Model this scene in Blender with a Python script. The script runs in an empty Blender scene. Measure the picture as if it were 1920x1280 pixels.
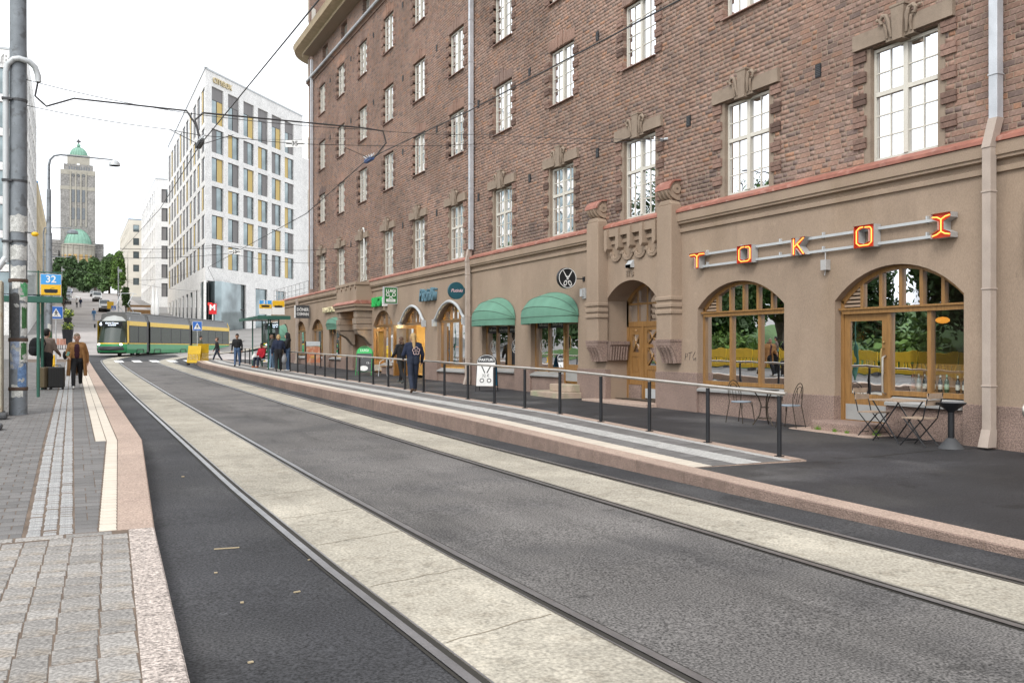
import bpy, math, random
import numpy as np
from mathutils import Vector, Matrix
R = math.radians
random.seed(7)
SC = bpy.context.scene
COL = SC.collection

# ---------------------------------------------------------------- camera
FPX, TH, CAMZ, HZ = 1690.0, math.atan(824 / 1690.0), 1.78, 653.0
cd = bpy.data.cameras.new('camera')
cam = bpy.data.objects.new('camera', cd)
COL.objects.link(cam)
cam.location = (0, 0, CAMZ)
cam.rotation_euler = (R(90), 0, -TH)
cd.sensor_width = 36
cd.lens = 36 * FPX / 1920
cd.shift_y = 13 / 1920
cd.clip_start = 0.1
cd.clip_end = 3000
SC.camera = cam

# ---------------------------------------------------------------- sky, sun, exposure (bright overcast)
W = bpy.data.worlds.new('World')
SC.world = W
W.use_nodes = True
wn = W.node_tree
wn.nodes.clear()
sky = wn.nodes.new('ShaderNodeTexSky')
sky.sky_type = 'NISHITA'
sky.sun_disc = False
sky.sun_elevation = R(44)
sky.sun_rotation = R(220)
sky.air_density = 1.0
sky.dust_density = 4.0
hs = wn.nodes.new('ShaderNodeHueSaturation')
hs.inputs['Saturation'].default_value = 0.12
mx = wn.nodes.new('ShaderNodeMix')
mx.data_type = 'RGBA'
mx.inputs['Factor'].default_value = 0.8
mx.inputs['B'].default_value = (9.6, 9.9, 10.3, 1)
bg = wn.nodes.new('ShaderNodeBackground')
bg.inputs['Strength'].default_value = 0.15
wo = wn.nodes.new('ShaderNodeOutputWorld')
wn.links.new(sky.outputs[0], hs.inputs['Color'])
wn.links.new(hs.outputs[0], mx.inputs['A'])
wn.links.new(mx.outputs['Result'], bg.inputs['Color'])
wn.links.new(bg.outputs[0], wo.inputs[0])
sd = bpy.data.lights.new('sun', 'SUN')
sd.energy = 1.5
sd.angle = R(22)
sd.color = (1, 0.96, 0.9)
sun = bpy.data.objects.new('sun', sd)
COL.objects.link(sun)
sun.location = (-20, -20, 60)
sun.rotation_euler = (R(46), 0, R(-50))
SC.view_settings.view_transform = 'Standard'
SC.view_settings.look = 'None'
SC.view_settings.exposure = 0.35
SC.view_settings.gamma = 1
SC.render.engine = 'CYCLES'
SC.cycles.use_denoising = True
SC.cycles.max_bounces = 8
SC.cycles.diffuse_bounces = 3
SC.cycles.transparent_max_bounces = 12
SC.cycles.caustics_reflective = False
SC.cycles.caustics_refractive = False

# ---------------------------------------------------------------- pixel -> place
CT, ST = math.cos(TH), math.sin(TH)
DF = 13.35                         # the brick facade stands on the plane x = DF
def ray(x, y):
    u, v = (x - 960) / FPX, (HZ - y) / FPX
    return (u * CT + ST, CT - u * ST, v)
def fac(x, y, X=DF):               # on a plane parallel to the facade
    a = ray(x, y); t = X / a[0]
    return (X, a[1] * t, CAMZ + a[2] * t)
def atd(x, y, d):                  # at camera depth d
    a = ray(x, y)
    return Vector((a[0] * d, a[1] * d, CAMZ + a[2] * d))
GP = [(-80, -.97), (4.2, 0), (45, .47), (62, .72), (78, 1.1), (95, 1.6), (290, 18.0), (330, 20.0), (420, 24), (900, 24)]
def gz(Y):
    for (a, za), (b, zb) in zip(GP, GP[1:]):
        if Y <= b:
            return za + (zb - za) * (Y - a) / (b - a)
    return GP[-1][1]
def walk(Y): return max(.168 + .0125 * (Y - 9.7), gz(Y) + .1)
def ramp(Y, a, b, ha, hb): return ha + (hb - ha) * min(1, max(0, (Y - a) / (b - a)))
def platR(Y): return gz(Y) + ramp(Y, 4.9, 16.5, .075, .28)
def platL(Y): return gz(Y) + ramp(Y, 8.7, 14.8, .13, .28)

# ---------------------------------------------------------------- helpers
def frame_of(d):
    d = Vector(d).normalized()
    a = Vector((0, 0, 1)) if abs(d.z) < .9 else Vector((1, 0, 0))
    s = d.cross(a).normalized()
    return s, s.cross(d).normalized()

class MB:
    def __init__(s):
        s.v = []; s.f = []; s.m = []
    def add(s, vs, fs, m=0):
        o = len(s.v)
        s.v.extend([tuple(p) for p in vs])
        for f in fs:
            s.f.append(tuple(i + o for i in f)); s.m.append(m)
        return s
    def box(s, x0, x1, y0, y1, z0, z1, m=0, T=None):
        vs = [Vector((x, y, z)) for z in (z0, z1) for y in (y0, y1) for x in (x0, x1)]
        if T: vs = [T @ p for p in vs]
        return s.add(vs, [(0, 2, 3, 1), (4, 5, 7, 6), (0, 1, 5, 4), (2, 6, 7, 3), (0, 4, 6, 2), (1, 3, 7, 5)], m)
    def quad(s, a, b, c, d, m=0): return s.add([a, b, c, d], [(0, 1, 2, 3)], m)
    def prism(s, poly, ax, c0, c1, m=0, T=None):
        def P(a, b, c): return Vector({'x': (c, a, b), 'y': (a, c, b), 'z': (a, b, c)}[ax])
        n = len(poly)
        vs = [P(a, b, c0) for a, b in poly] + [P(a, b, c1) for a, b in poly]
        if T: vs = [T @ p for p in vs]
        return s.add(vs, [tuple(range(n - 1, -1, -1)), tuple(range(n, 2 * n))] + [(i, (i + 1) % n, n + (i + 1) % n, n + i) for i in range(n)], m)
    def tube(s, pts, r, n=8, m=0, T=None):
        pts = [Vector(p) for p in pts]
        if T: pts = [T @ p for p in pts]
        rs = r if isinstance(r, (list, tuple)) else [r] * len(pts)
        vs = []; side = None
        for i, p in enumerate(pts):
            d = (pts[min(i + 1, len(pts) - 1)] - pts[max(i - 1, 0)]).normalized()
            if side is None: side, up = frame_of(d)
            else:
                side = (side - d * side.dot(d)).normalized(); up = side.cross(d).normalized()
            for k in range(n):
                a = 2 * math.pi * k / n
                vs.append(p + (side * math.cos(a) + up * math.sin(a)) * rs[i])
        L = len(pts)
        fs = [(i * n + k, i * n + (k + 1) % n, (i + 1) * n + (k + 1) % n, (i + 1) * n + k) for i in range(L - 1) for k in range(n)]
        fs += [tuple(range(n - 1, -1, -1)), tuple(range((L - 1) * n, L * n))]
        return s.add(vs, fs, m)
    def lathe(s, prof, c=(0, 0, 0), n=16, m=0, T=None, a0=0, a1=2 * math.pi, cap=True):
        full = abs(a1 - a0 - 2 * math.pi) < 1e-6
        k = n if full else n + 1
        vs = []
        for r, z in prof:
            for i in range(k):
                a = a0 + (a1 - a0) * i / n
                vs.append(Vector((c[0] + r * math.cos(a), c[1] + r * math.sin(a), c[2] + z)))
        if T: vs = [T @ p for p in vs]
        fs = []
        for j in range(len(prof) - 1):
            for i in range(n):
                i2 = (i + 1) % k
                fs.append((j * k + i, j * k + i2, (j + 1) * k + i2, (j + 1) * k + i))
        if full and cap:
            if prof[0][0] > 1e-4: fs.append(tuple(range(k - 1, -1, -1)))
            if prof[-1][0] > 1e-4: fs.append(tuple(range((len(prof) - 1) * k, len(prof) * k)))
        return s.add(vs, fs, m)
    def ball(s, c, r, n=10, m=0, T=None):
        rx, ry, rz = r if isinstance(r, (tuple, list)) else (r, r, r)
        h = n // 2
        vs = []
        for j in range(h + 1):
            ph = math.pi * j / h
            for i in range(n):
                a = 2 * math.pi * i / n
                vs.append(Vector((c[0] + rx * math.sin(ph) * math.cos(a), c[1] + ry * math.sin(ph) * math.sin(a), c[2] + rz * math.cos(ph))))
        if T: vs = [T @ p for p in vs]
        return s.add(vs, [(j * n + i, j * n + (i + 1) % n, (j + 1) * n + (i + 1) % n, (j + 1) * n + i) for j in range(h) for i in range(n)], m)
    def mesh(s, name, mats, smooth=False, ang=40):
        me = bpy.data.meshes.new(name)
        me.from_pydata(s.v, [], s.f)
        for m in (mats if isinstance(mats, (list, tuple)) else [mats]): me.materials.append(m)
        if any(s.m): me.polygons.foreach_set('material_index', s.m)
        if smooth:
            me.polygons.foreach_set('use_smooth', [True] * len(s.f))
            me.set_sharp_from_angle(angle=R(ang))
        me.update()
        return me
    def build(s, name, mats, parent=None, smooth=False, loc=None, rz=0, w=False, bevel=0, ang=40, kind=None):
        o = mk(name, s.mesh(name, mats, smooth, ang), parent, loc, rz, w)
        if bevel:
            b = o.modifiers.new('bevel', 'BEVEL'); b.width = bevel; b.segments = 2; b.limit_method = 'ANGLE'
        if kind: o['kind'] = kind
        return o

def mk(name, data, parent=None, loc=None, rz=0, w=False):
    o = bpy.data.objects.new(name, data)
    COL.objects.link(o)
    if loc is not None: o.location = loc
    if rz: o.rotation_euler.z = rz
    if parent is not None:
        o.parent = parent
        if w: o.matrix_parent_inverse = parent.matrix_basis.inverted()   # the mesh is laid out in the place's own axes
    return o
def tag(o, label, cat, group=None):
    o['label'] = label; o['category'] = cat
    if group: o['group'] = group
    return o
def thing(name, label, cat, loc=(0, 0, 0), rz=0, group=None):
    o = mk(name, None, None, loc, rz)
    o.empty_display_size = .2
    return tag(o, label, cat, group)
def struct(o):
    o['kind'] = 'structure'; return o
def dup(o, loc, rz=0, label=None, group=None, parent=None):
    def cp(a, par):
        c = a.copy(); COL.objects.link(c)
        if par is not None: c.parent = par
        for ch in a.children: cp(ch, c)
        return c
    r = cp(o, parent); r.location = loc; r.rotation_euler.z = rz
    if label: r['label'] = label
    if group: r['group'] = group
    return r
FONTM = {}
def text(name, s, size, mat, parent, T, extrude=.01, align='CENTER', w=True, shear=0, bold=0, sx=1):
    cu = bpy.data.curves.new('t', 'FONT')
    cu.body = s; cu.size = size; cu.extrude = extrude; cu.align_x = align; cu.align_y = 'CENTER'; cu.shear = shear; cu.offset = bold; cu.resolution_u = 3
    to = bpy.data.objects.new('t', cu); COL.objects.link(to)
    dg = bpy.context.evaluated_depsgraph_get()
    me = bpy.data.meshes.new_from_object(to.evaluated_get(dg))
    bpy.data.objects.remove(to); bpy.data.curves.remove(cu)
    me.transform(T @ Matrix.Diagonal((sx, 1, 1, 1)))
    me.materials.clear(); me.materials.append(mat)
    return mk(name, me, parent, w=w)
def TX(loc, xa, ya):               # matrix with local x along xa, local y along ya
    xa = Vector(xa).normalized(); ya = Vector(ya).normalized(); za = xa.cross(ya)
    m = Matrix((xa, ya, za)).transposed().to_4x4()
    m.translation = Vector(loc)
    return m
def FT(x, y, z): return TX((x, y, z), (0, -1, 0), (0, 0, 1))      # text on the facade (faces -x)
def NT(x, y, z): return TX((x, y, z), (1, 0, 0), (0, 0, 1))       # text facing -y, along the street

# ---------------------------------------------------------------- materials
MAT = {}
def mat(name, col, rough=.75, metal=0, var=.12, scale=3.0, fine=60, fvar=.06, bump=0, bscale=80, spec=.4, col2=None, c2=(.55, .7), c2scale=1.5, emit=None, es=0, coat=0, dist=.01, stretch=None, trans=0, stains=()):
    m = bpy.data.materials.new(name); m.use_nodes = True
    nt = m.node_tree; N = nt.nodes; L = nt.links
    b = N['Principled BSDF']
    b.inputs['Roughness'].default_value = rough
    b.inputs['Metallic'].default_value = metal
    b.inputs['Specular IOR Level'].default_value = spec
    b.inputs['Coat Weight'].default_value = coat
    if coat: b.inputs['Coat Roughness'].default_value = .15
    tc = N.new('ShaderNodeTexCoord')
    src = tc.outputs['Object']
    if stretch:
        mp = N.new('ShaderNodeMapping'); mp.inputs['Scale'].default_value = stretch
        L.new(src, mp.inputs['Vector']); src = mp.outputs[0]
    def noise(sc, det=4):
        n = N.new('ShaderNodeTexNoise'); n.inputs['Scale'].default_value = sc; n.inputs['Detail'].default_value = det
        L.new(src, n.inputs['Vector']); return n.outputs['Fac']
    def mul(c, f, v):
        mr = N.new('ShaderNodeMapRange'); mr.inputs['From Min'].default_value = .3; mr.inputs['From Max'].default_value = .7
        mr.inputs['To Min'].default_value = 1 - v; mr.inputs['To Max'].default_value = 1 + v
        L.new(f, mr.inputs['Value'])
        k = N.new('ShaderNodeMix'); k.data_type = 'RGBA'; k.blend_type = 'MULTIPLY'; k.inputs['Factor'].default_value = 1
        L.new(c, k.inputs['A']); L.new(mr.outputs[0], k.inputs['B']); return k.outputs['Result']
    rgb = N.new('ShaderNodeRGB'); rgb.outputs[0].default_value = (*col, 1)
    c = rgb.outputs[0]
    if col2:
        mr = N.new('ShaderNodeMapRange'); mr.inputs['From Min'].default_value = c2[0]; mr.inputs['From Max'].default_value = c2[1]
        L.new(noise(c2scale, 5), mr.inputs['Value'])
        k = N.new('ShaderNodeMix'); k.data_type = 'RGBA'; k.inputs['B'].default_value = (*col2, 1)
        L.new(mr.outputs[0], k.inputs['Factor']); L.new(c, k.inputs['A']); c = k.outputs['Result']
    if var: c = mul(c, noise(scale), var)
    if fvar: c = mul(c, noise(fine, 2), fvar)
    for amt, sc_, st_, lo, hi in stains:            # marks with outlines of their own: (tone, scale, stretch, from, to)
        mp = N.new('ShaderNodeMapping'); mp.inputs['Scale'].default_value = st_; mp.inputs['Location'].default_value = (sc_ * 7.3, 2.1, sc_ * 3)
        L.new(tc.outputs['Object'], mp.inputs['Vector'])
        n = N.new('ShaderNodeTexNoise'); n.inputs['Scale'].default_value = sc_; n.inputs['Detail'].default_value = 6; n.inputs['Roughness'].default_value = .6
        L.new(mp.outputs[0], n.inputs['Vector'])
        mr = N.new('ShaderNodeMapRange'); mr.inputs['From Min'].default_value = lo; mr.inputs['From Max'].default_value = hi
        mr.inputs['To Min'].default_value = 1; mr.inputs['To Max'].default_value = amt
        L.new(n.outputs['Fac'], mr.inputs['Value'])
        k = N.new('ShaderNodeMix'); k.data_type = 'RGBA'; k.blend_type = 'MULTIPLY'; k.inputs['Factor'].default_value = 1
        L.new(c, k.inputs['A']); L.new(mr.outputs[0], k.inputs['B']); c = k.outputs['Result']
    L.new(c, b.inputs['Base Color'])
    if bump:
        bn = N.new('ShaderNodeBump'); bn.inputs['Strength'].default_value = bump; bn.inputs['Distance'].default_value = dist
        L.new(noise(bscale, 3), bn.inputs['Height']); L.new(bn.outputs[0], b.inputs['Normal'])
    if emit:
        b.inputs['Emission Color'].default_value = (*emit, 1); b.inputs['Emission Strength'].default_value = es
    if trans: b.inputs['Transmission Weight'].default_value = trans
    MAT[name] = m
    return m
def attr_var(m, name='rnd', amt=.3, obj=False):
    """piece to piece variation: value of a face attribute, or the object's own random"""
    nt = m.node_tree; N = nt.nodes; L = nt.links; b = N['Principled BSDF']
    c = b.inputs['Base Color'].links[0].from_socket
    if obj: src = N.new('ShaderNodeObjectInfo').outputs['Random']
    else:
        a = N.new('ShaderNodeAttribute'); a.attribute_name = name; src = a.outputs['Fac']
    mr = N.new('ShaderNodeMapRange'); mr.inputs['To Min'].default_value = 1 - amt; mr.inputs['To Max'].default_value = 1 + amt
    L.new(src, mr.inputs['Value'])
    k = N.new('ShaderNodeMix'); k.data_type = 'RGBA'; k.blend_type = 'MULTIPLY'; k.inputs['Factor'].default_value = 1
    L.new(c, k.inputs['A']); L.new(mr.outputs[0], k.inputs['B']); L.new(k.outputs['Result'], b.inputs['Base Color'])
    return m
def glass(name, ior=1.75, tint=(.92, .95, .95), rough=0.0):
    m = bpy.data.materials.new(name); m.use_nodes = True
    nt = m.node_tree; N = nt.nodes; L = nt.links; N.clear()
    fr = N.new('ShaderNodeFresnel'); fr.inputs['IOR'].default_value = ior
    tr = N.new('ShaderNodeBsdfTransparent'); tr.inputs[0].default_value = (*tint, 1)
    gl = N.new('ShaderNodeBsdfGlossy'); gl.inputs['Roughness'].default_value = rough; gl.inputs['Color'].default_value = (.95, .97, 1, 1)
    mxs = N.new('ShaderNodeMixShader'); o = N.new('ShaderNodeOutputMaterial')
    L.new(fr.outputs[0], mxs.inputs[0]); L.new(tr.outputs[0], mxs.inputs[1]); L.new(gl.outputs[0], mxs.inputs[2]); L.new(mxs.outputs[0], o.inputs[0])
    if rough == 0:
        nz = N.new('ShaderNodeTexNoise'); nz.inputs['Scale'].default_value = 1.3
        tc = N.new('ShaderNodeTexCoord'); L.new(tc.outputs['Object'], nz.inputs['Vector'])
        bn = N.new('ShaderNodeBump'); bn.inputs['Strength'].default_value = .12; bn.inputs['Distance'].default_value = .02
        L.new(nz.outputs[0], bn.inputs['Height']); L.new(bn.outputs[0], gl.inputs['Normal'])
    MAT[name] = m
    return m

m_asph = mat('asphalt_new', (.033, .033, .036), .85, var=.25, scale=.8, fine=55, fvar=.75, bump=.6, bscale=70, col2=(.05, .049, .05), c2=(.45, .7), c2scale=.5, stains=((1.35, .35, (1, .3, 1), .5, .6), (.6, 1.1, (1, .5, 1), .6, .68), (1.5, 4, (1, 1, 1), .66, .7)))
m_asph2 = mat('asphalt_worn', (.118, .111, .106), .88, var=.16, scale=.6, fine=60, fvar=.8, bump=.6, bscale=75, col2=(.085, .081, .08), c2=(.5, .68), c2scale=.7, stains=((1.25, .3, (1, .25, 1), .5, .56), (.72, .8, (1.6, .25, 1), .55, .66), (.55, 2.6, (1, 1, 1), .66, .72)))
m_walk = mat('asphalt_walk', (.027, .027, .03), .65, var=.3, scale=.5, fine=60, fvar=.5, stains=((1.7, .45, (.6, 1, 1), .55, .62), (.6, 1.4, (1, 1, 1), .6, .66)), bump=.8, bscale=60, col2=(.06, .058, .057), c2=(.5, .7), c2scale=.45)
m_conc = mat('track_concrete', (.36, .33, .272), .88, var=.13, scale=.9, fine=42, fvar=.32, bump=.5, bscale=45, col2=(.28, .25, .2), c2=(.52, .72), c2scale=6, stains=((.8, .5, (1, .4, 1), .5, .62), (.68, 9, (1, 1, 1), .62, .68), (1.18, 1.2, (1, .5, 1), .54, .62)))
m_rail = mat('rail_steel', (.36, .36, .37), .38, .9, var=.15, scale=4, fvar=.1)
m_groove = mat('rail_groove', (.03, .027, .022), .9)
m_pink = attr_var(mat('pink_granite', (.385, .29, .235), .8, var=.08, scale=2, fine=55, fvar=.35, bump=.5, bscale=120), obj=True, amt=.07)
m_pinkf = attr_var(mat('rough_pink_granite', (.25, .18, .148), .9, var=.15, scale=6, fine=80, fvar=.3, bump=1, bscale=60, dist=.02), obj=True, amt=.12)
m_gran = attr_var(mat('picked_granite', (.4, .345, .31), .88, var=.2, scale=16, fine=48, fvar=.6, bump=1, bscale=38, dist=.02), obj=True, amt=.06)
m_pav = attr_var(mat('granite_sett', (.262, .247, .23), .88, var=.14, scale=5, fine=42, fvar=.45, bump=.45, bscale=60, col2=(.225, .19, .15), c2=(.56, .72), c2scale=2.4), obj=True, amt=.17)
m_dark = attr_var(mat('grey_paver', (.15, .144, .14), .85, var=.14, scale=2.5, fine=90, fvar=.2, bump=.4, bscale=120), obj=True, amt=.16)
m_darks = attr_var(mat('grey_paver_far', (.15, .144, .14), .85, var=.14, scale=2.5, fine=90, fvar=.2), amt=.16)
m_cob = attr_var(mat('cobble', (.31, .308, .305), .85, var=.2, scale=9, fine=60, fvar=.3, bump=1, bscale=45, dist=.02), obj=True, amt=.1)
m_cobs = attr_var(mat('cobble_far', (.31, .308, .305), .85, var=.2, scale=9, fine=60, fvar=.3, bump=1, bscale=45, dist=.02), amt=.1)
m_tile = attr_var(mat('white_guide_tile', (.56, .5, .42), .8, var=.06, scale=3, fine=80, fvar=.08), obj=True, amt=.04)
m_tiles = attr_var(mat('white_guide_tile_far', (.56, .5, .42), .8, var=.06, scale=3, fine=80, fvar=.08), amt=.04)
m_joint = mat('joint_sand', (.135, .1, .075), .95, var=.3, scale=3, fine=120, fvar=.2)
m_stucco = mat('brown_stucco', (.322, .243, .18), .92, var=.08, scale=1.1, fine=90, fvar=.12, bump=.45, bscale=90, col2=(.285, .21, .147), c2=(.56, .75), c2scale=.8, stretch=(1, 1, .35), stains=((.88, 2.2, (1, 1, .1), .58, .74), (.94, .6, (1, 1, .8), .52, .6), (1.07, 1.6, (1, 1, 1), .6, .63), (.82, 7, (1, 1, .5), .7, .74)))
m_plinth = mat('rough_plinth', (.265, .19, .158), .95, var=.14, scale=1.2, fine=48, fvar=.4, bump=1, bscale=65, dist=.02)
m_stone = mat('carved_stone', (.275, .215, .165), .9, var=.14, scale=4, fine=90, fvar=.16, bump=.5, bscale=60, col2=(.2, .15, .11), c2=(.55, .75), c2scale=3)
m_red = mat('red_flashing', (.33, .135, .098), .6, var=.2, scale=3, fvar=.05, col2=(.45, .25, .2), c2=(.55, .7), c2scale=5)
m_wood = mat('amber_wood', (.272, .145, .05), .4, var=.2, scale=2.5, fine=30, fvar=.12, coat=.4, stretch=(9, 9, 1))
m_wframe = mat('window_paint', (.62, .59, .52), .5, var=.05)
m_curt = mat('white_curtain', (.46, .48, .5), .9, var=.08, scale=2, stretch=(6, 14, .4))
m_glass = glass('window_glass', 1.95)
m_sglass = glass('shop_glass', 1.55)
m_fglass = glass('shelter_glass', 1.4)
m_zinc = mat('zinc_pipe', (.55, .57, .6), .45, .45, var=.12, scale=3)
m_bpipe = mat('beige_pipe', (.41, .34, .29), .6, var=.1, scale=3)
m_black = mat('black_metal', (.022, .023, .026), .45, .3, var=.2, scale=6)
m_steel = mat('brushed_steel', (.62, .58, .53), .28, .9, var=.1, scale=5)
m_green = mat('shop_awning', (.115, .25, .18), .8, var=.1, scale=2.5, bump=.2, bscale=200)
m_gpost = mat('green_metal', (.035, .115, .085), .5, .1, var=.1)
m_pole = mat('pole_grey', (.2, .22, .24), .6, .2, var=.15, scale=5, col2=(.13, .14, .15), c2=(.55, .65), c2scale=6)
m_lgrey = mat('light_grey_metal', (.5, .52, .53), .5, .2, var=.08)
m_white = mat('white_paint', (.78, .78, .76), .6, var=.05)
m_paper = mat('paper', (.72, .72, .7), .8, var=.1, scale=12)
m_wire = mat('wire', (.05, .048, .05), .6, .2, var=0, fvar=0)
m_dgrey = mat('dark_grey', (.06, .062, .066), .6, var=.15)
m_int = mat('room_dark', (.1, .075, .055), .9, var=.2, scale=1)
m_intw = mat('room_warm', (.5, .36, .16), .9, var=.2, scale=1)
m_lampw = mat('shop_lamp_glow', (.9, .8, .6), .5, emit=(1, .78, .42), es=75, var=0)
m_yellow = mat('yellow_plastic', (.62, .4, .02), .5, var=.1, scale=3)
m_bluesign = mat('sign_blue', (.03, .14, .5), .45, var=.04)
m_ltblue = mat('sign_light_blue', (.06, .33, .72), .45, var=.04)
m_yelsign = mat('sign_yellow', (.78, .46, .02), .45, var=.04)
m_neon = mat('neon_glow', (1, .5, .1), .5, emit=(1, .25, .045), es=1.8, var=0, fvar=0)
m_neonred = mat('sign_red_face', (.42, .05, .02), .5, var=.05)
m_led = mat('led_white', (.8, .85, 1), .5, emit=(.75, .85, 1), es=2.5, var=0, fvar=0)
# ================================================================ ground, road, tracks
def tab(t):
    def f(Y):
        if Y <= t[0][0]: return t[0][1]
        for (a, va), (b, vb) in zip(t, t[1:]):
            if Y <= b: return va + (vb - va) * (Y - a) / (b - a)
        return t[-1][1]
    return f
def frange(a, b, s):
    n = max(1, int(round((b - a) / s)))
    return [a + (b - a) * i / n for i in range(n + 1)]
def sheet(name, fx0, fx1, fz, Ys, m, parent=None, nx=1, kind='structure'):
    mb = MB(); vs = []; k = nx + 1
    for Y in Ys:
        a, b = (fx0(Y) if callable(fx0) else fx0), (fx1(Y) if callable(fx1) else fx1)
        for i in range(k):
            X = a + (b - a) * i / nx
            vs.append((X, Y, fz(X, Y)))
    mb.add(vs, [(j * k + i, j * k + i + 1, (j + 1) * k + i + 1, (j + 1) * k + i) for j in range(len(Ys) - 1) for i in range(nx)])
    o = mb.build(name, m, parent, smooth=True)
    if kind: o['kind'] = kind
    return o
m_ground = mat('town_ground', (.24, .23, .22), .9, var=.15, scale=.3, fine=40, fvar=.1)
m_hill = mat('hill_cobbles', (.38, .35, .335), .9, var=.12, scale=.2, fine=6, fvar=.14, col2=(.31, .285, .27), c2=(.5, .65), c2scale=.12, stains=((.8, .3, (.2, 3, 1), .5, .6),))
sheet('ground', -900, 900, lambda X, Y: gz(Y) - .08, sorted(set([-80, 4.2, 25, 45, 62, 78, 95] + list(range(110, 300, 20)) + [290, 310, 330, 420, 900, 1500])), m_ground, nx=12)
sheet('uphill_street', -3.2, 13.0, lambda X, Y: gz(Y) - .03, frange(72, 300, 6), m_hill, nx=2)
YR = frange(-12, 82, 2)
road = sheet('road', .2, 7.9, lambda X, Y: gz(Y), YR, m_asph, nx=3)
x1 = tab([(-12, 2.5), (4.4, 1.94), (7.2, 1.84), (11.3, 1.77), (30, 1.70), (54, 1.74), (70, 1.80)])
x2 = tab([(-12, 5.75), (4, 5.46), (14, 5.29), (30, 5.25), (49, 5.18), (66, 5.2)])
G1, G2 = 1.04, 1.0
YT = frange(-12, 68, 1.0)
sheet('asphalt_between_tracks', lambda Y: x1(Y) + G1 + .06, lambda Y: x2(Y) - .06, lambda X, Y: gz(Y) + .004, YT, m_asph2, nx=2)
def bez(p0, p1, p2, n=14):
    return [((1 - t) ** 2 * p0[0] + 2 * t * (1 - t) * p1[0] + t * t * p2[0], (1 - t) ** 2 * p0[1] + 2 * t * (1 - t) * p1[1] + t * t * p2[1]) for t in [i / n for i in range(1, n + 1)]]
TD = (ST, CT)                     # the tram's line, across the junction
def track(fx, g, bend, name):
    cen = [(fx(Y) + g / 2, Y) for Y in YT if Y <= bend]
    c = cen[-1]
    yb = bend + 9
    cen += bez(c, (c[0], yb), (c[0] + TD[0] * 11, yb + TD[1] * 11))
    cen += [(cen[-1][0] + TD[0] * s, cen[-1][1] + TD[1] * s) for s in (10, 24)]
    nrm = []
    for i in range(len(cen)):
        a, b = cen[max(0, i - 1)], cen[min(len(cen) - 1, i + 1)]
        dx, dy = b[0] - a[0], b[1] - a[1]; l = math.hypot(dx, dy)
        nrm.append((dy / l, -dx / l))
    def band(nm, o0, o1, dz, m, parent=None):
        mb = MB(); vs = []
        for (x, y), (nx, ny) in zip(cen, nrm):
            z = gz(y) + dz
            vs += [(x + nx * o0, y + ny * o0, z), (x + nx * o1, y + ny * o1, z)]
        mb.add(vs, [(2 * i, 2 * i + 1, 2 * i + 3, 2 * i + 2) for i in range(len(cen) - 1)])
        return mb.build(nm, m, parent, smooth=True)
    b = struct(band(name, -g / 2 + .045, g / 2 - .045, .006, m_conc))
    for s in (-1, 1):
        band('rail_groove', *sorted((s * g / 2, s * (g / 2 - .05))), .004 + .006, m_groove, b)
        band('rail_lip', *sorted((s * (g / 2 - .05), s * (g / 2 - .064))), .014, m_rail, b)
        band('rail_head', *sorted((s * g / 2, s * (g / 2 + .062))), .016, m_rail, b)
        band('rail_joint_seal', *sorted((s * (g / 2 + .062), s * (g / 2 + .085))), .008, m_groove, b)
    return b
tk1 = track(x1, G1, 68, 'concrete_track_bed')
tk2 = track(x2, G2, 64, 'concrete_track_bed')
mb = MB()
for Y in (3.1, 5.05, 6.4, 7.9, 9.2, 10.6, 12.4, 14.2, 16.5, 19, 22, 25.5):          # shrinkage cracks in the slab
    pts = [(x1(Y) + .1 + .84 * i / 7, Y + .22 * i / 7 + random.uniform(-.02, .02)) for i in range(8)]
    for (a, b), (c, d) in zip(pts, pts[1:]):
        mb.quad((a, b, gz(b) + .0085), (c, d, gz(d) + .0085), (c, d + .012, gz(d) + .0085), (a, b + .009, gz(b) + .0085))
mb.build('slab_crack', mat('crack', (.25, .21, .155), .9), tk1)
zeb = MB()
for i in range(5):
    zeb.box(2.6 + i * 1.15, 3.15 + i * 1.15, 66.2, 69.6, 0, .002, T=None)
zm = zeb.mesh('crosswalk_stripes', m_white)
for v in zm.vertices: v.co.z += gz(v.co.y) + .022
struct(mk('crosswalk_marking', zm))

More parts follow.
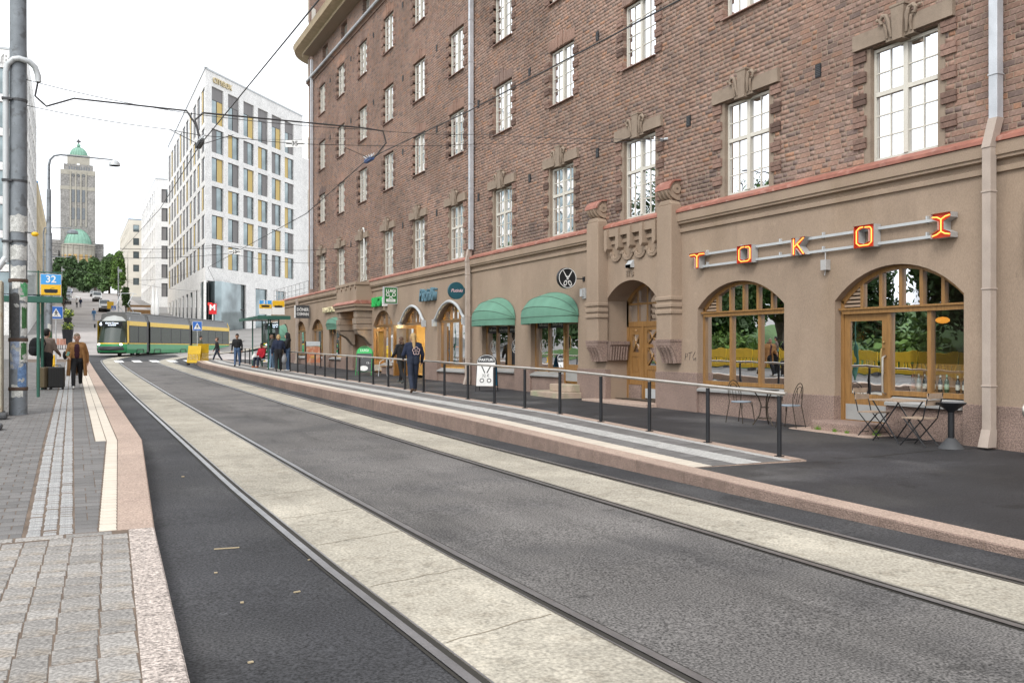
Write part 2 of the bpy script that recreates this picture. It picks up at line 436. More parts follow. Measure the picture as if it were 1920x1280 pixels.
# ---- small pieces: chamfered blocks
def chamfer_block(w, l, h, c=.008):
    mb = MB(); x, y = w / 2, l / 2
    vs = [(-x, -y, -h), (x, -y, -h), (x, y, -h), (-x, y, -h), (-x, -y, -c), (x, -y, -c), (x, y, -c), (-x, y, -c),
          (-x + c, -y + c, 0), (x - c, -y + c, 0), (x - c, y - c, 0), (-x + c, y - c, 0)]
    fs = [(8, 9, 10, 11)]
    for b in (0, 4):
        for i in range(4): fs.append((b + i, b + (i + 1) % 4, b + 4 + (i + 1) % 4, b + 4 + i))
    return vs, fs
def lay(name, rects, zf, m1, mj, parent, nsingle, c=.008, wob=.003, h=.05, near=None):
    """rects (x0,x1,y0,y1): the nearest in view are pieces of their own, the rest one part"""
    key = near or (lambda r: math.hypot((r[0] + r[1]) / 2, (r[2] + r[3]) / 2) + (40 if (r[0] + r[1]) / 2 / max(.1, (r[2] + r[3]) / 2) < -.075 or r[3] < 4.3 else 0))
    rects = sorted(rects, key=key)
    cache = {}
    for x0, x1_, y0, y1 in rects[:nsingle]:
        w, l = x1_ - x0, y1 - y0
        k = (round(w, 2), round(l, 2))
        if k not in cache:
            mb = MB(); vs, fs = chamfer_block(k[0], k[1], h, c); mb.add(vs, fs); cache[k] = mb.mesh(name, m1)
        o = mk(name, cache[k], parent, ((x0 + x1_) / 2, (y0 + y1) / 2, zf((y0 + y1) / 2) + random.uniform(-wob, wob)), random.uniform(-.006, .006))
        o.scale = (w / k[0], l / k[1], 1)
        o.rotation_euler.x = .0115
    rest = rects[nsingle:]
    if rest:
        mb = MB(); rnd = []
        for x0, x1_, y0, y1 in rest:
            vs, fs = chamfer_block(x1_ - x0, y1 - y0, h, c)
            cx, cy, cz = (x0 + x1_) / 2, (y0 + y1) / 2, zf((y0 + y1) / 2) + random.uniform(-wob, wob)
            mb.add([(a + cx, b + cy, d + cz + .0115 * b) for a, b, d in vs], fs[:5] if False else fs)
            rnd += [random.random()] * len(fs)
        o = mb.build(name + '_paving', mj, parent); o['kind'] = 'stuff'
        at = o.data.attributes.new('rnd', 'FLOAT', 'FACE'); at.data.foreach_set('value', rnd)

# ---- the near pavement (left)
kx = tab([(-12, .0), (4.62, .52), (8.65, .66), (14.8, .95), (64, .93), (72, .6)])
def pl(Y): return platL(Y)
pavement = sheet('pavement', -30, lambda Y: kx(Y) - .02, lambda X, Y: pl(Y) - .0045, frange(-12, 8.65, 1.5) + frange(9, 14.8, 1) + frange(16, 66, 3), m_joint, nx=4)
m_pavj = attr_var(mat('granite_sett_far', (.262, .247, .23), .85, var=.12, scale=5, fine=120, fvar=.2, bump=.6, bscale=90), amt=.26)
J = .006
rects = []
x = .28
colx = []
for i in range(26):
    w = random.choice((.16, .18, .2, .23)); colx.append((x - w, x)); x -= w
for a, b in colx:
    Y = 1.0 + random.uniform(0, .3)
    while Y < 8.5:
        l = random.choice((.14, .2, .24, .3, .36, .42)) * random.uniform(.93, 1.07)
        e = min(Y + l, 8.5)
        s = (kx((Y + e) / 2) - .22) - .30 + .02
        if e - Y > .05: rects.append((a + s + .005, b + s - .005, Y + .006, e - .006))
        Y = e
lay('granite_sett', rects, pl, m_pav, m_pavj, pavement, 260, c=.004, wob=.002)
rects = [(-5 + i * .38 + J, -5 + (i + 1) * .38 - J, 8.52, 8.66) for i in range(14)]
lay('border_slab', rects, pl, m_pav, m_pavj, pavement, 14)
# cobbles, three rows
rects = []
for k in range(3):
    Y = 8.68
    while Y < 62:
        l = random.uniform(.085, .15) if Y < 30 else .2
        rects.append((-.362 + k * .124 + .003 + random.uniform(-.002, .004), -.362 + (k + 1) * .124 - .003 + random.uniform(-.004, .002), Y + .003, Y + l - .003)); Y += l
lay('cobble', rects, pl, m_cob, m_cobs, pavement, 190, c=.01, wob=.004)
# grey pavers either side
wx = tab([(8.65, .20), (14.75, .45), (14.76, .30), (64, .30)])
rects = []
Y = 8.68
while Y < 60:
    l = .17 if Y < 30 else .34
    x = .015
    off = random.choice((0, .1))
    if Y > 14.6: off = 0
    while x < wx(Y) - .03:
        e = min(x + .21 - off, wx(Y)); off = 0
        if wx(Y) - e < .05: e = wx(Y)
        rects.append((x + J / 2, e - J / 2, Y + J / 2, Y + l - J / 2)); x = e
    x = -.385 - (.1 if int(Y / l) % 2 else 0)
    if x < -.4: rects.append((x + J / 2, -.385 - J / 2, Y + J / 2, Y + l - J / 2))
    lim = -1.3 if Y < 16 else -2.8
    while x > lim:
        rects.append((x - .2 + J / 2, x - J / 2, Y + J / 2, Y + l - J / 2)); x -= .2
    Y += l
lay('paver', rects, pl, m_dark, m_darks, pavement, 260, c=.005, wob=.002)
sheet('outer_paving', -30, lambda Y: -1.32 if Y < 16 else -2.82, lambda X, Y: pl(Y) - .001, frange(8.66, 15.9, 1) + [16.0] + frange(18, 66, 3), m_darks, pavement, kind=None)
# white guide tiles
rects = []
Y = 8.68
while Y < 62:
    l = .145 if Y < 25 else .3
    a = tab([(8.65, .20), (14.75, .455), (64, .455)])(Y + l / 2)
    rects.append((a + .006, a + .147, Y + .003, Y + l - .003))
    if Y > 14.7: rects.append((a - .145, a - .004, Y + .003, Y + l - .003))
    Y += l
lay('guide_tile', rects, pl, m_tile, m_tiles, pavement, 120, c=.003, wob=.001)
def kerb_run(ys, f0, f1, ztop, depth, m, parent, name='kerbstone', mf=None):
    for a, b in zip(ys, ys[1:]):
        mb = MB(); a2, b2 = a + .004, b - .004
        c = .012
        P = lambda X, Y, dz: (X, Y, ztop(Y) + dz)
        vs = []
        for Y in (a2, b2):
            x0, xe = f0(Y), f1(Y)
            sgn = 1 if xe > x0 else -1
            vs += [P(x0, Y, -.05), P(x0, Y, 0), P(xe - c * sgn, Y, 0), P(xe, Y, -c), P(xe, Y, -depth)]
        mb.add(vs, [(1, 2, 7, 6), (0, 1, 6, 5)]); mb.add(vs, [(2, 3, 8, 7), (3, 4, 9, 8)], 1 if mf else 0)
        mb.add(vs, [(0, 4, 3, 2, 1), (5, 6, 7, 8, 9)])
        mb.build(name, [m] + ([mf] if mf else []), parent)
kerb_run(frange(-9, 8.66, 1.36), lambda Y: kx(Y) - .215, kx, pl, .3, m_gran, pavement)
kerb_run([8.66, 10.1, 11.6, 13.2, 14.8] + frange(15.9, 63, 1.2), tab([(8.66, .355), (14.8, .615), (64, .615)]), kx, pl, .36, m_pink, pavement)

# ---- the far pavement and tram platform (right)
xf = tab([(-12, 7.6), (4.9, 7.21), (8.8, 7.03), (17, 6.84), (40, 6.84), (56, 6.9), (66, 7.5), (69, 8.4)])
FX = 9.12
def side_z(X, Y):
    t = min(1, max(0, (X - 7.4) / 4))
    return (platR(Y) - .004) * (1 - t) + walk(Y) * t if Y < 9.6 else walk(Y)
sheet('side_pavement', lambda Y: xf(Y) + .3 if Y < 9.6 else 8.9, DF + .8, side_z, frange(-12, 9.5, 1.2) + [9.58, 9.62] + frange(10.5, 68, 2.5), m_walk, nx=6)
YP = frange(9.6, 66, 1.2)
plat = sheet('tram_platform', lambda Y: xf(Y) + .3, lambda Y: FX + .14, lambda X, Y: platR(Y) - .004, YP, m_joint, nx=1)
m_pcob = attr_var(mat('pale_sett', (.4, .395, .38), .9, var=.15, scale=12, fine=60, fvar=.25), obj=True, amt=.08)
m_pcobs = attr_var(mat('pale_sett_far', (.4, .395, .38), .9, var=.15, scale=12, fine=60, fvar=.25), amt=.08)
m_pplat = attr_var(mat('platform_paver', (.15, .143, .138), .85, var=.14, scale=2.5, fine=90, fvar=.2), amt=.2)
rects = []; white = []; cob = []; strip = []
Y = 9.62
while Y < 64:
    l = .2 if Y < 30 else .4
    x = xf(Y) + .34
    white.append((x, x + .3, Y + .002, Y + l - .002))
    for a, b in ((x + .3, x + .72), (x + 1.16, FX - .22)):
        n = max(1, int((b - a) / .21))
        for i in range(n): rects.append((a + (b - a) * i / n + .003, a + (b - a) * (i + 1) / n - .003, Y + .003, Y + l - .003))
    for i in range(4):
        for h in range(2): cob.append((x + .725 + i * .108 + .005, x + .725 + (i + 1) * .108 - .005, Y + h * l / 2 + .006, Y + (h + 1) * l / 2 - .006))
    strip.append((FX - .21, FX - .08, Y + .004, Y + l - .004))
    Y += l
lay('paver', rects, platR, m_dark, m_pplat, plat, 60, c=.005, wob=.002)
lay('guide_tile', white, platR, m_tile, m_tiles, plat, 40, c=.003, wob=.001)
lay('cobble', cob, platR, m_pcob, m_pcobs, plat, 60, c=.003, wob=.001)
lay('edge_sett', strip, platR, m_pcob, m_pcobs, plat, 40, c=.003, wob=.001)
kerb_run([9.62] + frange(10.5, 65, 1.0), lambda Y: FX - .07, lambda Y: FX + .16, platR, .2, m_pink, plat, 'edge_stone')
kerb_run(frange(-9, 8.6, 1.1) + frange(9.4, 68, 1.05), lambda Y: xf(Y) + .33, xf, platR, .36, m_pink, plat, 'kerbstone', m_pinkf)
mb = MB()                                   # the platform's blunt near end
mb.box(7.36, FX + .16, 9.585, 9.62, gz(9.6) - .1, platR(9.6) - .006)
mb.build('end_stone', m_pink, plat)
# litter, a stain and the old saw cut in the asphalt
m_stick = mat('litter_wood', (.42, .34, .22), .8)
lit = [((1.2, 8.1), .21, (.012, .008)), ((1.05, 6.4), .022, (.02, .008)), ((1.45, 6.5), .05, (.012, .008)), ((.9, 5.2), .03, (.015, .008)), ((1.3, 12.5), .03, (.03, .01)), ((1.75, 7.4), .02, (.015, .006)), ((1.0, 7.3), .025, (.02, .006))]
for (X, Y), l, s in lit:
    mb = MB(); mb.box(-l / 2, l / 2, -s[0] / 2, s[0] / 2, 0, s[1])
    o = mb.build('litter', m_stick, None, loc=(X, Y, gz(Y) + .003), rz=random.uniform(-.3, .3))
    tag(o, 'thin pale wooden stick lying on dark asphalt beside pavement kerb' if l > .2 else 'tiny scrap of tan litter on dark asphalt beside the kerb', 'litter', None if l > .2 else 'scraps of litter on the road')
mb = MB()
pts = [(9.6, 9.3), (10.3, 9.6), (11.2, 9.75), (12.3, 9.85), (13.2, 9.75)]
for (a, b), (c, d) in zip(pts, pts[1:]):
    za, zc = side_z(a, b) + .003, side_z(c, d) + .003
    mb.quad((a, b, za), (c, d, zc), (c, d + .03, zc), (a, b + .03, za))
o = mb.build('asphalt_seam', m_groove); struct(o)

# ---- handrail along the platform
hr = thing('handrail', 'steel topped handrail on black posts along the tram platform', 'handrail', (FX, 9.9, platR(9.9)))
pys = [9.95 + i * 1.62 for i in range(21)] + [47.5, 49.6, 53, 54.5, 56, 57.5]
tops = []
for Y in pys:
    mb = MB(); z = platR(Y)
    mb.tube([(FX, Y, z - .03), (FX, Y, z + .87)], .033, 10)
    mb.box(FX - .05, FX + .05, Y - .05, Y + .05, z - .01, z + .012)
    mb.tube([(FX, Y, z + .86), (FX, Y, z + .9)], .018, 8, 1)
    mb.build('post', [m_black, m_steel], hr, smooth=True, w=True)
for a, b in ((0, 12), (12, 20), (21, 22), (23, 26)):
    mb = MB()
    pp = [(FX, pys[i], platR(pys[i]) + .905) for i in range(a, b + 1)]
    pp = [(FX, pp[0][1] - .14, pp[0][2])] + pp
    mb.tube(pp, .027, 10)
    mb.build('top_rail', m_steel, hr, smooth=True, w=True)
# ================================================================ the brick building
def brick_mat(name, src):
    m = bpy.data.materials.new(name); m.use_nodes = True
    nt = m.node_tree; N = nt.nodes; L = nt.links; b = N['Principled BSDF']
    b.inputs['Roughness'].default_value = .85; b.inputs['Specular IOR Level'].default_value = .25
    tc = N.new('ShaderNodeTexCoord')
    if src == 'obj': s = N.new('ShaderNodeObjectInfo').outputs['Random']
    elif src == 'attr':
        a = N.new('ShaderNodeAttribute'); a.attribute_name = 'rnd'; s = a.outputs['Fac']
    cr = N.new('ShaderNodeValToRGB'); cr.color_ramp.interpolation = 'CONSTANT'
    cols = [(0, (.135, .105, .098)), (.05, (.18, .13, .112)), (.14, (.228, .148, .118)), (.28, (.25, .172, .142)), (.42, (.268, .165, .125)), (.60, (.285, .178, .138)), (.78, (.295, .2, .165)), (.9, (.305, .178, .125)), (.965, (.33, .172, .105))]
    av = (.262, .172, .136)
    cols = [(p, tuple(c_ * .72 + a_ * .28 for c_, a_ in zip(cc_, av))) for p, cc_ in cols]
    e = cr.color_ramp.elements
    e[0].position, e[0].color = 0, (*cols[0][1], 1); e[1].position, e[1].color = cols[1][0], (*cols[1][1], 1)
    for p, c in cols[2:]:
        k = e.new(p); k.color = (*c, 1)
    nz = N.new('ShaderNodeTexNoise'); nz.inputs['Scale'].default_value = 22; nz.inputs['Detail'].default_value = 4
    if src == 'tex':
        sp = N.new('ShaderNodeSeparateXYZ'); L.new(tc.outputs['Object'], sp.inputs[0])
        ad = N.new('ShaderNodeMath'); ad.operation = 'ADD'; L.new(sp.outputs[0], ad.inputs[0]); L.new(sp.outputs[1], ad.inputs[1])
        cb = N.new('ShaderNodeCombineXYZ'); L.new(ad.outputs[0], cb.inputs[0]); L.new(sp.outputs[2], cb.inputs[1])
        bt = N.new('ShaderNodeTexBrick'); bt.inputs['Scale'].default_value = 1; bt.inputs['Brick Width'].default_value = .27; bt.inputs['Row Height'].default_value = .1
        bt.inputs['Mortar Size'].default_value = .008; bt.inputs['Color1'].default_value = (0, 0, 0, 1); bt.inputs['Color2'].default_value = (1, 1, 1, 1); bt.inputs['Mortar'].default_value = (.5, .5, .5, 1)
        L.new(cb.outputs[0], bt.inputs['Vector']); s = bt.outputs['Color']
    L.new(s, cr.inputs[0])
    mr = N.new('ShaderNodeMapRange'); mr.inputs['From Min'].default_value = .3; mr.inputs['From Max'].default_value = .7; mr.inputs['To Min'].default_value = .82; mr.inputs['To Max'].default_value = 1.16
    L.new(tc.outputs['Object'], nz.inputs['Vector']); L.new(nz.outputs[0], mr.inputs['Value'])
    k = N.new('ShaderNodeMix'); k.data_type = 'RGBA'; k.blend_type = 'MULTIPLY'; k.inputs['Factor'].default_value = 1
    L.new(cr.outputs[0], k.inputs['A']); L.new(mr.outputs[0], k.inputs['B'])
    out = k.outputs['Result']
    for sc_, lo, hi in ((.3, .8, 1.22), (1.5, .9, 1.1)):       # weathering that drifts over the wall
        dn = N.new('ShaderNodeTexNoise'); dn.inputs['Scale'].default_value = sc_; dn.inputs['Detail'].default_value = 5
        gm_ = N.new('ShaderNodeNewGeometry'); L.new(gm_.outputs['Position'], dn.inputs['Vector'])
        dr = N.new('ShaderNodeMapRange'); dr.inputs['From Min'].default_value = .35; dr.inputs['From Max'].default_value = .65; dr.inputs['To Min'].default_value = lo; dr.inputs['To Max'].default_value = hi
        L.new(dn.outputs['Fac'], dr.inputs['Value'])
        kk = N.new('ShaderNodeMix'); kk.data_type = 'RGBA'; kk.blend_type = 'MULTIPLY'; kk.inputs['Factor'].default_value = 1
        L.new(out, kk.inputs['A']); L.new(dr.outputs[0], kk.inputs['B']); out = kk.outputs['Result']
    if src == 'tex':
        k2 = N.new('ShaderNodeMix'); k2.data_type = 'RGBA'; k2.inputs['B'].default_value = (.33, .27, .215, 1)
        L.new(bt.outputs['Fac'], k2.inputs['Factor']); L.new(out, k2.inputs['A']); out = k2.outputs['Result']
    L.new(out, b.inputs['Base Color'])
    bn = N.new('ShaderNodeBump'); bn.inputs['Strength'].default_value = .5; bn.inputs['Distance'].default_value = .008
    n2 = N.new('ShaderNodeTexNoise'); n2.inputs['Scale'].default_value = 60; L.new(tc.outputs['Object'], n2.inputs['Vector'])
    L.new(n2.outputs[0], bn.inputs['Height']); L.new(bn.outputs[0], b.inputs['Normal'])
    return m
mb_obj, mb_attr, mb_tex = brick_mat('brick_piece', 'obj'), brick_mat('brick_wall', 'attr'), brick_mat('brick_bond', 'tex')
m_mortar = mat('mortar', (.3, .235, .18), .95, var=.15, scale=2, fine=60, fvar=.1)
m_quoin = attr_var(mat('quoin_brick', (.2, .125, .098), .85, var=.2, scale=14, fvar=.15, bump=.4), obj=True, amt=.45)
Y0, Y1 = 2.5, 56.3
YC = [11.43 + 4.175 * k for k in range(-1, 11)]
WW = 1.44
ROWS = [(5.24, 2.08), (9.28, 1.66), (12.43, 1.66), (15.75, 1.7)]
bld = thing('brick_building', 'long brown brick apartment building with shopfronts under a stucco ground floor', 'building', (DF, 9, walk(9)))
holes = []
for k, yc in enumerate(YC):
    for r, (z, h) in enumerate(ROWS):
        e = .15 if r == 0 else .03
        holes.append((yc - WW / 2 - e, yc + WW / 2 + e, z - (.03 if r else .06), z + h + .03, r, k))
# ---- backing wall of mortar with window openings
ys = sorted(set([Y0, Y1] + [h[0] for h in holes] + [h[1] for h in holes]))
zs = sorted(set([5.0, 18.4] + [h[2] for h in holes] + [h[3] for h in holes]))
mb = MB()
XM = DF + .001
for ya, yb in zip(ys, ys[1:]):
    for za, zb in zip(zs, zs[1:]):
        c, d = (ya + yb) / 2, (za + zb) / 2
        if any(h[0] < c < h[1] and h[2] < d < h[3] for h in holes): continue
        vis = CAMZ + HZ / FPX * (DF * ST + c * CT) + 2.6
        mb.quad((XM, ya, za), (XM, yb, za), (XM, yb, zb), (XM, ya, zb), 1 if za > vis else 0)
for a, b, c, d, r, k in holes:
    for p, q in (((a, c), (a, d)), ((b, d), (b, c)), ((a, d), (b, d)), ((b, c), (a, c))):
        mb.quad((XM, *p), (XM, *q), (XM + .34, *q), (XM + .34, *p), 2 if r == 0 else 1)
mb.build('upper_wall', [m_mortar, mb_tex, m_stone], bld, w=True)
mb = MB()                                     # the rest of the block: back, roof, near end, rounded far corner
XB = DF + 13
mb.quad((XB, Y0, -1), (XB, 60, -1), (XB, 60, 20), (XB, Y0, 20)); mb.quad((XM, Y0, 4.9), (XB, Y0, 4.9), (XB, Y0, 20), (XM, Y0, 20)); mb.quad((XM, Y0, -1), (XB, Y0, -1), (XB, Y0, 4.9), (XM, Y0, 4.9))
mb.quad((DF - .5, Y0, 20.0), (XB, Y0, 20.0), (XB, 60, 20.0), (DF - .5, 56, 20.0)); mb.quad((DF + 3, 59.1, -1), (XB, 59.1, -1), (XB, 59.1, 20), (DF + 3, 59.1, 20))
mb.lathe([(2.8, 4.9), (2.8, 26)], (DF + 2.815, Y1, 0), 12, a0=math.pi / 2, a1=math.pi)
mb.build('rear_and_corner_wall', mb_tex, bld, smooth=True, w=True)
# ---- bricks
def brick_rows():
    out = []
    z = 5.24
    while z < 18.25:
        z1 = z + .1
        spans = [(Y0, Y1)]
        for a, b, c, d, r, k in holes:
            if c < z + .05 < d:
                n = []
                for p, q in spans:
                    if b <= p or a >= q: n.append((p, q))
                    else:
                        if a > p: n.append((p, a))
                        if b < q: n.append((b, q))
                spans = n
        off = random.uniform(0, .69)
        seq = []
        y = Y0 - off
        i = 0
        while y < Y1:
            l = .275 if (i % 2 == 0) ^ (random.random() < .12) else .14
            seq.append((y, y + l)); y += l; i += 1
        for p, q in spans:
            for a, b in seq:
                a2, b2 = max(a, p), min(b, q)
                if b2 - a2 > .05:
                    depth = DF * ST + a2 * CT
                    if z < CAMZ + HZ / FPX * depth + 2.6: out.append((a2, b2, z, z1))
        z = z1
    return out
br = brick_rows()
def pxsize(r):                                # how large a brick shows from the pavement across the street
    d = DF * ST + r[0] * CT; u = (DF * CT - r[0] * ST) / d; v = (r[2] - CAMZ) / d
    if u > .575 or v > .392: return 0
    return FPX * (r[1] - r[0]) * DF / d ** 2 * (FPX * .1 / d)
br.sort(key=pxsize, reverse=True)
full = [b for b in br if .27 < b[1] - b[0] < .28 or .135 < b[1] - b[0] < .145][:300]
fs_ = set(full)
def brick_mesh(l):
    mb = MB(); J = .006; a = l / 2 - J; h = .044; c = .006; x = .02
    vs = [(x, -a, -h), (x, a, -h), (x, a, h), (x, -a, h), (-.002, -a, -h), (-.002, a, -h), (-.002, a, h), (-.002, -a, h), (-.008, -a + c, -h + c), (-.008, a - c, -h + c), (-.008, a - c, h - c), (-.008, -a + c, h - c)]
    f = [(11, 10, 9, 8)]
    for b in (0, 4):
        for i in range(4): f.append((b + (i + 1) % 4, b + i, b + 4 + i, b + 4 + (i + 1) % 4))
    mb.add(vs, f); return mb.mesh('brick', mb_obj)
bms, bmh = brick_mesh(.275), brick_mesh(.14)
for a, b, z, z1 in full:
    mk('brick', bms if b - a > .2 else bmh, bld, (DF + random.uniform(-.002, .002), (a + b) / 2, (z + z1) / 2), w=True).rotation_euler.x = random.uniform(-.012, .012)
rest = np.array([b for b in br if b not in fs_])
n = len(rest); rg = np.random.default_rng(3)
J = .006
jit = lambda s: rg.uniform(-s, s, n)
ya, yb, za, zb = rest[:, 0] + J + jit(.002), rest[:, 1] - J + jit(.002), rest[:, 2] + J + jit(.003), rest[:, 3] - J + jit(.003)
xf_ = DF - .006 + jit(.004)
xb_ = np.full(n, DF + .02)
P = lambda x, y, z: np.stack([x, y, z], 1)
c = .005
V = np.stack([P(xb_, ya, za), P(xb_, yb, za), P(xb_, yb, zb), P(xb_, ya, zb), P(xf_, ya + c, za + c), P(xf_, yb - c, za + c), P(xf_, yb - c, zb - c), P(xf_, ya + c, zb - c)], 1)
V[:, 4:, 2] += rg.uniform(-.003, .003, (n, 4)); V[:, 4:, 0] += rg.uniform(-.0012, .0012, (n, 4))
Fq = np.array([[7, 6, 5, 4], [1, 0, 4, 5], [2, 1, 5, 6], [3, 2, 6, 7], [0, 3, 7, 4]])
F = (Fq[None] + 8 * np.arange(n)[:, None, None]).reshape(-1)
me = bpy.data.meshes.new('brickwork')
me.vertices.add(n * 8); me.vertices.foreach_set('co', V.reshape(-1).astype(np.float32))
me.loops.add(len(F)); me.loops.foreach_set('vertex_index', F.astype(np.int32))
me.polygons.add(n * 5); me.polygons.foreach_set('loop_start', np.arange(0, len(F), 4, dtype=np.int32)); me.polygons.foreach_set('loop_total', np.full(n * 5, 4, np.int32))
me.update(calc_edges=True)
rv = rg.uniform(0, 1, n)
low = (rest[:, 2] < 5.24 + .1 * (3 + 4 * rg.uniform(0, 1, n))) & (rg.uniform(0, 1, n) < .8)
rv[low] *= .15
at = me.attributes.new('rnd', 'FLOAT', 'FACE'); at.data.foreach_set('value', np.repeat(rv, 5).astype(np.float32))
me.materials.append(mb_attr)
mk('brickwork', me, bld, w=True)['kind'] = 'stuff'

# ---- windows of the upper floors
def sash(h, rows, low):
    mb = MB(); w = WW / 2; x0, x1_ = .09, .16
    mb.box(x0, x1_, -w, w, 0, .055); mb.box(x0, x1_, -w, w, h - .055, h); mb.box(x0 + .001, x1_ - .001, -w, -w + .055, .055, h - .055); mb.box(x0 + .001, x1_ - .001, w - .055, w, .055, h - .055)
    mb.box(x0 - .02, x1_ - .002, -.05, .05, .055, h - .055)
    ih = h - .11
    if low:
        zt = .055 + ih * 3 / 5
        mb.box(x0 - .012, x1_ - .003, -w + .055, w - .055, zt - .04, zt + .04)
    for s in (-1, 1):
        a = s * (w - .055 + .05) / 2
        mb.box(x0 + .015, x1_ - .015, a - .012, a + .012, .055, h - .055)
    for i in range(1, rows):
        if low and i == 3: continue
        z = .055 + ih * i / rows
        mb.box(x0 + .017, x1_ - .017, -w + .055, w - .055, z - .011, z + .011)
    return mb.mesh('window', m_wframe)
sash1, sash2 = sash(2.08, 5, True), sash(1.66, 4, False)
def pane_mesh(a, b):
    mb = MB(); mb.quad((0, -a / 2, -b / 2), (0, a / 2, -b / 2), (0, a / 2, b / 2), (0, -a / 2, b / 2)); return mb.mesh('pane', m_glass)
pcell = {1: pane_mesh(.3, .39), 2: pane_mesh(.3, .385)}
pcase = {1: pane_mesh(.62, 1.97), 2: pane_mesh(.62, 1.55)}
def curtain_mesh(w, h, kind):
    mb = MB(); n = 26; vs = []
    for i in range(n + 1):
        y = -w / 2 + w * i / n
        x = .018 * math.sin(i * 1.9) + .01 * math.sin(i * 4.1 + kind)
        vs += [(x, y, 0), (x, y, h)]
    for i in range(n):
        if kind == 1 and 10 <= i < 17: continue
        if kind == 2 and 6 <= i < 22: continue
        mb.add(vs[2 * i:2 * i + 4], [(0, 2, 3, 1)])
    return mb.mesh('curtain', m_curt)
cur = {(r, k): curtain_mesh(1.34, (2.0, 1.6)[r > 0], k) for r in (0, 1) for k in (0, 1, 2)}
m_sill = mat('sill_metal', (.36, .23, .19), .55, var=.1)
def sill_mesh():
    mb = MB(); w = WW / 2 + .06
    mb.prism([(-.09, -.055), (-.09, -.035), (.09, .005), (.09, -.03)], 'y', -w, w); return mb.mesh('sill', m_sill)
msill = sill_mesh()
def soldier_mesh():
    mb = MB(); w = WW / 2 + .1; nb = 16
    for i in range(nb):
        a = -w + 2 * w * i / nb; b = a + 2 * w / nb - .012
        h = .3 + (.09 if i in (5, 10) else 0) + (.16 if i in (7, 8) else 0)
        mb.box(-.012 - (.02 if i in (5, 7, 8, 10) else 0), .03, a, b, 0, h)
    return mb.mesh('soldier_course', mb_obj)
msol = soldier_mesh()
def quoin_mesh(sides=(0,)):
    mb = MB(); mb.box(-.04, .2, -.15, .15, -.098, -.006); mb.box(-.043, .198, -.147, .153, .006, .098); return mb.mesh('quoin', m_quoin)
mquo = quoin_mesh()
def quoin_all(zl):
    mb = MB()
    for s in (-1, 1):
        for z in zl:
            y = s * (WW / 2 + .17)
            mb.box(-.035, .16, y - .14, y + .14, z - .098, z - .004); mb.box(-.038, .158, y - .143, y + .137, z + .004, z + .098)
    return mb.mesh('quoins', m_quoin)
qz1 = [.38, .79, 1.2, 1.61, 2.0]
qz2 = [.1, .5, .9, 1.3, 1.66]
mqa1, mqa2 = quoin_all(qz1), quoin_all([.15, .55, .95, 1.35])
def lintel_mesh():
    mb = MB(); w = WW / 2 + .36
    for q in (-1, 1): mb.box(-.09, .12, *sorted((q * w, q * .3)), 2.13, 2.42)
    mb.box(-.085, .118, -.3, .3, 2.08, 2.46)
    mb.prism([(-.1, 2.05), (.1, 2.05), (.14, 2.64), (-.14, 2.64)], 'x', -.15, .1)
    mb.box(-.16, .1, -.165, .165, 2.64, 2.68)
    for s in (-1, 1):
        pts = [(-.1, s * .16, 2.14), (-.12, s * .19, 2.3), (-.13, s * .2, 2.42), (-.13, s * .25, 2.54), (-.13, s * .33, 2.56), (-.13, s * .39, 2.49), (-.13, s * .36, 2.42), (-.13, s * .31, 2.43)]
        mb.tube(pts, [.025, .036, .044, .044, .042, .038, .03, .018], 7)
        mb.tube([(-.1, s * .26, 2.14), (-.12, s * .26, 2.28), (-.13, s * .29, 2.4)], [.018, .026, .026], 6)
        mb.ball((-.12, s * .46, 2.52), .034, 8)
    return mb.mesh('lintel', m_stone, smooth=True, ang=30)
mlin = lintel_mesh()
def jamb_mesh():
    mb = MB(); mb.box(.0, .16, -.07, .07, -.06, 2.12)
    return mb.mesh('stone_jamb', m_stone)
mjam = jamb_mesh()
for k, yc in enumerate(YC):
    near = 1 <= k <= 5
    for r, (z, h) in enumerate(ROWS):
        vis = CAMZ + HZ / FPX * (DF * ST + yc * CT) + 3
        if z > vis: continue
        first = r == 0
        o = mk('window', sash1 if first else sash2, bld, (DF, yc, z), w=True)
        if not first: o.scale.z = h / 1.66
        rows = 5 if first else 4
        if near:
            ih = (2.08 if first else 1.66) - .11
            for c_ in range(4):
                y = (-.515, -.2, .2, .515)[c_]
                for i in range(rows): mk('pane', pcell[1 if first else 2], o, (.125, y, .055 + ih * (i + .5) / rows))
        else:
            for s in (-1, 1): mk('pane', pcase[1 if first else 2], o, (.125, s * .36, (1.04 if first else .83)))
        mk('curtain', cur[(0 if first else 1, (0, 1, 0, 0, 2, 0, 1)[(k * 3 + r * 5) % 7])], o, (.22, 0, .03))
        if first:
            mk('lintel', mlin, o)
            for s in (-1, 1): mk('stone_jamb', mjam, o, (0, s * (WW / 2 + .075), 0))
        else:
            mk('sill', msill, o); mk('soldier_course', msol, o, (0, 0, h + .03))
        if near and r < 2:
            for s in (-1, 1):
                for q in (qz1 if first else qz2[:4]): mk('quoin', mquo, o, (0, s * (WW / 2 + (.24 if first else .17)), q))
        else:
            q = mk('quoins', mqa1 if first else mqa2, o); q['kind'] = 'stuff'
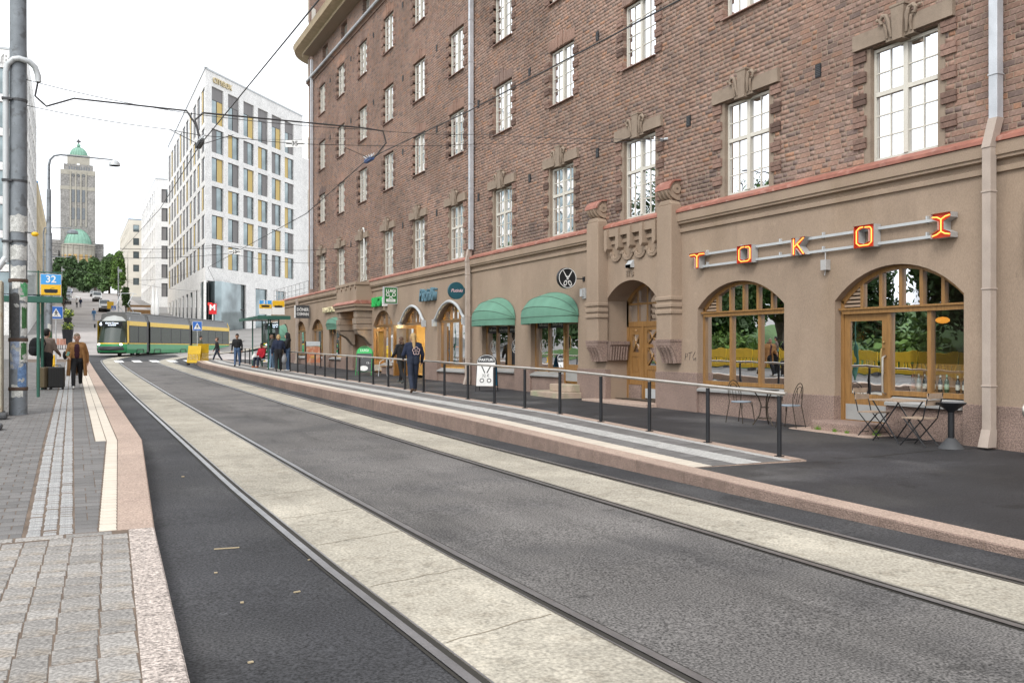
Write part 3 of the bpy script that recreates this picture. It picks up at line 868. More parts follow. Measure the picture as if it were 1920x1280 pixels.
# ventilation grilles
mb = MB()
mb.box(-.012, .03, -.075, .075, -.13, .13)
for i in range(6): mb.box(-.02, -.012, -.06, .06, -.1 + i * .036, -.08 + i * .036, 1)
mgr = mb.mesh('vent_grille', [m_black, m_dgrey])
for yc, z in [(13.5, 7.3), (17.7, 7.25), (21.9, 7.3), (26.1, 7.3), (30.2, 7.3), (34.4, 7.3), (38.6, 7.3), (47, 7.3), (21.9, 10.6), (26.1, 10.75), (30.2, 10.7), (34.4, 10.7), (34.4, 14), (38.6, 10.6), (38.6, 13.9), (43, 13.9), (47, 13.9), (38.6, 17.2), (43, 17.2), (47, 17.2), (51.3, 17.2), (51.3, 13.9)]:
    mk('vent_grille', mgr, bld, (DF - .012, yc - .05, z), w=True)
# ---- ledge, attic, cornice and turret at the top far end
mb = MB()
mb.prism([(DF + .3, 18.25), (DF - .06, 18.25), (DF - .06, 18.33), (DF - .16, 18.38), (DF - .16, 18.46), (DF + .3, 18.55)], 'y', Y0, Y1 + .3)
mb.tube([(DF - .2, Y0, 18.5), (DF - .2, Y1, 18.45)], .07, 8, 1)
mb.build('ledge', [mb_tex, m_zinc], bld, smooth=True, w=True)
mb = MB()
ah = [(yc - .62, yc + .62) for yc in YC if yc > 30]
ys = sorted([30, Y1] + [v for a in ah for v in a])
XA = DF + .18
for a, b in zip(ys, ys[1:]):
    c_ = (a + b) / 2
    if any(p < c_ < q for p, q in ah):
        mb.quad((XA, a, 18.4), (XA, b, 18.4), (XA, b, 18.65), (XA, a, 18.65)); mb.quad((XA, a, 19.85), (XA, b, 19.85), (XA, b, 20.3), (XA, a, 20.3))
        for y in (a, b): mb.quad((XA, y, 18.65), (XA + .5, y, 18.65), (XA + .5, y, 19.85), (XA, y, 19.85))
        mb.quad((XA, a, 19.85), (XA, b, 19.85), (XA + .5, b, 19.85), (XA + .5, a, 19.85)); mb.quad((XA, a, 18.65), (XA, b, 18.65), (XA + .5, b, 18.65), (XA + .5, a, 18.65))
    else: mb.quad((XA, a, 18.4), (XA, b, 18.4), (XA, b, 20.3), (XA, a, 20.3))
mb.build('attic_wall', mb_tex, bld, w=True)
for p, q in ah:
    o = mk('attic_window', sash2, bld, (XA + .12, (p + q) / 2, 18.66), w=True); o.scale = (1, .85, .7)
    mk('pane', pcase[2], o, (.125, -.36, .83)); mk('pane', pcase[2], o, (.125, .36, .83))
mb = MB()
prof = [(0, 20.05), (-.35, 20.15), (-.4, 20.3), (-.85, 20.42), (-.9, 20.6), (-.95, 20.7), (0, 20.8)]
mb.prism([(DF + a, z) for a, z in prof], 'y', 30, Y1)
mb.lathe([(2.8 - a, z) for a, z in prof], (DF + 2.8, Y1, 0), 16, a0=math.pi / 2, a1=math.pi)
mb.build('roof_cornice', mat('cornice_cream', (.5, .4, .27), .8, var=.1), bld, smooth=True, w=True, ang=25)
mb = MB()
for a in (2.0, 2.45, 2.85):
    T = Matrix.Translation((DF + 2.815, Y1, 0)) @ Matrix.Rotation(a, 4, 'Z')
    for z in (7, 10.5, 13.8, 18.7, 22.5): mb.box(2.78, 2.83, -.35, .35, z, z + 1.3, 0, T); mb.box(2.80, 2.84, -.3, .3, z + .06, z + 1.24, 1, T)
mb.build('turret_window', [m_wframe, m_dgrey], bld, w=True)
# ---- rain pipes
def pipe(yc, z0, z1, m, side=.075, dx=0, name='downpipe'):
    mb = MB(); x = DF - .14 + dx
    mb.box(x - side, x + side, yc - side, yc + side, z0, z1)
    z = z0 + .7
    while z < z1:
        mb.box(x - side - .012, x + side + .012, yc - side - .012, yc + side + .012, z, z + .025); mb.box(x, DF + .02 + dx, yc - .02, yc + .02, z, z + .025); z += 1.55
    return mb.build(name, m, bld, w=True, bevel=.006)
for yc in (9.52, 30.55): pipe(yc, 5.42, 21, m_zinc)
pipe(55.2, 5.42, 19.5, m_zinc)
for yc, zb in ((9.6, walk(9.6) + .12), (30.75, walk(30.7) + .1), (59, walk(59) + .1)):
    pipe(yc, zb + .18, 5.0, m_bpipe, dx=-.05)
    mb = MB()
    x = DF - .19
    mb.add([(x - .08, yc - .08, zb + .2), (x + .08, yc - .08, zb + .2), (x + .08, yc + .08, zb + .2), (x - .08, yc + .08, zb + .2), (x - .16, yc - .09, zb - .08), (x + .06, yc - .08, zb - .08), (x + .06, yc + .08, zb - .08), (x - .16, yc + .09, zb - .08)], [(0, 1, 5, 4), (1, 2, 6, 5), (2, 3, 7, 6), (0, 4, 7, 3)])
    mb.build('pipe_shoe', m_bpipe, bld, w=True)
    mb = MB()
    mb.add([(DF - .22, yc - .16, 5.44), (DF - .06, yc - .16, 5.44), (DF - .06, yc, 5.44), (DF - .22, yc, 5.44), (DF - .28, yc - .08, 4.98), (DF - .11, yc - .08, 4.98), (DF - .11, yc + .08, 4.98), (DF - .28, yc + .08, 4.98)], [(0, 1, 5, 4), (1, 2, 6, 5), (2, 3, 7, 6), (3, 0, 4, 7)])
    if yc < 58: mb.build('pipe_offset', m_bpipe, bld, w=True)
# ================================================================ ground floor: stucco wall, shopfronts
class Op: pass
def op(y0, y1, spring, apex, depth=.16):
    o = Op(); o.y0, o.y1, o.s, o.a, o.d = y0, y1, spring, apex, depth
    o.c = (y0 + y1) / 2; o.hw = (y1 - y0) / 2
    rise = apex - spring; o.r = (o.hw ** 2 + rise ** 2) / (2 * rise)
    o.za = lambda Y, inset=0: o.a - o.r + math.sqrt(max(0, (o.r - inset) ** 2 - (Y - o.c) ** 2))
    o.f = walk(o.c)
    return o
A2, A1, EN = op(10.2, 13.03, 2.7, 3.3), op(14.42, 17.32, 2.72, 3.29), op(19.0, 21.4, 3.1, 3.6, .68)
S3, S4, S5, S6, S7 = op(22.95, 26.0, 2.75, 3.5), op(27.15, 29.85, 2.75, 3.55), op(31.4, 34.3, 2.88, 3.57), op(35.75, 38.6, 2.88, 3.57), op(40.0, 43.0, 2.88, 3.6)
E2 = op(44.1, 46.6, 2.9, 3.45, .8)
S8, S9, S10, S11 = op(48.9, 51.5, 2.9, 3.5), op(52.95, 55.7, 2.95, 3.55), op(57.4, 60.2, 2.95, 3.55), op(62.6, 64.6, 2.95, 3.5)
OPS = [A2, A1, EN, S3, S4, S5, S6, S7, E2, S8, S9, S10, S11]
ZT = 5.06
mb = MB()
edges = [Y0] + [v for o in OPS for v in (o.y0, o.y1)] + [68.5]
def vq(y0, y1, z0, z1): mb.quad((DF, y0, z0), (DF, y1, z0), (DF, y1, z1), (DF, y0, z1))
for a, b in zip(edges[0::2], edges[1::2]):
    ysub = frange(a, b, 2)
    for p, q in zip(ysub, ysub[1:]): vq(p, q, -.6, ZT)
for o in OPS:
    N = 16
    P = [(o.y0 + (o.y1 - o.y0) * i / N) for i in range(N + 1)]
    for p, q in zip(P, P[1:]):
        mb.quad((DF, p, o.za(p)), (DF, q, o.za(q)), (DF, q, ZT), (DF, p, ZT))
        mb.quad((DF, p, o.za(p)), (DF + o.d + .15, p, o.za(p)), (DF + o.d + .15, q, o.za(q)), (DF, q, o.za(q)))
    for y in (o.y0, o.y1): mb.quad((DF, y, -.6), (DF + o.d + .15, y, -.6), (DF + o.d + .15, y, o.s), (DF, y, o.s))
mb.quad((DF, 68.5, -.6), (DF + 8, 68.5, -.6), (DF + 8, 68.5, ZT), (DF, 68.5, ZT)); mb.quad((DF, 56, ZT), (DF + 8, 58, ZT), (DF + 8, 68.5, ZT), (DF, 68.5, ZT))
mb.build('stucco_wall', m_stucco, bld, w=True)
def plinth(y0, y1, zt, wrap=True):
    mb = MB(); ys = frange(y0, y1, 3)
    mb.box(DF - .035, DF + (.155 if wrap else .02), y0 - .004, y1 + .004, -.5, zt)
    mb.build('plinth', m_plinth, bld, w=True, bevel=.012)
PZ = [.86, .86, .86 + .33, 1.2, 1.2, 1.2, 1.2, 1.25, 1.3, 1.3, 1.35, 1.4, 1.45, 1.5]
for i, (a, b) in enumerate(zip(edges[0::2], edges[1::2])):
    if i == 2: plinth(17.32, 17.9, 1.2, True); plinth(17.9, 19.0, 1.2); continue
    plinth(a, b, PZ[i])
# cornice of the ground floor
ces = [(Y0, 17.95), (22.0, 43.2), (46.95, 68.5)]
for a, b in ces:
    mb = MB(); mb.prism([(DF + .1, 5.06), (DF - .14, 5.06), (DF - .14, 4.86), (DF - .11, 4.84), (DF - .11, 4.8), (DF - .015, 4.78), (DF - .015, 4.7), (DF - .05, 4.68), (DF - .05, 4.6), (DF + .1, 4.58)], 'y', a, b)
    mb.build('cornice', m_stucco, bld, w=True)
for a, b in [(Y0, 17.95), (18.55, 21.3), (22.0, 43.2), (46.95, 68.5)]:
    ys = frange(a, b, 2.0)
    for p, q in zip(ys, ys[1:]):
        mb = MB(); mb.prism([(DF + .02, 5.24), (DF - .17, 5.13), (DF - .17, 5.07), (DF + .02, 5.065)], 'y', p + .002, q - .002)
        o = mb.build('flashing_sheet', m_red, bld, w=True)
mb = MB(); mb.box(DF - .14, DF + .1, 18.56, 21.3, 4.82, 5.06); mb.build('cornice', m_stucco, bld, w=True)

# ---- shopfront joinery
XF = DF + .16
def arch_band(mb, o, x0, x1_, t, z0, m=0):
    N = 16
    P = [o.y0 + .003 + (o.y1 - o.y0 - .006) * i / N for i in range(N + 1)]
    for p, q in zip(P, P[1:]):
        f = lambda Y: min(o.y1 - t, max(o.y0 + t, o.c + (Y - o.c) * (o.hw - t) / o.hw))
        a, b, c_, d = (p, o.za(p) - .002), (q, o.za(q) - .002), (f(q), o.za(q) - t), (f(p), o.za(p) - t)
        vs = [(x0, *a), (x0, *b), (x0, *c_), (x0, *d), (x1_, *a), (x1_, *b), (x1_, *c_), (x1_, *d)]
        mb.add(vs, [(0, 1, 2, 3), (7, 6, 5, 4), (3, 2, 6, 7), (0, 4, 5, 1)], m)
    for y, s in ((o.y0 + .003, 1), (o.y1 - .003, -1)):
        a, b = sorted((y, y + s * t)); mb.box(x0, x1_, a, b, z0, o.s - .0, m)
def quadpane(name, poly, X, m, parent):
    mb = MB(); mb.add([(X, y, z) for y, z in poly], [tuple(range(len(poly)))])
    return mb.build(name, m, parent)
m_louver = mat('louver_slat', (.34, .25, .18), .7, var=.1)
def shopfront(o, sill, tr, cols, fans=6, louver=True, doorspan=None, fm=None, gm=None, name='shop_window', tint=None):
    fm = fm or m_wood; gm = gm or m_sglass
    mb = MB(); x0, x1_ = XF, XF + .09
    z0 = sill if not doorspan else o.f
    arch_band(mb, o, x0, x1_, .075, z0)
    mb.box(x0 - .05, x1_ - .01, o.y0 + .078, o.y1 - .078, tr - .06, tr + .05)          # transom
    mb.box(x0 - .08, x0 - .05, o.y0 + .02, o.y1 - .02, tr + .02, tr + .055)
    ca = [o.y0 + .078] + cols + [o.y1 - .078]
    for y in cols: mb.box(x0 - .01, x1_ - .005, y - .04, y + .04, z0, tr - .06)
    segs = [(a, b) for a, b in zip(ca, ca[1:])]
    win = [s for s in segs if not (doorspan and doorspan[0] - .1 < (s[0] + s[1]) / 2 < doorspan[1] + .1)]
    for a, b in win: mb.box(x0 + .003, x1_ - .003, a, b, sill, sill + .09)
    fy = [o.y0 + .078 + (o.y1 - o.y0 - .156) * i / fans for i in range(fans + 1)]
    for y in fy[1:-1]: mb.box(x0 - .004, x1_ - .006, y - .035, y + .035, tr + .05, o.za(y) - .06)
    w = mb.build(name, fm, bld, w=True)
    for a, b in win:
        quadpane('pane', [(a, sill + .09), (b, sill + .09), (b, tr - .06), (a, tr - .06)], x0 + .05, gm, w)
    for i, (a, b) in enumerate(zip(fy, fy[1:])):
        top = lambda Y: max(tr + .06, o.za(Y) - .06)
        P = [b + (a - b) * k / 4 for k in range(5)]
        poly = [(a, tr + .05), (b, tr + .05)] + [(y, top(y)) for y in P]
        if louver and i == fans - 1:
            lv = MB(); z = tr + .08
            while z < top(a) - .02:
                yy = b
                while yy > a and top(yy) < z + .05: yy -= .05
                if yy > a + .08: lv.box(x0 + .02, x0 + .06, a + .03, yy, z, z + .045)
                z += .075
            lv.build('louver', m_louver, w)
        else: quadpane('fan_light', poly, x0 + .05, gm, w)
    return w
m_sillg = mat('sill_grey', (.36, .36, .35), .5, .2, var=.08)
def apron(o, y0, y1, sill, metal=m_sillg):
    mb = MB(); mb.box(DF + .03, XF + .1, y0, y1, -.5, sill - .06); mb.build('apron', m_plinth, bld, w=True)
    mb = MB(); mb.prism([(DF - .05, sill - .15), (DF - .05, sill - .1), (XF + .02, sill), (XF + .02, sill - .05), (DF + .02, sill - .15)], 'y', y0 + .03, y1 - .03)
    mb.build('window_sill', metal, bld, w=True)
def door(y0, y1, z0, z1, X=None, name='door', hinge=None, ang=0, m=None, glass_h=(.52, None), kick=.32):
    """a glazed wooden door in the shopfront plane, or swung open about its hinge edge"""
    X = X or XF + .02; m = m or m_wood; w_ = y1 - y0; h = z1 - z0
    mb = MB(); gb = glass_h[0] * 1.0; gt = h - .14
    mb.box(0, .05, 0, .14, 0, h); mb.box(0, .05, w_ - .14, w_, 0, h); mb.box(.001, .049, .14, w_ - .14, gt, h); mb.box(.001, .049, .14, w_ - .14, 0, gb)
    hx = hinge if hinge is not None else 0
    o = mb.build(name, m, bld, w=True)
    if hx == 1: o.location = (X, y1, z0); o.data.transform(Matrix.Translation((0, -w_, 0)))
    else: o.location = (X, y0, z0)
    sh = -w_ if hx == 1 else 0
    o.rotation_euler.z = ang
    quadpane('pane', [(.14 + sh, gb), (w_ - .14 + sh, gb), (w_ - .14 + sh, gt), (.14 + sh, gt)], .025, m_sglass, o)
    mb = MB(); mb.box(-.006, .0, .03 + sh, w_ - .03 + sh, .02, kick); mb.build('kick_plate', m_sillg if m is m_wood else m_dgrey, o)
    hy = (.09 if hx == 1 else w_ - .09) + sh
    mb = MB(); mb.tube([(0, hy, .95), (-.07, hy, .97), (-.08, hy, 1.05), (-.08, hy, 1.3), (-.07, hy, 1.38), (0, hy, 1.4)], .014, 8); mb.ball((-.01, hy, 1.5), .025, 8)
    mb.build('handle', mat_brass, o, smooth=True)
    return o
mat_brass = mat('brass', (.45, .33, .14), .3, .8, var=.1)
def room(o, m, depth=2.6, back=None, top=3.7):
    mb = MB(); a, b = o.y0 - .35, o.y1 + .35; x0, x1_ = XF + .12, XF + depth; f = o.f + .1
    mb.quad((x0, a, f), (x1_, a, f), (x1_, b, f), (x0, b, f), 0); mb.quad((x0, a, top), (x1_, a, top), (x1_, b, top), (x0, b, top), 0)
    mb.quad((x1_, a, f), (x1_, b, f), (x1_, b, top), (x1_, a, top), 1); mb.quad((x0, a, f), (x1_, a, f), (x1_, a, top), (x0, a, top), 0); mb.quad((x0, b, f), (x1_, b, f), (x1_, b, top), (x0, b, top), 0)
    mb.build('shop_interior', [m, back or m], bld, w=True)
def shop_lamp(o, y, z=2.9, x=1.2, r=.11, glow=None):
    mb = MB(); mb.ball((0, 0, 0), (r, r, r * .8), 10); mb.tube([(0, 0, r * .7), (0, 0, 3.65 - z)], .008, 5, 1)
    b = mb.build('pendant_lamp', [glow or m_lampw, m_black], None, smooth=True, loc=(XF + x, y, z))
    where = 'the wine bar' if y < 14 else 'the barber shop with the large awning' if y < 26.5 else 'the barber shop with the smaller awning' if y < 30.5 else 'the stationery shop window' if y < 35 else 'the stationery shop door' if y < 39 else 'the pizzeria' if y < 43 else 'the bakery'
    return tag(b, 'warm glowing pendant lamp hanging inside ' + where, 'lamp', 'lamps inside the shops')

# wine bar: window and door
apron(A1, A1.y0, A1.y1, .92); shopfront(A1, .93, 2.58, [15.35, 16.3]); room(A1, m_int)
apron(A2, A2.y0, 11.83, .9); shopfront(A2, .92, 2.5, [11.0, 11.87], doorspan=(11.9, 12.95)); room(A2, m_int)
d = door(11.91, 12.95, A2.f + .2, 2.44, hinge=1)
mb = MB(); mb.tube([(-.02, -1.0, .55), (-.1, -1.0, .58), (-.1, -1.0, 1.22), (-.02, -1.0, 1.25)], .02, 8); mb.build('pull_bar', m_steel, d, smooth=True)
mb = MB(); mb.box(XF - .02, XF + .3, 11.88, 13.03, A2.f - .2, A2.f + .19); mb.build('threshold', m_stone, bld, w=True)
# barber: two openings
apron(S3, 24.05, S3.y1, 1.05); shopfront(S3, 1.1, 2.72, [24.07, 25.05], fans=5, louver=False, doorspan=(23.0, 24.0)); room(S3, m_intw)
door(23.03, 24.03, S3.f + .42, 2.66, m=m_wood)
apron(S4, S4.y0, S4.y1, 1.1); shopfront(S4, 1.12, 2.62, [28.0, 28.92], fans=6, louver=False); room(S4, m_intw)
# stationery shop
apron(S5, S5.y0, S5.y1, 1.0); shopfront(S5, 1.05, 2.86, [32.35, 33.3], louver=False); room(S5, m_intw)
shopfront(S6, 1.05, 2.86, [37.5], louver=False, doorspan=(35.8, 37.45)); room(S6, m_intw); apron(S6, 37.5, S6.y1, 1.05)
door(36.0, 37.4, S6.f + .1, 2.78, hinge=1, ang=R(-62))
# pizzeria
shopfront(S7, 1.1, 2.86, [41.1, 41.8], fans=4, doorspan=(41.9, 42.95)); room(S7, m_intw); apron(S7, S7.y0, 41.8, 1.1)
door(41.9, 42.9, S7.f + .1, 2.75, X=DF - .02, hinge=1, ang=R(82))
for o, cl in ((S8, [49.8]), (S9, [53.9]), (S10, [58.4])):
    apron(o, o.y0, o.y1, 1.3); shopfront(o, 1.35, 2.9, cl, fans=5, louver=False); room(o, m_intw if o is S8 else m_int)
shopfront(S11, 1.4, 2.9, [], fans=3, louver=False); room(S11, m_int); apron(S11, S11.y0, S11.y1, 1.4)
# things one sees through the panes
m_amber = mat('amber_shade', (.8, .35, .05), .5, emit=(1, .38, .05), es=.8, var=0)
for y, z, r_ in ((11.45, 2.3, .13), (10.75, 2.38, .09)): shop_lamp(A2, y, z, .9, r_, m_amber).scale = (1, 1, .6)
for y in (23.6, 25.2, 28.2, 29.2): shop_lamp(None, y, 3.0)
for y in (31.9, 32.9, 33.8, 36.4, 37.8, 40.6, 41.5, 49.6, 50.8): shop_lamp(None, y, 2.8, .75, .15)
shelf_cols = [(.55, .2, .05), (.7, .55, .08), (.2, .35, .3), (.6, .6, .55), (.1, .13, .3), (.5, .12, .1)]
mcs = [mat('goods_%s' % 'abcdef'[i], c_, .7) for i, c_ in enumerate(shelf_cols)]
def shelf(o, y0, y1, x, label, zt=2.5):
    t = thing('display_shelf', label, 'shelf', (XF + x, (y0 + y1) / 2, o.f + .1))
    zf = o.f + .1; h = zt - zf
    mb = MB(); w = (y1 - y0) / 2
    for s in (-1, 1): mb.box(0, .3, s * w - .015, s * w + .015, 0, h)
    mb.build('side_panel', m_wood, t)
    for i in range(5):
        z = .1 + (h - .15) * i / 5
        mb = MB(); mb.box(.01, .29, -w + .02, w - .02, z, z + .03); sh = mb.build('shelf_board', m_wood, t)
        y = -w + .05; mb = MB()
        while y < w - .15:
            ww = random.uniform(.07, .16); mb.box(.04, .22, y, y + ww, z + .031, z + .031 + random.uniform(.12, .3), random.randrange(6)); y += ww + random.uniform(.01, .06)
        mb.build('goods', mcs, sh)['kind'] = 'stuff'
shelf(S5, 31.5, 32.9, .9, 'wooden shelf of colourful goods in the stationery shop window'); shelf(S5, 33.0, 34.2, 1.5, 'wooden shelf of goods deeper inside the stationery shop')
shelf(S3, 24.3, 25.9, 1.7, 'wooden shelf of bottles at the back of the barber shop'); shelf(S4, 27.3, 29.6, 1.9, 'long wooden product shelf behind the narrower barber shop window', 2.2)
shelf(S7, 40.2, 41.6, 1.4, 'wooden shelf of goods inside the pizzeria'); shelf(S8, 49.1, 51.2, 1.3, 'wooden shelf seen through the window beyond the oriel')

# ---- street entrance between the pilasters
XD = DF + .68
ef = walk(20.2) + .1
mb = MB()
mb.box(XD, XD + .1, 19.003, 21.397, 2.38, 2.52)
mb.box(XD, XD + .1, 21.3, 21.397, ef, 3.1); mb.box(XD, XD + .1, 19.003, 19.1, ef, 3.1)
for y in (20.62,): mb.box(XD, XD + .1, y - .05, y + .05, ef, 2.38)
for y in (19.5, 19.95, 20.4, 20.85): mb.box(XD + .01, XD + .08, y - .03, y + .03, 2.52, EN.za(y))
mb.box(XD + .012, XD + .078, 19.1, 21.3, 2.98, 3.03)
arch_band(mb, EN, XD, XD + .09, .09, 2.52)
fr = mb.build('entrance_frame', m_wood, bld, w=True)
quadpane('fan_light', [(19.0, 2.52), (21.4, 2.52)] + [(y, EN.za(y) - .03) for y in (21.4, 20.9, 20.4, 19.9, 19.4, 19.0)], XD + .05, m_sglass, fr)
def xdoor(y0, y1, z0):
    mb = MB(); h = 2.38 - z0; w_ = y1 - y0
    s = .13 if w_ > .6 else .09
    mb.box(0, .06, 0, s, 0, h); mb.box(0, .06, w_ - s, w_, 0, h)
    zs_ = [(.0, .36), (.92, 1.02), (1.52, 1.62), (2.05, h)] if False else [(0, .3), (.78, .9), (1.38, 1.48), (h - .1, h)]
    for a, b in zs_: mb.box(.001, .059, s, w_ - s, a, b)
    mb.box(.02, .05, s, w_ - s, .3, .78); mb.box(.008, .02, s + .06, w_ - s - .06, .36, .72)
    for a, b in ((.9, 1.38), (1.48, h - .1)):
        for q in (1, -1):
            dy, dz = w_ - 2 * s, b - a; l = math.hypot(dy, dz)
            T = Matrix.Translation((.03, w_ / 2, (a + b) / 2)) @ Matrix.Rotation(q * math.atan2(dz, dy), 4, 'X')
            mb.box(-.018 + q * .002, .012 + q * .002, -l / 2, l / 2, -.018, .018, 0, T)
        mb.ball((.0, w_ / 2, (a + b) / 2), (.02, .05, .05), 8)
    o = mb.build('entrance_door', m_wood, bld, w=True); o.location = (XD + .02, y0, z0)
    for a, b in ((.9, 1.38), (1.48, h - .1)): quadpane('pane', [(s, a), (w_ - s, a), (w_ - s, b), (s, b)], .045, m_sglass, o)
    return o
xdoor(20.68, 21.29, ef + .38)
d1 = xdoor(19.84, 20.56, ef + .02); d2 = xdoor(19.11, 19.83, ef + .02)
for dd in (d1, d2):
    mb = MB(); mb.box(-.006, 0, .05, .67, .01, .27); mb.build('kick_plate', m_lgrey, dd)
mb = MB(); mb.tube([(0, .66, 1.0), (-.07, .66, 1.02), (-.07, .66, 1.4), (0, .66, 1.42)], .014, 8); mb.build('handle', mat_brass, d2, smooth=True)
mb = MB(); mb.box(XD + .0, XD + .1, 20.66, 21.3, ef - .2, ef + .37); mb.build('apron', m_plinth, bld, w=True)
mb = MB(); mb.prism([(12.85, 21.9), (13.0, 18.95), (XD + .6, 18.95), (XD + .6, 21.9)], 'z', walk(20) - .2, walk(20.5) + .07); mb.build('door_step', m_pink, bld, w=True, bevel=.015)
room(EN, m_int, 3.2)
# jamb corbel inside the recess
for y, s in ((21.4, -1), (19.0, 1)):
    mb = MB()
    pr = [(0, 1.45), (0, 1.98), (.2, 1.98), (.2, 1.88), (.16, 1.86), (.09, 1.45)]
    mb.prism([(y + s * a, z) for a, z in pr], 'x', DF + .02, XD - .03)
    for k in range(7): mb.tube([(DF + .08 + k * .085, y + s * .16, 1.84), (DF + .08 + k * .085, y + s * .12, 1.62), (DF + .08 + k * .085, y + s * .1, 1.46)], .035, 6)
    mb.build('recess_corbel', m_plinth, bld, smooth=True, w=True)
def pilaster(y0, y1):
    mb = MB(); c_ = (y0 + y1) / 2; x = DF - .31
    mb.box(x, DF + .02, y0, y1, 1.98, 5.28)
    for z in (2.62, 2.78, 2.95): mb.box(x - .035, DF + .01, y0 - .035, y1 + .035, z, z + .1)
    mb.prism([(y0, 5.28), (y1, 5.28), (y1 - .1, 5.4), (y0 + .1, 5.4)], 'x', x + .02, DF)
    p = mb.build('pilaster', m_stucco, bld, w=True, bevel=.02)
    mb = MB()
    mb.prism([(x + .01, 1.42), (DF, 1.42), (DF, 1.98), (x - .02, 1.98), (x - .02, 1.85), (x + .08, 1.72), (x + .16, 1.55), (x + .18, 1.42)][1:], 'y', y0 - .004, y1 + .004)
    for k in range(4):
        y = y0 + (y1 - y0) * (k + .5) / 4
        mb.tube([(x + .0, y, 1.84), (x + .1, y, 1.68), (x + .16, y, 1.5), (x + .17, y, 1.42)], .055, 7)
    mb.box(x - .03, DF, y0 - .02, y1 + .02, 1.95, 2.0)
    mb.build('corbel', m_plinth, p, smooth=True, ang=30)
    mb = MB()
    pr = [(DF + .02, 5.4), (x + .22, 5.4), (x + .06, 5.47), (x - .02, 5.57), (x - .04, 5.66), (x + .02, 5.76), (x + .12, 5.83), (DF + .02, 5.86)]
    mb.prism(pr, 'y', y0 + .05, y1 - .05)
    for s in (y0 + .05, y1 - .05):
        T = Matrix.Translation((x + .2, s, 5.66)) @ Matrix.Rotation(R(90), 4, 'X')
        mb.lathe([(.03, -.03), (.11, -.03), (.13, 0), (.11, .03), (.03, .03)], n=12, T=T, cap=False)
    for k in range(3): mb.tube([(x + .14, y0 + .15 + k * .15, 5.42), (x + .0, y0 + .15 + k * .15, 5.52), (x - .05, y0 + .15 + k * .15, 5.62)], .04, 6)
    mb.build('scroll_capital', m_stucco, p, smooth=True, ang=30)
    mb = MB()
    a = [(x - .06, 5.65), (x - .04, 5.74), (x + .03, 5.83), (x + .13, 5.89), (DF + .03, 5.92)]
    b = [(DF + .03, 5.875), (x + .13, 5.85), (x + .05, 5.79), (x - .0, 5.72), (x - .03, 5.65)]
    mb.prism(a + b, 'y', y0 + .0, y1 - .0); mb.build('red_cap', m_red, p)
pilaster(21.33, 21.95); pilaster(17.95, 18.55)
for i in range(5):
    y = 18.85 + i * .57
    mb = MB(); mb.prism([(y - .07, 5.02), (y - .07, 4.5), (y, 4.42), (y + .07, 4.5), (y + .07, 5.02)], 'x', DF - .2, DF - .0); mb.build('pendant_bracket', m_stucco, bld, w=True)
    if i < 4:
        mb = MB()
        for k, r_ in enumerate((.2, .15, .24)):
            mb.tube([(DF - .03, y + .285 + r_ * math.cos(a), 4.36 - r_ * .85 * math.sin(a)) for a in [math.pi * j / 8 for j in range(9)]], .026, 6)
        for s in (.05, .52): mb.lathe([(0, -.04), (.06, -.03), (.06, .05), (0, .06)], T=Matrix.Translation((DF - .03, y + s, 4.37)) @ Matrix.Rotation(R(90), 4, 'Y'), n=10)
        mb.build('plaster_swag', m_stucco, bld, smooth=True, w=True)
mb = MB(); mb.box(DF - .06, DF, 18.56, 21.3, 4.62, 4.72); mb.build('string_course', m_stucco, bld, w=True)
mb = MB(); mb.box(DF - .12, DF, 20.0, 20.26, 3.92, 4.0); mb.prism([(DF - .12, 3.92), (DF - .12, 4.0), (DF - .02, 4.12), (DF, 4.12), (DF, 3.92)], 'y', 20.01, 20.25); mb.build('door_lamp', m_lgrey, bld, w=True)
text('house_number', '11 B', .2, m_stone, bld, FT(DF - .012, 20.2, 3.76), .02, bold=.004)
# steps (loose granite blocks in front of doors)
def rstep(y0, y1, x0, x1_, z0, z1, m):
    r = .18; pts = [(x1_, y0), (x1_, y1)]
    pts += [(x0 + r - r * math.sin(a), y1 - r + r * math.cos(a)) for a in [R(90) * k / 4 for k in range(5)]]
    pts += [(x0 + r - r * math.cos(a), y0 + r - r * math.sin(a)) for a in [R(90) * k / 4 for k in range(5)]]
    mb = MB(); mb.prism(pts, 'z', z0, z1); return mb
m_step = mat('step_stone', (.4, .31, .24), .9, var=.12, scale=4, fine=90, fvar=.25, bump=.6, col2=(.3, .3, .2), c2=(.5, .7))
t = thing('door_steps', 'two stacked pale stone steps before the barber shop door', 'steps', (12.8, 23.4, walk(23.4)))
rstep(22.7, 24.6, 12.55, DF + .3, walk(23.4) - .1, walk(23.4) + .16, 0).build('lower_step', m_step, t, w=True, bevel=.02)
rstep(22.8, 24.1, 12.95, DF + .2, walk(23.4) + .162, walk(23.4) + .38, 0).build('upper_step', m_step, t, w=True, bevel=.02)
t = thing('door_step_block', 'rounded rough brown stone step before the wine bar door', 'step', (13.0, 12.4, walk(12.4)))
rstep(11.75, 13.25, 12.85, DF + .3, walk(12.4) - .1, walk(12.4) + .19, 0).build('block', m_plinth, t, w=True, bevel=.03)
rstep(11.55, 13.6, 12.6, DF - .04, walk(12.4) - .1, walk(12.4) + .02, 0).build('foot_slab', m_pink, t, w=True, bevel=.01)
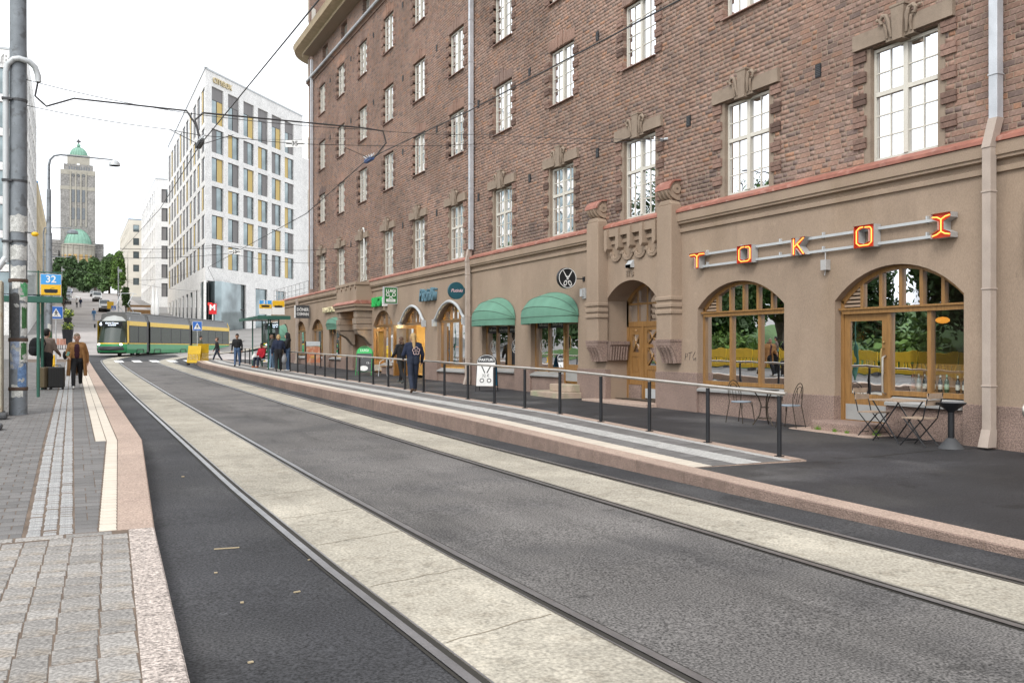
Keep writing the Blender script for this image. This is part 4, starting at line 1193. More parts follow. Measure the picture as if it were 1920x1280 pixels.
# tufts of moss and grass at that step
m_moss = mat('moss', (.12, .24, .02), .9)
for X, Y, s in ((12.83, 12.95, .07), (12.8, 12.5, .05), (12.8, 12.2, .045), (12.95, 11.66, .09)):
    mb = MB()
    for k in range(40):
        a, r_ = random.uniform(0, 6.28), random.uniform(0, s); h = random.uniform(.03, .1) * (s / .06)
        p = Vector((r_ * math.cos(a) * .5, r_ * math.sin(a), 0)); q = p + Vector((random.uniform(-.03, .03), random.uniform(-.03, .03), h))
        mb.add([p + Vector((0, .006, 0)), p - Vector((0, .006, 0)), q], [(0, 1, 2)])
    o = mb.build('grass_tuft', m_moss, None, loc=(X, Y, walk(Y) + .02)); tag(o, 'small bright green weed tuft growing at the wine bar step', 'weed', 'weeds at the step')

# ---- oriel box over the second entrance
ox, oy0, oy1 = 12.55, 43.2, 46.9
mb = MB(); mb.box(ox, DF + .05, oy0, oy1, 4.12, 5.02); mb.box(ox - .06, DF + .05, oy0 - .06, oy1 + .06, 4.93, 5.06)
orl = mb.build('oriel_box', m_stucco, bld, w=True)
mb = MB(); mb.prism([(ox - .2, 3.98), (ox - .2, 4.02), (ox - .004, 4.16), (DF, 4.16), (DF, 3.98)], 'y', oy0 - .16, oy1 + .16); mb.build('oriel_apron', m_red, orl)
mb = MB(); mb.box(ox - .16, DF + .03, oy0 - .14, oy1 + .14, 3.86, 3.978); mb.box(ox - .08, DF + .02, oy0 - .06, oy1 + .06, 3.66, 3.86); mb.build('oriel_cornice', m_stucco, orl)
for i in range(5):
    y = oy0 + .15 + i * .85
    mb = MB(); mb.prism([(y - .09, 4.93), (y - .09, 4.8), (y, 4.72), (y + .09, 4.8), (y + .09, 4.93)], 'x', ox - .05, ox + .01); mb.build('pendant_bracket', m_stucco, orl)
for y in (oy0 + .05, oy1 - .6):
    mb = MB(); mb.box(ox + .02, DF + .05, y, y + .55, 3.3, 3.66); mb.box(ox - .03, DF + .05, y - .05, y + .6, 2.98, 3.28); mb.box(ox - .02, DF + .05, y - .04, y + .59, 2.7, 2.97)
    mb.prism([(ox + .0, 2.7), (ox + .1, 2.5), (ox + .45, 2.3), (DF - .05, 1.95), (DF + .05, 1.95), (DF + .05, 2.7)], 'y', y, y + .55)
    mb.build('console_bracket', m_stone, orl, bevel=.03)
room(E2, m_int, 2.8)
mb = MB(); mb.box(DF + .8, DF + .88, 44.1, 46.6, E2.f, 2.4); mb.build('entrance_door', m_wood, bld, w=True)
mb = MB(); mb.ball((0, 0, 0), (.09, .09, .14), 10); o = mb.build('wall_lantern', mat('lantern_glow', (.9, .5, .1), .5, emit=(1, .5, .08), es=3), None, smooth=True, loc=(DF - .1, 45.9, 3.2)); tag(o, 'small glowing amber lantern under the oriel', 'lantern')
# little roof terrace railing on the far end of the ground floor
t = thing('terrace_railing', 'thin grey metal railing on the low roof beyond the brick corner', 'railing', (DF + .1, 62, 5.06))
mb = MB()
for y in frange(57.5, 68.4, 1.2): mb.tube([(DF + .2, y, 5.06), (DF + .2, y, 6.1)], .025, 5)
mb.build('uprights', m_lgrey, t, w=True)
for z in (6.1, 5.7, 5.4):
    mb = MB(); mb.tube([(DF + .2, 57.2, z), (DF + .2, 68.4, z)], .02, 5); mb.build('bar', m_lgrey, t, w=True)
# ================================================================ signs and awnings on the facade
m_nside = mat('sign_side_grey', (.45, .44, .43), .5, .2, var=.08)
XS = DF - .19
sg = thing('neon_sign', 'orange neon letters reading TOKOI on two steel rails', 'sign', (XS, 14, 4.1))
LET = {'T': [(0, 1), (1, 1), (1, .78), (.68, .74), (.64, .6), (.64, 0), (.36, 0), (.36, .6), (.32, .74), (0, .78)],
       'K': [(0, 1), (.3, 1), (.3, .62), (.68, 1), (1, 1), (.56, .52), (1, 0), (.66, 0), (.3, .4), (.3, 0), (0, 0)],
       'I': [(0, 1), (1, 1), (1, .8), (.66, .66), (.66, .34), (1, .2), (1, 0), (0, 0), (0, .2), (.34, .34), (.34, .66), (0, .8)]}
TUB = {'T': [[(.06, .88), (.35, .9), (.5, .78), (.65, .9), (.94, .88)], [(.5, .78), (.5, .06)]],
       'K': [[(.15, .06), (.15, .94)], [(.84, .94), (.2, .5)], [(.42, .6), (.84, .05)]],
       'I': [[(.06, .86), (.3, .84), (.5, .74), (.7, .84), (.94, .88)], [(.5, .74), (.5, .26)], [(.06, .1), (.3, .16), (.5, .26), (.7, .16), (.94, .12)]],
       'O': [[(.55, .9), (.8, .88), (.87, .78), (.87, .22), (.72, .1), (.28, .1), (.13, .22), (.13, .78), (.28, .9), (.45, .92)]]}
for ch, px0, px1, yt, yb in (('T', 1291, 1321, 472, 504), ('O', 1381, 1409, 458, 494), ('K', 1483, 1510, 443, 479), ('O', 1600, 1638, 420, 465), ('I', 1745, 1782, 397, 447)):
    ya, yb_ = fac(px0, 600, XS)[1], fac(px1, 600, XS)[1]
    xm = (px0 + px1) / 2
    z1, z0 = fac(xm, yt + 2, XS)[2], fac(xm, yb - 1, XS)[2]
    w_, h = ya - yb_, z1 - z0
    q = lambda a, b: (ya - a * w_, z0 + b * h)
    mb = MB()
    if ch == 'O':
        out = [(0, 0), (1, 0), (1, 1), (0, 1)]
        inn = [(.26, .25), (.5, .16), (.74, .25), (.74, .78), (.5, .86), (.26, .78)]
        ring = [(0, 0), (.5, 0), (1, 0), (1, 1), (.5, 1), (0, 1)]
        for i in range(6):
            a, b, c_, d = ring[i], ring[(i + 1) % 6], inn[(i + 1) % 6], inn[i]
            mb.quad(*[(XS + .05, *q(*p)) for p in (a, b, c_, d)], 1)
            mb.quad((XS, *q(*a)), (XS, *q(*b)), (DF - .01, *q(*b)), (DF - .01, *q(*a))); mb.quad((XS, *q(*d)), (XS, *q(*c_)), (DF - .01, *q(*c_)), (DF - .01, *q(*d)))
            mb.quad(*[(XS + .004, *q(p[0] * .98 + .01, p[1] * .98 + .01)) for p in (a, b)], *[(XS + .05, *q(p[0] * .95 + .025, p[1] * .95 + .025)) for p in (b, a)], 1)
    else:
        P = [q(*p) for p in LET[ch]]; n = len(P)
        mb.add([(XS + .05, *p) for p in P], [tuple(range(n))], 1)
        for i in range(n):
            a, b = P[i], P[(i + 1) % n]
            mb.quad((XS, *a), (XS, *b), (DF - .01, *b), (DF - .01, *a))
    l = mb.build('letter', [m_nside, m_neonred], sg, w=True); l['label'] = 'letter ' + ch
    for path in TUB[ch]:
        mb = MB(); mb.tube([(XS + .012, *q(*p)) for p in path], .0115, 8); mb.build('neon_tube', m_neon, l, smooth=True)
for dy0, dy1 in ((480, 407), (499, 442)):
    a, b = fac(1310, dy0 + 1, DF - .06), fac(1765, dy1, DF - .06)
    mb = MB(); z = (a[2] + b[2]) / 2
    mb.box(DF - .08, DF - .045, b[1], a[1], z - .025, z + .025)
    for y in frange(b[1] + .3, a[1] - .3, 1.1): mb.box(DF - .06, DF + .01, y - .015, y + .015, z - .03, z + .09)
    mb.build('rail', m_lgrey, sg, w=True)
p = fac(1552, 497, DF)
mb = MB(); mb.box(DF - .12, DF + .01, p[1] - .07, p[1] + .07, p[2] - .1, p[2] + .1); mb.tube([(DF - .06, p[1], p[2] + .1), (DF - .06, p[1], p[2] + .25)], .012, 6); mb.tube([(DF - .06, p[1], p[2] - .1), (DF - .05, p[1] + .03, p[2] - .2)], .012, 6)
tag(mb.build('junction_box', m_nside, None), 'small grey electrical box under the neon sign rails', 'electrical box')

def projecting(name, Yp, px, py, label):
    """place of a sign that stands out at right angles from the facade at Y = Yp"""
    a = ray(px, py); t_ = Yp / a[1]
    return a[0] * t_, CAMZ + a[2] * t_
m_teal = mat('teal_sign', (.016, .085, .11), .45, var=.05)
m_pinkt = mat('pink_lettering', (.75, .5, .52), .5, var=0)
m_grn = mat('sign_green', (.02, .16, .035), .5, var=.05)
m_brgrn = mat('letter_green', (.03, .42, .1), .5, var=.05)
# round scissors sign
X, Z = projecting('s', 22.6, 1062, 521.5, '')
t = thing('barber_sign', 'round black projecting sign with white scissors emblem', 'sign', (X, 22.6, Z))
Tc = Matrix.Rotation(R(90), 4, 'X')
mb = MB(); mb.lathe([(0, -.07), (.29, -.07), (.3, -.05), (.3, .05), (.29, .07), (0, .07)], n=36, T=Tc); mb.build('disc', m_black, t, smooth=True)
mb = MB(); mb.lathe([(.268, .072), (.285, .072), (.285, .076), (.268, .076)], n=36, T=Tc, cap=False)
for s in (-1, 1):
    mb.prism([(s * .15, .2), (s * .135, .21), (s * .015, .03), (s * .045, .015)], 'y', -.078, -.073)
    T2 = Matrix.Translation((s * .075, -.075, -.145)) @ Matrix.Rotation(s * R(-24), 4, 'Y') @ Tc @ Matrix.Diagonal((.62, 1, 1, 1))
    mb.lathe([(.055, 0), (.085, 0), (.085, .004), (.055, .004)], n=20, T=T2, cap=False)
mb.build('emblem', m_white, t)
text('initial', 'S', .13, m_white, t, NT(0, -.076, .0), .003, w=False, bold=.006)
mb = MB(); mb.tube([(.29, 0, 0), (DF - X, 0, .0)], .016, 6); mb.box(DF - X - .03, DF - X + .0, -.05, .05, -.06, .06); mb.build('bracket', m_black, t)
mb = MB(); mb.box(DF - .14, DF - .06, 22.5, 22.62, 3.28, 3.5); mb.box(DF - .06, DF + .01, 22.48, 22.62, 3.22, 3.52); tag(mb.build('wall_light', [m_lgrey], None), 'small box lamp on the wall under the round scissors sign', 'wall lamp')
# round teal sign
X, Z = projecting('p', 31.15, 855, 545, '')
t = thing('round_sign', 'round teal projecting sign with pink script lettering', 'sign', (X, 31.15, Z))
mb = MB(); mb.lathe([(0, -.06), (.32, -.06), (.32, .06), (0, .06)], n=36, T=Tc); mb.box(.28, DF - X, -.045, .045, -.11, .11); mb.build('disc', m_teal, t, smooth=True)
text('lettering', 'Putinki', .17, m_pinkt, t, NT(.0, -.062, 0), .003, w=False, shear=.35, bold=.002)
# teal script letters over the door
a, b = fac(790, 568, DF), fac(822, 560, DF)
t = thing('script_sign', 'teal raised script letters over the open shop door', 'sign', (DF, (a[1] + b[1]) / 2, 3.95))
text('lettering', 'Putinki', .75, mat('teal_letters', (.12, .23, .29), .4, var=.05), t, FT(DF - .1, (a[1] + b[1]) / 2, 3.98), .09, shear=.3, bold=.006, sx=.82)
# pizzeria signs
a, b = fac(697, 562, DF), fac(716, 562, DF)
t = thing('letter_sign', 'bright green raised letters reading LUIGI beside the square sign', 'sign', (DF, 41.9, 4.0))
text('lettering', 'LUIGI', .62, m_brgrn, t, FT(DF - .1, 42.05, 4.0), .08, bold=.012, sx=.95)
mb = MB(); mb.box(DF - .18, DF + .01, 40.75, 41.05, 3.78, 4.2); mb.build('end_box', m_white, t, w=True); text('small_letter', 'R', .16, m_black, t, FT(DF - .182, 40.9, 3.9), .002)
X, Z = projecting('l', 39.4, 731.5, 554, '')
t = thing('square_sign', 'square green lightbox with white LUIGI lettering and pizza peels', 'sign', (X, 39.4, Z))
mb = MB(); mb.box(-.33, .33, -.09, .09, -.39, .39); mb.box(.33, DF - X, -.03, .03, -.2, -.15); mb.build('case', m_lgrey, t, bevel=.01)
mb = MB(); mb.box(-.29, .29, -.096, -.09, -.35, .35); mb.build('face', m_grn, t)
text('lettering', 'LUIGI', .19, m_white, t, NT(0, -.1, .2), .003, w=False, bold=.006)
mb = MB()
for s in (-1, 1):
    T2 = Matrix.Translation((s * .15, -.1, .04)) @ Tc; mb.lathe([(.055, 0), (.085, 0), (.085, .003), (.055, .003)], n=16, T=T2, cap=False)
    mb.prism([(s * .11, -.02), (s * .08, 0), (-s * .1, -.12), (-s * .08, -.14)], 'y', -.1 - .001 * s, -.098 - .001 * s)
mb.build('peel_emblem', m_white, t)
mb = MB(); mb.box(-.22, .22, -.101, -.0965, -.29, -.16); mb.build('banner', m_white, t); text('small_lettering', 'PIZZERIA', .075, m_grn, t, NT(0, -.103, -.225), .001, w=False)
# kebab and bakery signs
X, Z = projecting('d', 56.0, 567, 584.5, '')
t = thing('black_sign', 'square black projecting sign with white block lettering DÖNER OSMAN', 'sign', (X, 56, Z))
mb = MB(); mb.box(-.43, .43, -.08, .08, -.4, .4); mb.build('case', m_dgrey, t); mb = MB(); mb.box(-.49, -.43, -.06, .06, -.38, .38); mb.build('edge', m_white, t)
text('lettering', 'DÖNER', .26, m_white, t, NT(0, -.084, .13), .003, w=False, bold=.005, sx=.82); text('lettering', 'OSMAN', .26, m_white, t, NT(0, -.084, -.15), .003, w=False, bold=.005, sx=.82)
t = thing('bakery_sign', 'cream raised letters of the bakery above an arched window', 'sign', (DF, 51, 3.95))
text('lettering', 'KANNISTON LEIPOMO', .42, mat('cream_letters', (.7, .62, .4), .5), t, FT(DF - .1, 50.4, 3.98), .07, bold=.004, sx=.95)
# dark plaque at the right edge
mb = MB(); mb.box(DF - .12, DF - .0, 8.5, 9.05, 3.05, 4.05); tag(mb.build('dark_plaque', m_dgrey, None), 'tall dark rectangular plaque on the stucco wall past the rain pipe', 'plaque')
mb = MB(); mb.tube([(12.6 + .12 * math.cos(a), 8.55, walk(8.6) + .72 + .12 * math.sin(a)) for a in [2 * math.pi * k / 16 for k in range(17)]], .025, 8); mb.tube([(12.6, 8.55, walk(8.6)), (12.6, 8.55, walk(8.6) + .6)], .025, 8)
tag(mb.build('bicycle_ring', m_steel, None, smooth=True), 'bright steel ring on a short post by the wall', 'bicycle stand')
# graffiti scratches on the pier
t = mk('graffiti', None); tag(t, 'thin black graffiti tag scrawled on the stucco pier by the entrance', 'graffiti')
t.location = (DF, 17.8, 1.5)
for path in ([(0, 0), (.02, .16), (.1, .15), (.09, .09), (.0, .08)], [(.14, .17), (.28, .19), (.2, .18), (.18, .0)], [(.4, .2), (.3, .08), (.34, .0), (.42, .06), (.42, -.02)]):
    mb = MB(); mb.tube([(-.004, -a, b) for a, b in path], .006, 4); mb.build('stroke', m_black, t)

# ---- green dome awnings
def awning(o, zb, H, label, name='dome_awning', proj=1.0, valance=.2):
    t = thing(name, label, 'awning', (DF - .02, o.c, zb), 0)
    hw = o.hw + .06
    angs = [R(2), R(34), R(66), R(90)]
    def hoop(a, k):
        return [(-(H * (1 + (proj - 1) * k) * math.sin(u) ** .8) * math.sin(a), hw * math.cos(u) * (1 - .02 * k), H * math.sin(u) ** .8 * math.cos(a)) for u in [math.pi * i / 18 for i in range(19)]]
    hs_ = [hoop(a, i / 3) for i, a in enumerate(angs)]
    for i in range(3):
        mb = MB(); A, B = hs_[i], hs_[i + 1]
        mids = [((p[0] + q[0]) / 2 * 1.0, (p[1] + q[1]) / 2, (p[2] + q[2]) / 2) for p, q in zip(A, B)]
        mids = [tuple(Vector(m) * 1.015) for m in mids]
        n = len(A); mb.add(A + mids + B, [(r * n + j, r * n + j + 1, (r + 1) * n + j + 1, (r + 1) * n + j) for r in range(2) for j in range(n - 1)])
        mb.build('fabric_gore', m_green, t, smooth=True)
    mb = MB(); B = hs_[3]; n = len(B)
    C_ = [(p[0], p[1], p[2] - valance) for p in B]; mb.add(B + C_, [(j, j + 1, n + j + 1, n + j) for j in range(n - 1)]); mb.build('valance', m_green, t, smooth=True)
    for B in hs_: 
        mb = MB(); mb.tube(B, .012, 5); mb.build('hoop', mat_hoop, t)
mat_hoop = mat('awning_piping', (.08, .15, .11), .6)
awning(S3, 2.74, .76, 'large green dome awning over the barber shop door', proj=.95)
awning(S4, 2.76, .78, 'smaller green dome awning over the barber shop window beside the rain pipe', proj=.95)
awning(S8, 2.95, .6, 'folded dark green awning beside the oriel', proj=.5, valance=.1); awning(S11, 2.5, .95, 'green dome awning on the low annex behind the tram shelter', proj=.9)
def white_awning(o, label):
    t = thing('folded_awning', label, 'awning', (DF - .03, o.c, o.s))
    pts = [(-.06, (o.y0 - .08 + (o.y1 - o.y0 + .16) * i / 16) - o.c, o.za(min(o.y1, max(o.y0, o.y0 - .08 + (o.y1 - o.y0 + .16) * i / 16))) - o.s + .05) for i in range(17)]
    mb = MB(); mb.tube(pts, .06, 7); mb.build('cassette', m_lgrey, t, smooth=True)
    mb = MB()
    for y in (o.y0 - .1, o.y1 + .1): mb.box(-.16, .02, y - o.c - .06, y - o.c + .06, -.2, .08)
    mb.build('motor_box', m_lgrey, t)
white_awning(S5, 'grey arched awning cassette over the stationery shop window'); white_awning(S6, 'grey arched awning cassette over the stationery shop door')
# scissors stickers and header strips on the barber's panes
for y, z, o in ((25.5, 1.85, S3), (29.35, 1.85, S4), (27.6, 1.85, S4)):
    mb = MB(); Tf = Matrix.Translation((XF + .045, y, z)) @ Matrix.Rotation(R(-90), 4, 'Y')
    mb.lathe([(.2, 0), (.215, 0), (.215, .002), (.2, .002)], n=28, T=Tf, cap=False)
    for s in (-1, 1):
        mb.prism([(y + s * .1, z + .15), (y + s * .085, z + .155), (y - s * .015, z - .04), (y + s * .005, z - .05)], 'x', XF + .041, XF + .043)
        mb.lathe([(.035, 0), (.055, 0), (.055, .002), (.035, .002)], n=14, cap=False, T=Matrix.Translation((XF + .043, y + s * .045, z - .09)) @ Matrix.Rotation(R(-90), 4, 'Y'))
    tag(mb.build('scissors_sticker', m_white, None), 'white ring sticker with scissors on a barber shop pane', 'sticker', 'scissors stickers on the barber shop panes')
for (a, b, zt, s) in ((25.08, 25.9, 2.64, 'kaffe salon'), (24.12, 25.0, 2.64, 'barber shop'), (28.95, 29.75, 2.54, 'kaffe salon'), (28.05, 28.88, 2.54, 'barber shop'), (27.25, 27.95, 2.54, 'time options')):
    mb = MB(); mb.box(XF + .038, XF + .046, a, b, zt - .22, zt)
    o = mb.build('window_header', m_dgrey, None); tag(o, 'dark strip with white words %s on the pane under the %s awning' % (s, 'large' if a < 26 else 'smaller'), 'window sign', 'header strips of the barber shop')
    text('lettering', s, .13, m_white, o, FT(XF + .036, (a + b) / 2, zt - .11), .001, w=False)

# ================================================================ outside the wine bar
m_slat = mat('grey_wood_slat', (.36, .27, .2), .8, var=.2, scale=8, stretch=(1, 12, 1))
m_seat = mat('seat_paint', (.25, .3, .35), .5)
def slat_row(t, name, n, x0, x1_, y0, y1, z, th=.018, along='y', m=m_slat):
    for i in range(n):
        a = x0 + (x1_ - x0) * i / n; b = a + (x1_ - x0) / n - .012
        mb = MB()
        if along == 'y': mb.box(a, b, y0, y1, z, z + th)
        else: mb.box(y0, y1, a, b, z, z + th)
        mb.build(name, m, t)
def folding_chair(loc, rz, label):
    t = thing('folding_chair', label, 'chair', loc, rz)
    slat_row(t, 'seat_slat', 6, -.2, .2, -.2, .2, .45)
    for z in (.72, .83):
        mb = MB(); mb.box(-.2, .2, .245 + (z - .72) * .3, .262 + (z - .72) * .3, z - .045, z + .045); mb.build('back_slat', m_slat, t)
    for s in (-1, 1):
        mb = MB(); mb.tube([(s * .19, .3, .88), (s * .19, .2, .46), (s * .19, -.22, 0)], .011, 6); mb.build('leg', m_black, t, smooth=True)
        mb = MB(); mb.tube([(s * .17, -.17, .45), (s * .17, .24, 0)], .011, 6); mb.build('leg', m_black, t, smooth=True)
    mb = MB(); mb.tube([(-.19, -.14, .1), (.19, -.14, .1)], .008, 5); mb.tube([(-.17, .17, .1), (.17, .17, .1)], .008, 5); mb.build('stretcher', m_black, t)
def folding_table(loc, rz, label):
    t = thing('folding_table', label, 'table', loc, rz)
    slat_row(t, 'top_slat', 9, -.36, .36, -.3, .3, .7, .02)
    for s in (-1, 1):
        for q in (-1, 1):
            mb = MB(); mb.tube([(q * .3, s * .26, .7), (-q * .3, s * .26, 0)], .012, 6); mb.build('leg', m_black, t, smooth=True)
    mb = MB()
    for q in (-1, 1): mb.tube([(q * .27, -.26, .05), (q * .27, .26, .05)], .008, 5)
    mb.build('stretcher', m_black, t)
folding_chair((12.86, 11.62, walk(11.6)), R(8), 'folding wooden slat chair standing by the stone step')
folding_table((12.72, 11.0, walk(11)), R(85), 'square wooden slat folding table under the bar window')
folding_chair((12.55, 10.42, walk(10.4)), R(185), 'folding wooden slat chair between slat table and ashtray stand')
t = thing('ashtray_stand', 'black pedestal ashtray with a wide dish and cone foot', 'ashtray', (12.72, 9.95, walk(9.95)))
mb = MB(); mb.lathe([(.2, 0), (.19, .02), (.07, .16), (.05, .17)], n=20); mb.build('foot', m_dgrey, t, smooth=True)
mb = MB(); mb.tube([(0, 0, .16), (0, 0, .6)], .05, 12); mb.build('column', m_black, t, smooth=True)
mb = MB(); mb.lathe([(.05, .58), (.06, .6), (.22, .72), (.23, .74), (.21, .735), (.1, .73)], n=20); mb.build('dish', m_black, t, smooth=True)
m_brz = mat('dark_bronze', (.05, .04, .03), .5, .6)
def iron_chair(loc, rz, label):
    t = thing('iron_chair', label, 'chair', loc, rz)
    mb = MB(); mb.lathe([(0, .45), (.2, .45), (.21, .44), (.2, .425), (0, .425)], n=20); mb.build('seat', m_seat, t, smooth=True)
    arc = [(.2 * math.cos(a), .17 + .05 * math.sin(a), .6 + .28 * math.sin(a)) for a in [math.pi * k / 12 for k in range(13)]]
    for s in (-1, 1):
        mb = MB(); mb.tube([(s * .17, -.14, .43), (s * .19, -.2, 0)], .009, 6); mb.tube([(s * .12, -.14, .43), (s * .17, -.17, .3)], .007, 5); mb.build('leg', m_brz, t, smooth=True)
        mb = MB(); mb.tube([(s * .2, .17, .62), (s * .18, .16, .43), (s * .2, .24, 0)], .009, 6); mb.build('leg', m_brz, t, smooth=True)
    mb = MB(); mb.tube(arc, .009, 6); mb.tube([(p[0] * .72, p[1], .43 + (p[2] - .43) * .85) for p in arc], .007, 5)
    for x in (-.05, .05): mb.tube([(x * .8, .15, .44), (x, .19, .65), (x * 2, .21, .8)], .006, 5)
    mb.build('hoop_back', m_brz, t, smooth=True)
iron_chair((12.55, 14.82, walk(14.8)), R(10), 'black wrought iron chair with round hoop back before the window sill')
iron_chair((12.75, 13.62, walk(13.6)), R(200), 'black wrought iron chair with hoop back beside the stucco pier')
t = thing('iron_table', 'round wrought iron bistro table with curved legs between the hoop chairs', 'table', (12.65, 14.22, walk(14.2)))
mb = MB(); mb.lathe([(0, .72), (.28, .72), (.29, .71), (.28, .7), (0, .7)], n=24); mb.build('top', m_brz, t, smooth=True)
for a in (.5, 2.6, 4.7):
    mb = MB(); c_, s_ = math.cos(a), math.sin(a)
    mb.tube([(r_ * c_, r_ * s_, z) for r_, z in ((.22, .7), (.12, .55), (.07, .4), (.1, .2), (.24, 0))], .013, 7); mb.build('leg', m_brz, t, smooth=True)
mb = MB(); mb.tube([(.09 * math.cos(a), .09 * math.sin(a), .36) for a in [2 * math.pi * k / 14 for k in range(15)]], .008, 5); mb.tube([(.14 * math.cos(a), .14 * math.sin(a), .14) for a in [2 * math.pi * k / 14 for k in range(15)]], .008, 5); mb.build('ring', m_brz, t, smooth=True)
# bottles on the window ledge
mb = MB(); mb.box(XF + .1, XF + .5, 10.3, 11.8, .97, 1.01); mb.box(XF + .46, XF + .5, 10.3, 11.8, 1.01, 1.5); tag(mb.build('window_ledge', m_wood, None), 'wooden ledge with low backboard inside the bar window nearest the pipe', 'ledge')
mb = MB(); mb.box(XF + .1, XF + .5, 14.52, 17.2, .97, 1.01); mb.box(XF + .46, XF + .5, 14.52, 17.2, 1.01, 1.5); tag(mb.build('window_ledge', m_wood, None), 'long wooden ledge with low backboard inside the three pane bar window', 'ledge')
bot = {}
for nm, c_, lab in (('dark', (.012, .016, .012), (.6, .6, .52)), ('green', (.02, .06, .02), (.3, .45, .3)), ('brown', (.05, .02, .01), (.55, .2, .1)), ('clear', (.2, .24, .2), (.6, .58, .5))):
    gm = mat('bottle_' + nm, c_, .12, spec=.6, var=0, fvar=0); lm = mat('bottle_label_' + nm, lab, .7)
    a = MB(); a.lathe([(0, 0), (.037, 0), (.038, .01), (.038, .18), (.03, .21), (.014, .235), (.013, .29), (.015, .292), (.015, .3), (0, .3)], n=12)
    l = MB(); l.lathe([(.0385, .05), (.0385, .14)], n=12); f = MB(); f.lathe([(.0155, .26), (.0155, .302), (0, .303)], n=10)
    bot[nm] = (a.mesh('bottle', gm, True, 35), l.mesh('paper_label', lm, True), f.mesh('foil', lm, True))
LB = {'dark': 'dark glass wine bottle with label', 'green': 'green wine bottle', 'brown': 'brown bottle with orange label', 'clear': 'clear glass bottle'}
def bottle(y, kind, where, x=.25):
    o = mk('bottle', bot[kind][0], None, (XF + x, y, 1.011)); tag(o, LB[kind] + ' inside ' + where, 'bottle', 'wine bottles in the bar windows')
    s = random.uniform(.92, 1.08); o.scale = (s, s, s)
    mk('paper_label', bot[kind][1], o); mk('foil', bot[kind][2], o)
for i, y in enumerate((10.36, 10.5, 10.63, 10.85, 10.98, 11.12, 11.3, 11.43, 11.56, 11.7)): bottle(y, ('clear', 'dark', 'dark', 'green', 'dark', 'dark', 'dark', 'clear', 'brown', 'brown')[i], 'the bar window beside the door')
for i, y in enumerate((14.6, 14.72, 14.95, 15.08, 15.2, 15.45, 15.6, 15.82, 16.0, 16.15, 16.45, 16.6, 16.75, 16.9, 17.05)): bottle(y, ('dark', 'dark', 'clear', 'brown', 'dark', 'green', 'dark', 'clear', 'dark', 'dark', 'clear', 'dark', 'dark', 'green', 'dark')[i], 'the three pane bar window')

# ---- pavement boards
def aboard(loc, rz, label, w_, h, panel, round_top=True, back=None, frame=m_black, name='sandwich_board'):
    t = thing(name, label, 'sign board', loc, rz)
    lean = .16
    for s, pm in ((-1, panel), (1, back or panel)):
        T = Matrix.Translation((0, s * .26, 0)) @ Matrix.Rotation(s * lean * 1.3, 4, 'X')
        n = 12
        arc = [(w_ / 2 * math.cos(a), h - w_ / 2 * .8 + w_ / 2 * .8 * math.sin(a)) for a in [math.pi * k / n for k in range(n + 1)]] if round_top else [(w_ / 2, h), (-w_ / 2, h)]
        mb = MB(); mb.prism([(-w_ / 2, .18), (w_ / 2, .18)] + arc, 'y', -.01, .01, T=T); mb.build('panel', pm, t)
        mb = MB(); mb.tube([(w_ / 2, 0, 0)] + [(a, 0, z) for a, z in arc] + [(-w_ / 2, 0, 0)], .014, 6, T=T); mb.tube([(-w_ / 2, 0, .18), (w_ / 2, 0, .18)], .01, 5, T=T); mb.build('frame', frame, t, smooth=True)
    T = Matrix.Translation((0, -.26, 0)) @ Matrix.Rotation(-lean * 1.3, 4, 'X')
    return t, T
m_poster = mat('barber_poster', (.7, .69, .67), .7, var=.06)
t, T = aboard((12.2, 26.9, walk(26.8)), R(-38), 'barber sandwich board with white poster and black rounded top', .62, 1.22, m_poster, back=mat('blue_panel', (.03, .22, .38), .6))
mb = MB(); mb.prism([(-.29, .96)] + [(.29, .96)] + [(.29 * math.cos(a), .97 + .23 * math.sin(a)) for a in [math.pi * k / 10 for k in range(11)]], 'y', -.016, -.011, T=T); mb.build('header', m_black, t)
text('lettering', 'PARTURI', .12, m_white, t, T @ NT(0, -.019, 1.04), .002, w=False, bold=.001)
mb = MB()
for s in (-1, 1):
    mb.prism([(s * .17, .84), (s * .14, .86), (s * .02, .62), (s * .05, .6)], 'y', -.014, -.0115, T=T); mb.lathe([(.05, 0), (.075, 0), (.075, .002), (.05, .002)], n=18, cap=False, T=T @ Matrix.Translation((s * .12, -.013, .36)) @ Tc)
mb.build('scissors_print', m_black, t); text('lettering', '32 €', .13, m_black, t, T @ NT(0, -.014, .52), .001, w=False)
t, T = aboard((12.1, 40.3, walk(40)), R(-30), 'green framed pizzeria sandwich board with black menu panel', .72, 1.35, m_dgrey, frame=m_brgrn)
mb = MB(); mb.prism([(-.35, 1.02), (.35, 1.02)] + [(.35 * math.cos(a), 1.06 + .28 * math.sin(a)) for a in [math.pi * k / 10 for k in range(11)]], 'y', -.016, -.011, T=T); mb.build('header', m_brgrn, t)
text('lettering', 'LUIGI', .16, m_white, t, T @ NT(0, -.019, 1.16), .002, w=False); text('lettering', 'Luigi Pizza', .1, m_white, t, T @ NT(-.02, -.014, .86), .001, w=False); text('price', '12.-', .13, m_white, t, T @ NT(.2, -.014, .58), .001, w=False)
mb = MB(); mb.lathe([(0, 0), (.2, 0), (.2, .002), (0, .002)], n=20, T=T @ Matrix.Translation((0, -.013, .33)) @ Tc @ Matrix.Diagonal((1, .6, 1, 1))); mb.build('pizza_print', m_paper, t)
t = thing('burger_stand', 'upright black framed stand with orange burger poster', 'sign board', (12.2, 50.6, walk(50)), R(-25))
mb = MB()
for s in (-1, 1): mb.tube([(s * .42, -.25, .02), (s * .42, 0, .1), (s * .42, .25, .02)], .025, 6); mb.tube([(s * .42, 0, .08), (s * .42, 0, 1.5)], .03, 8)
mb.build('frame', m_black, t, smooth=True)
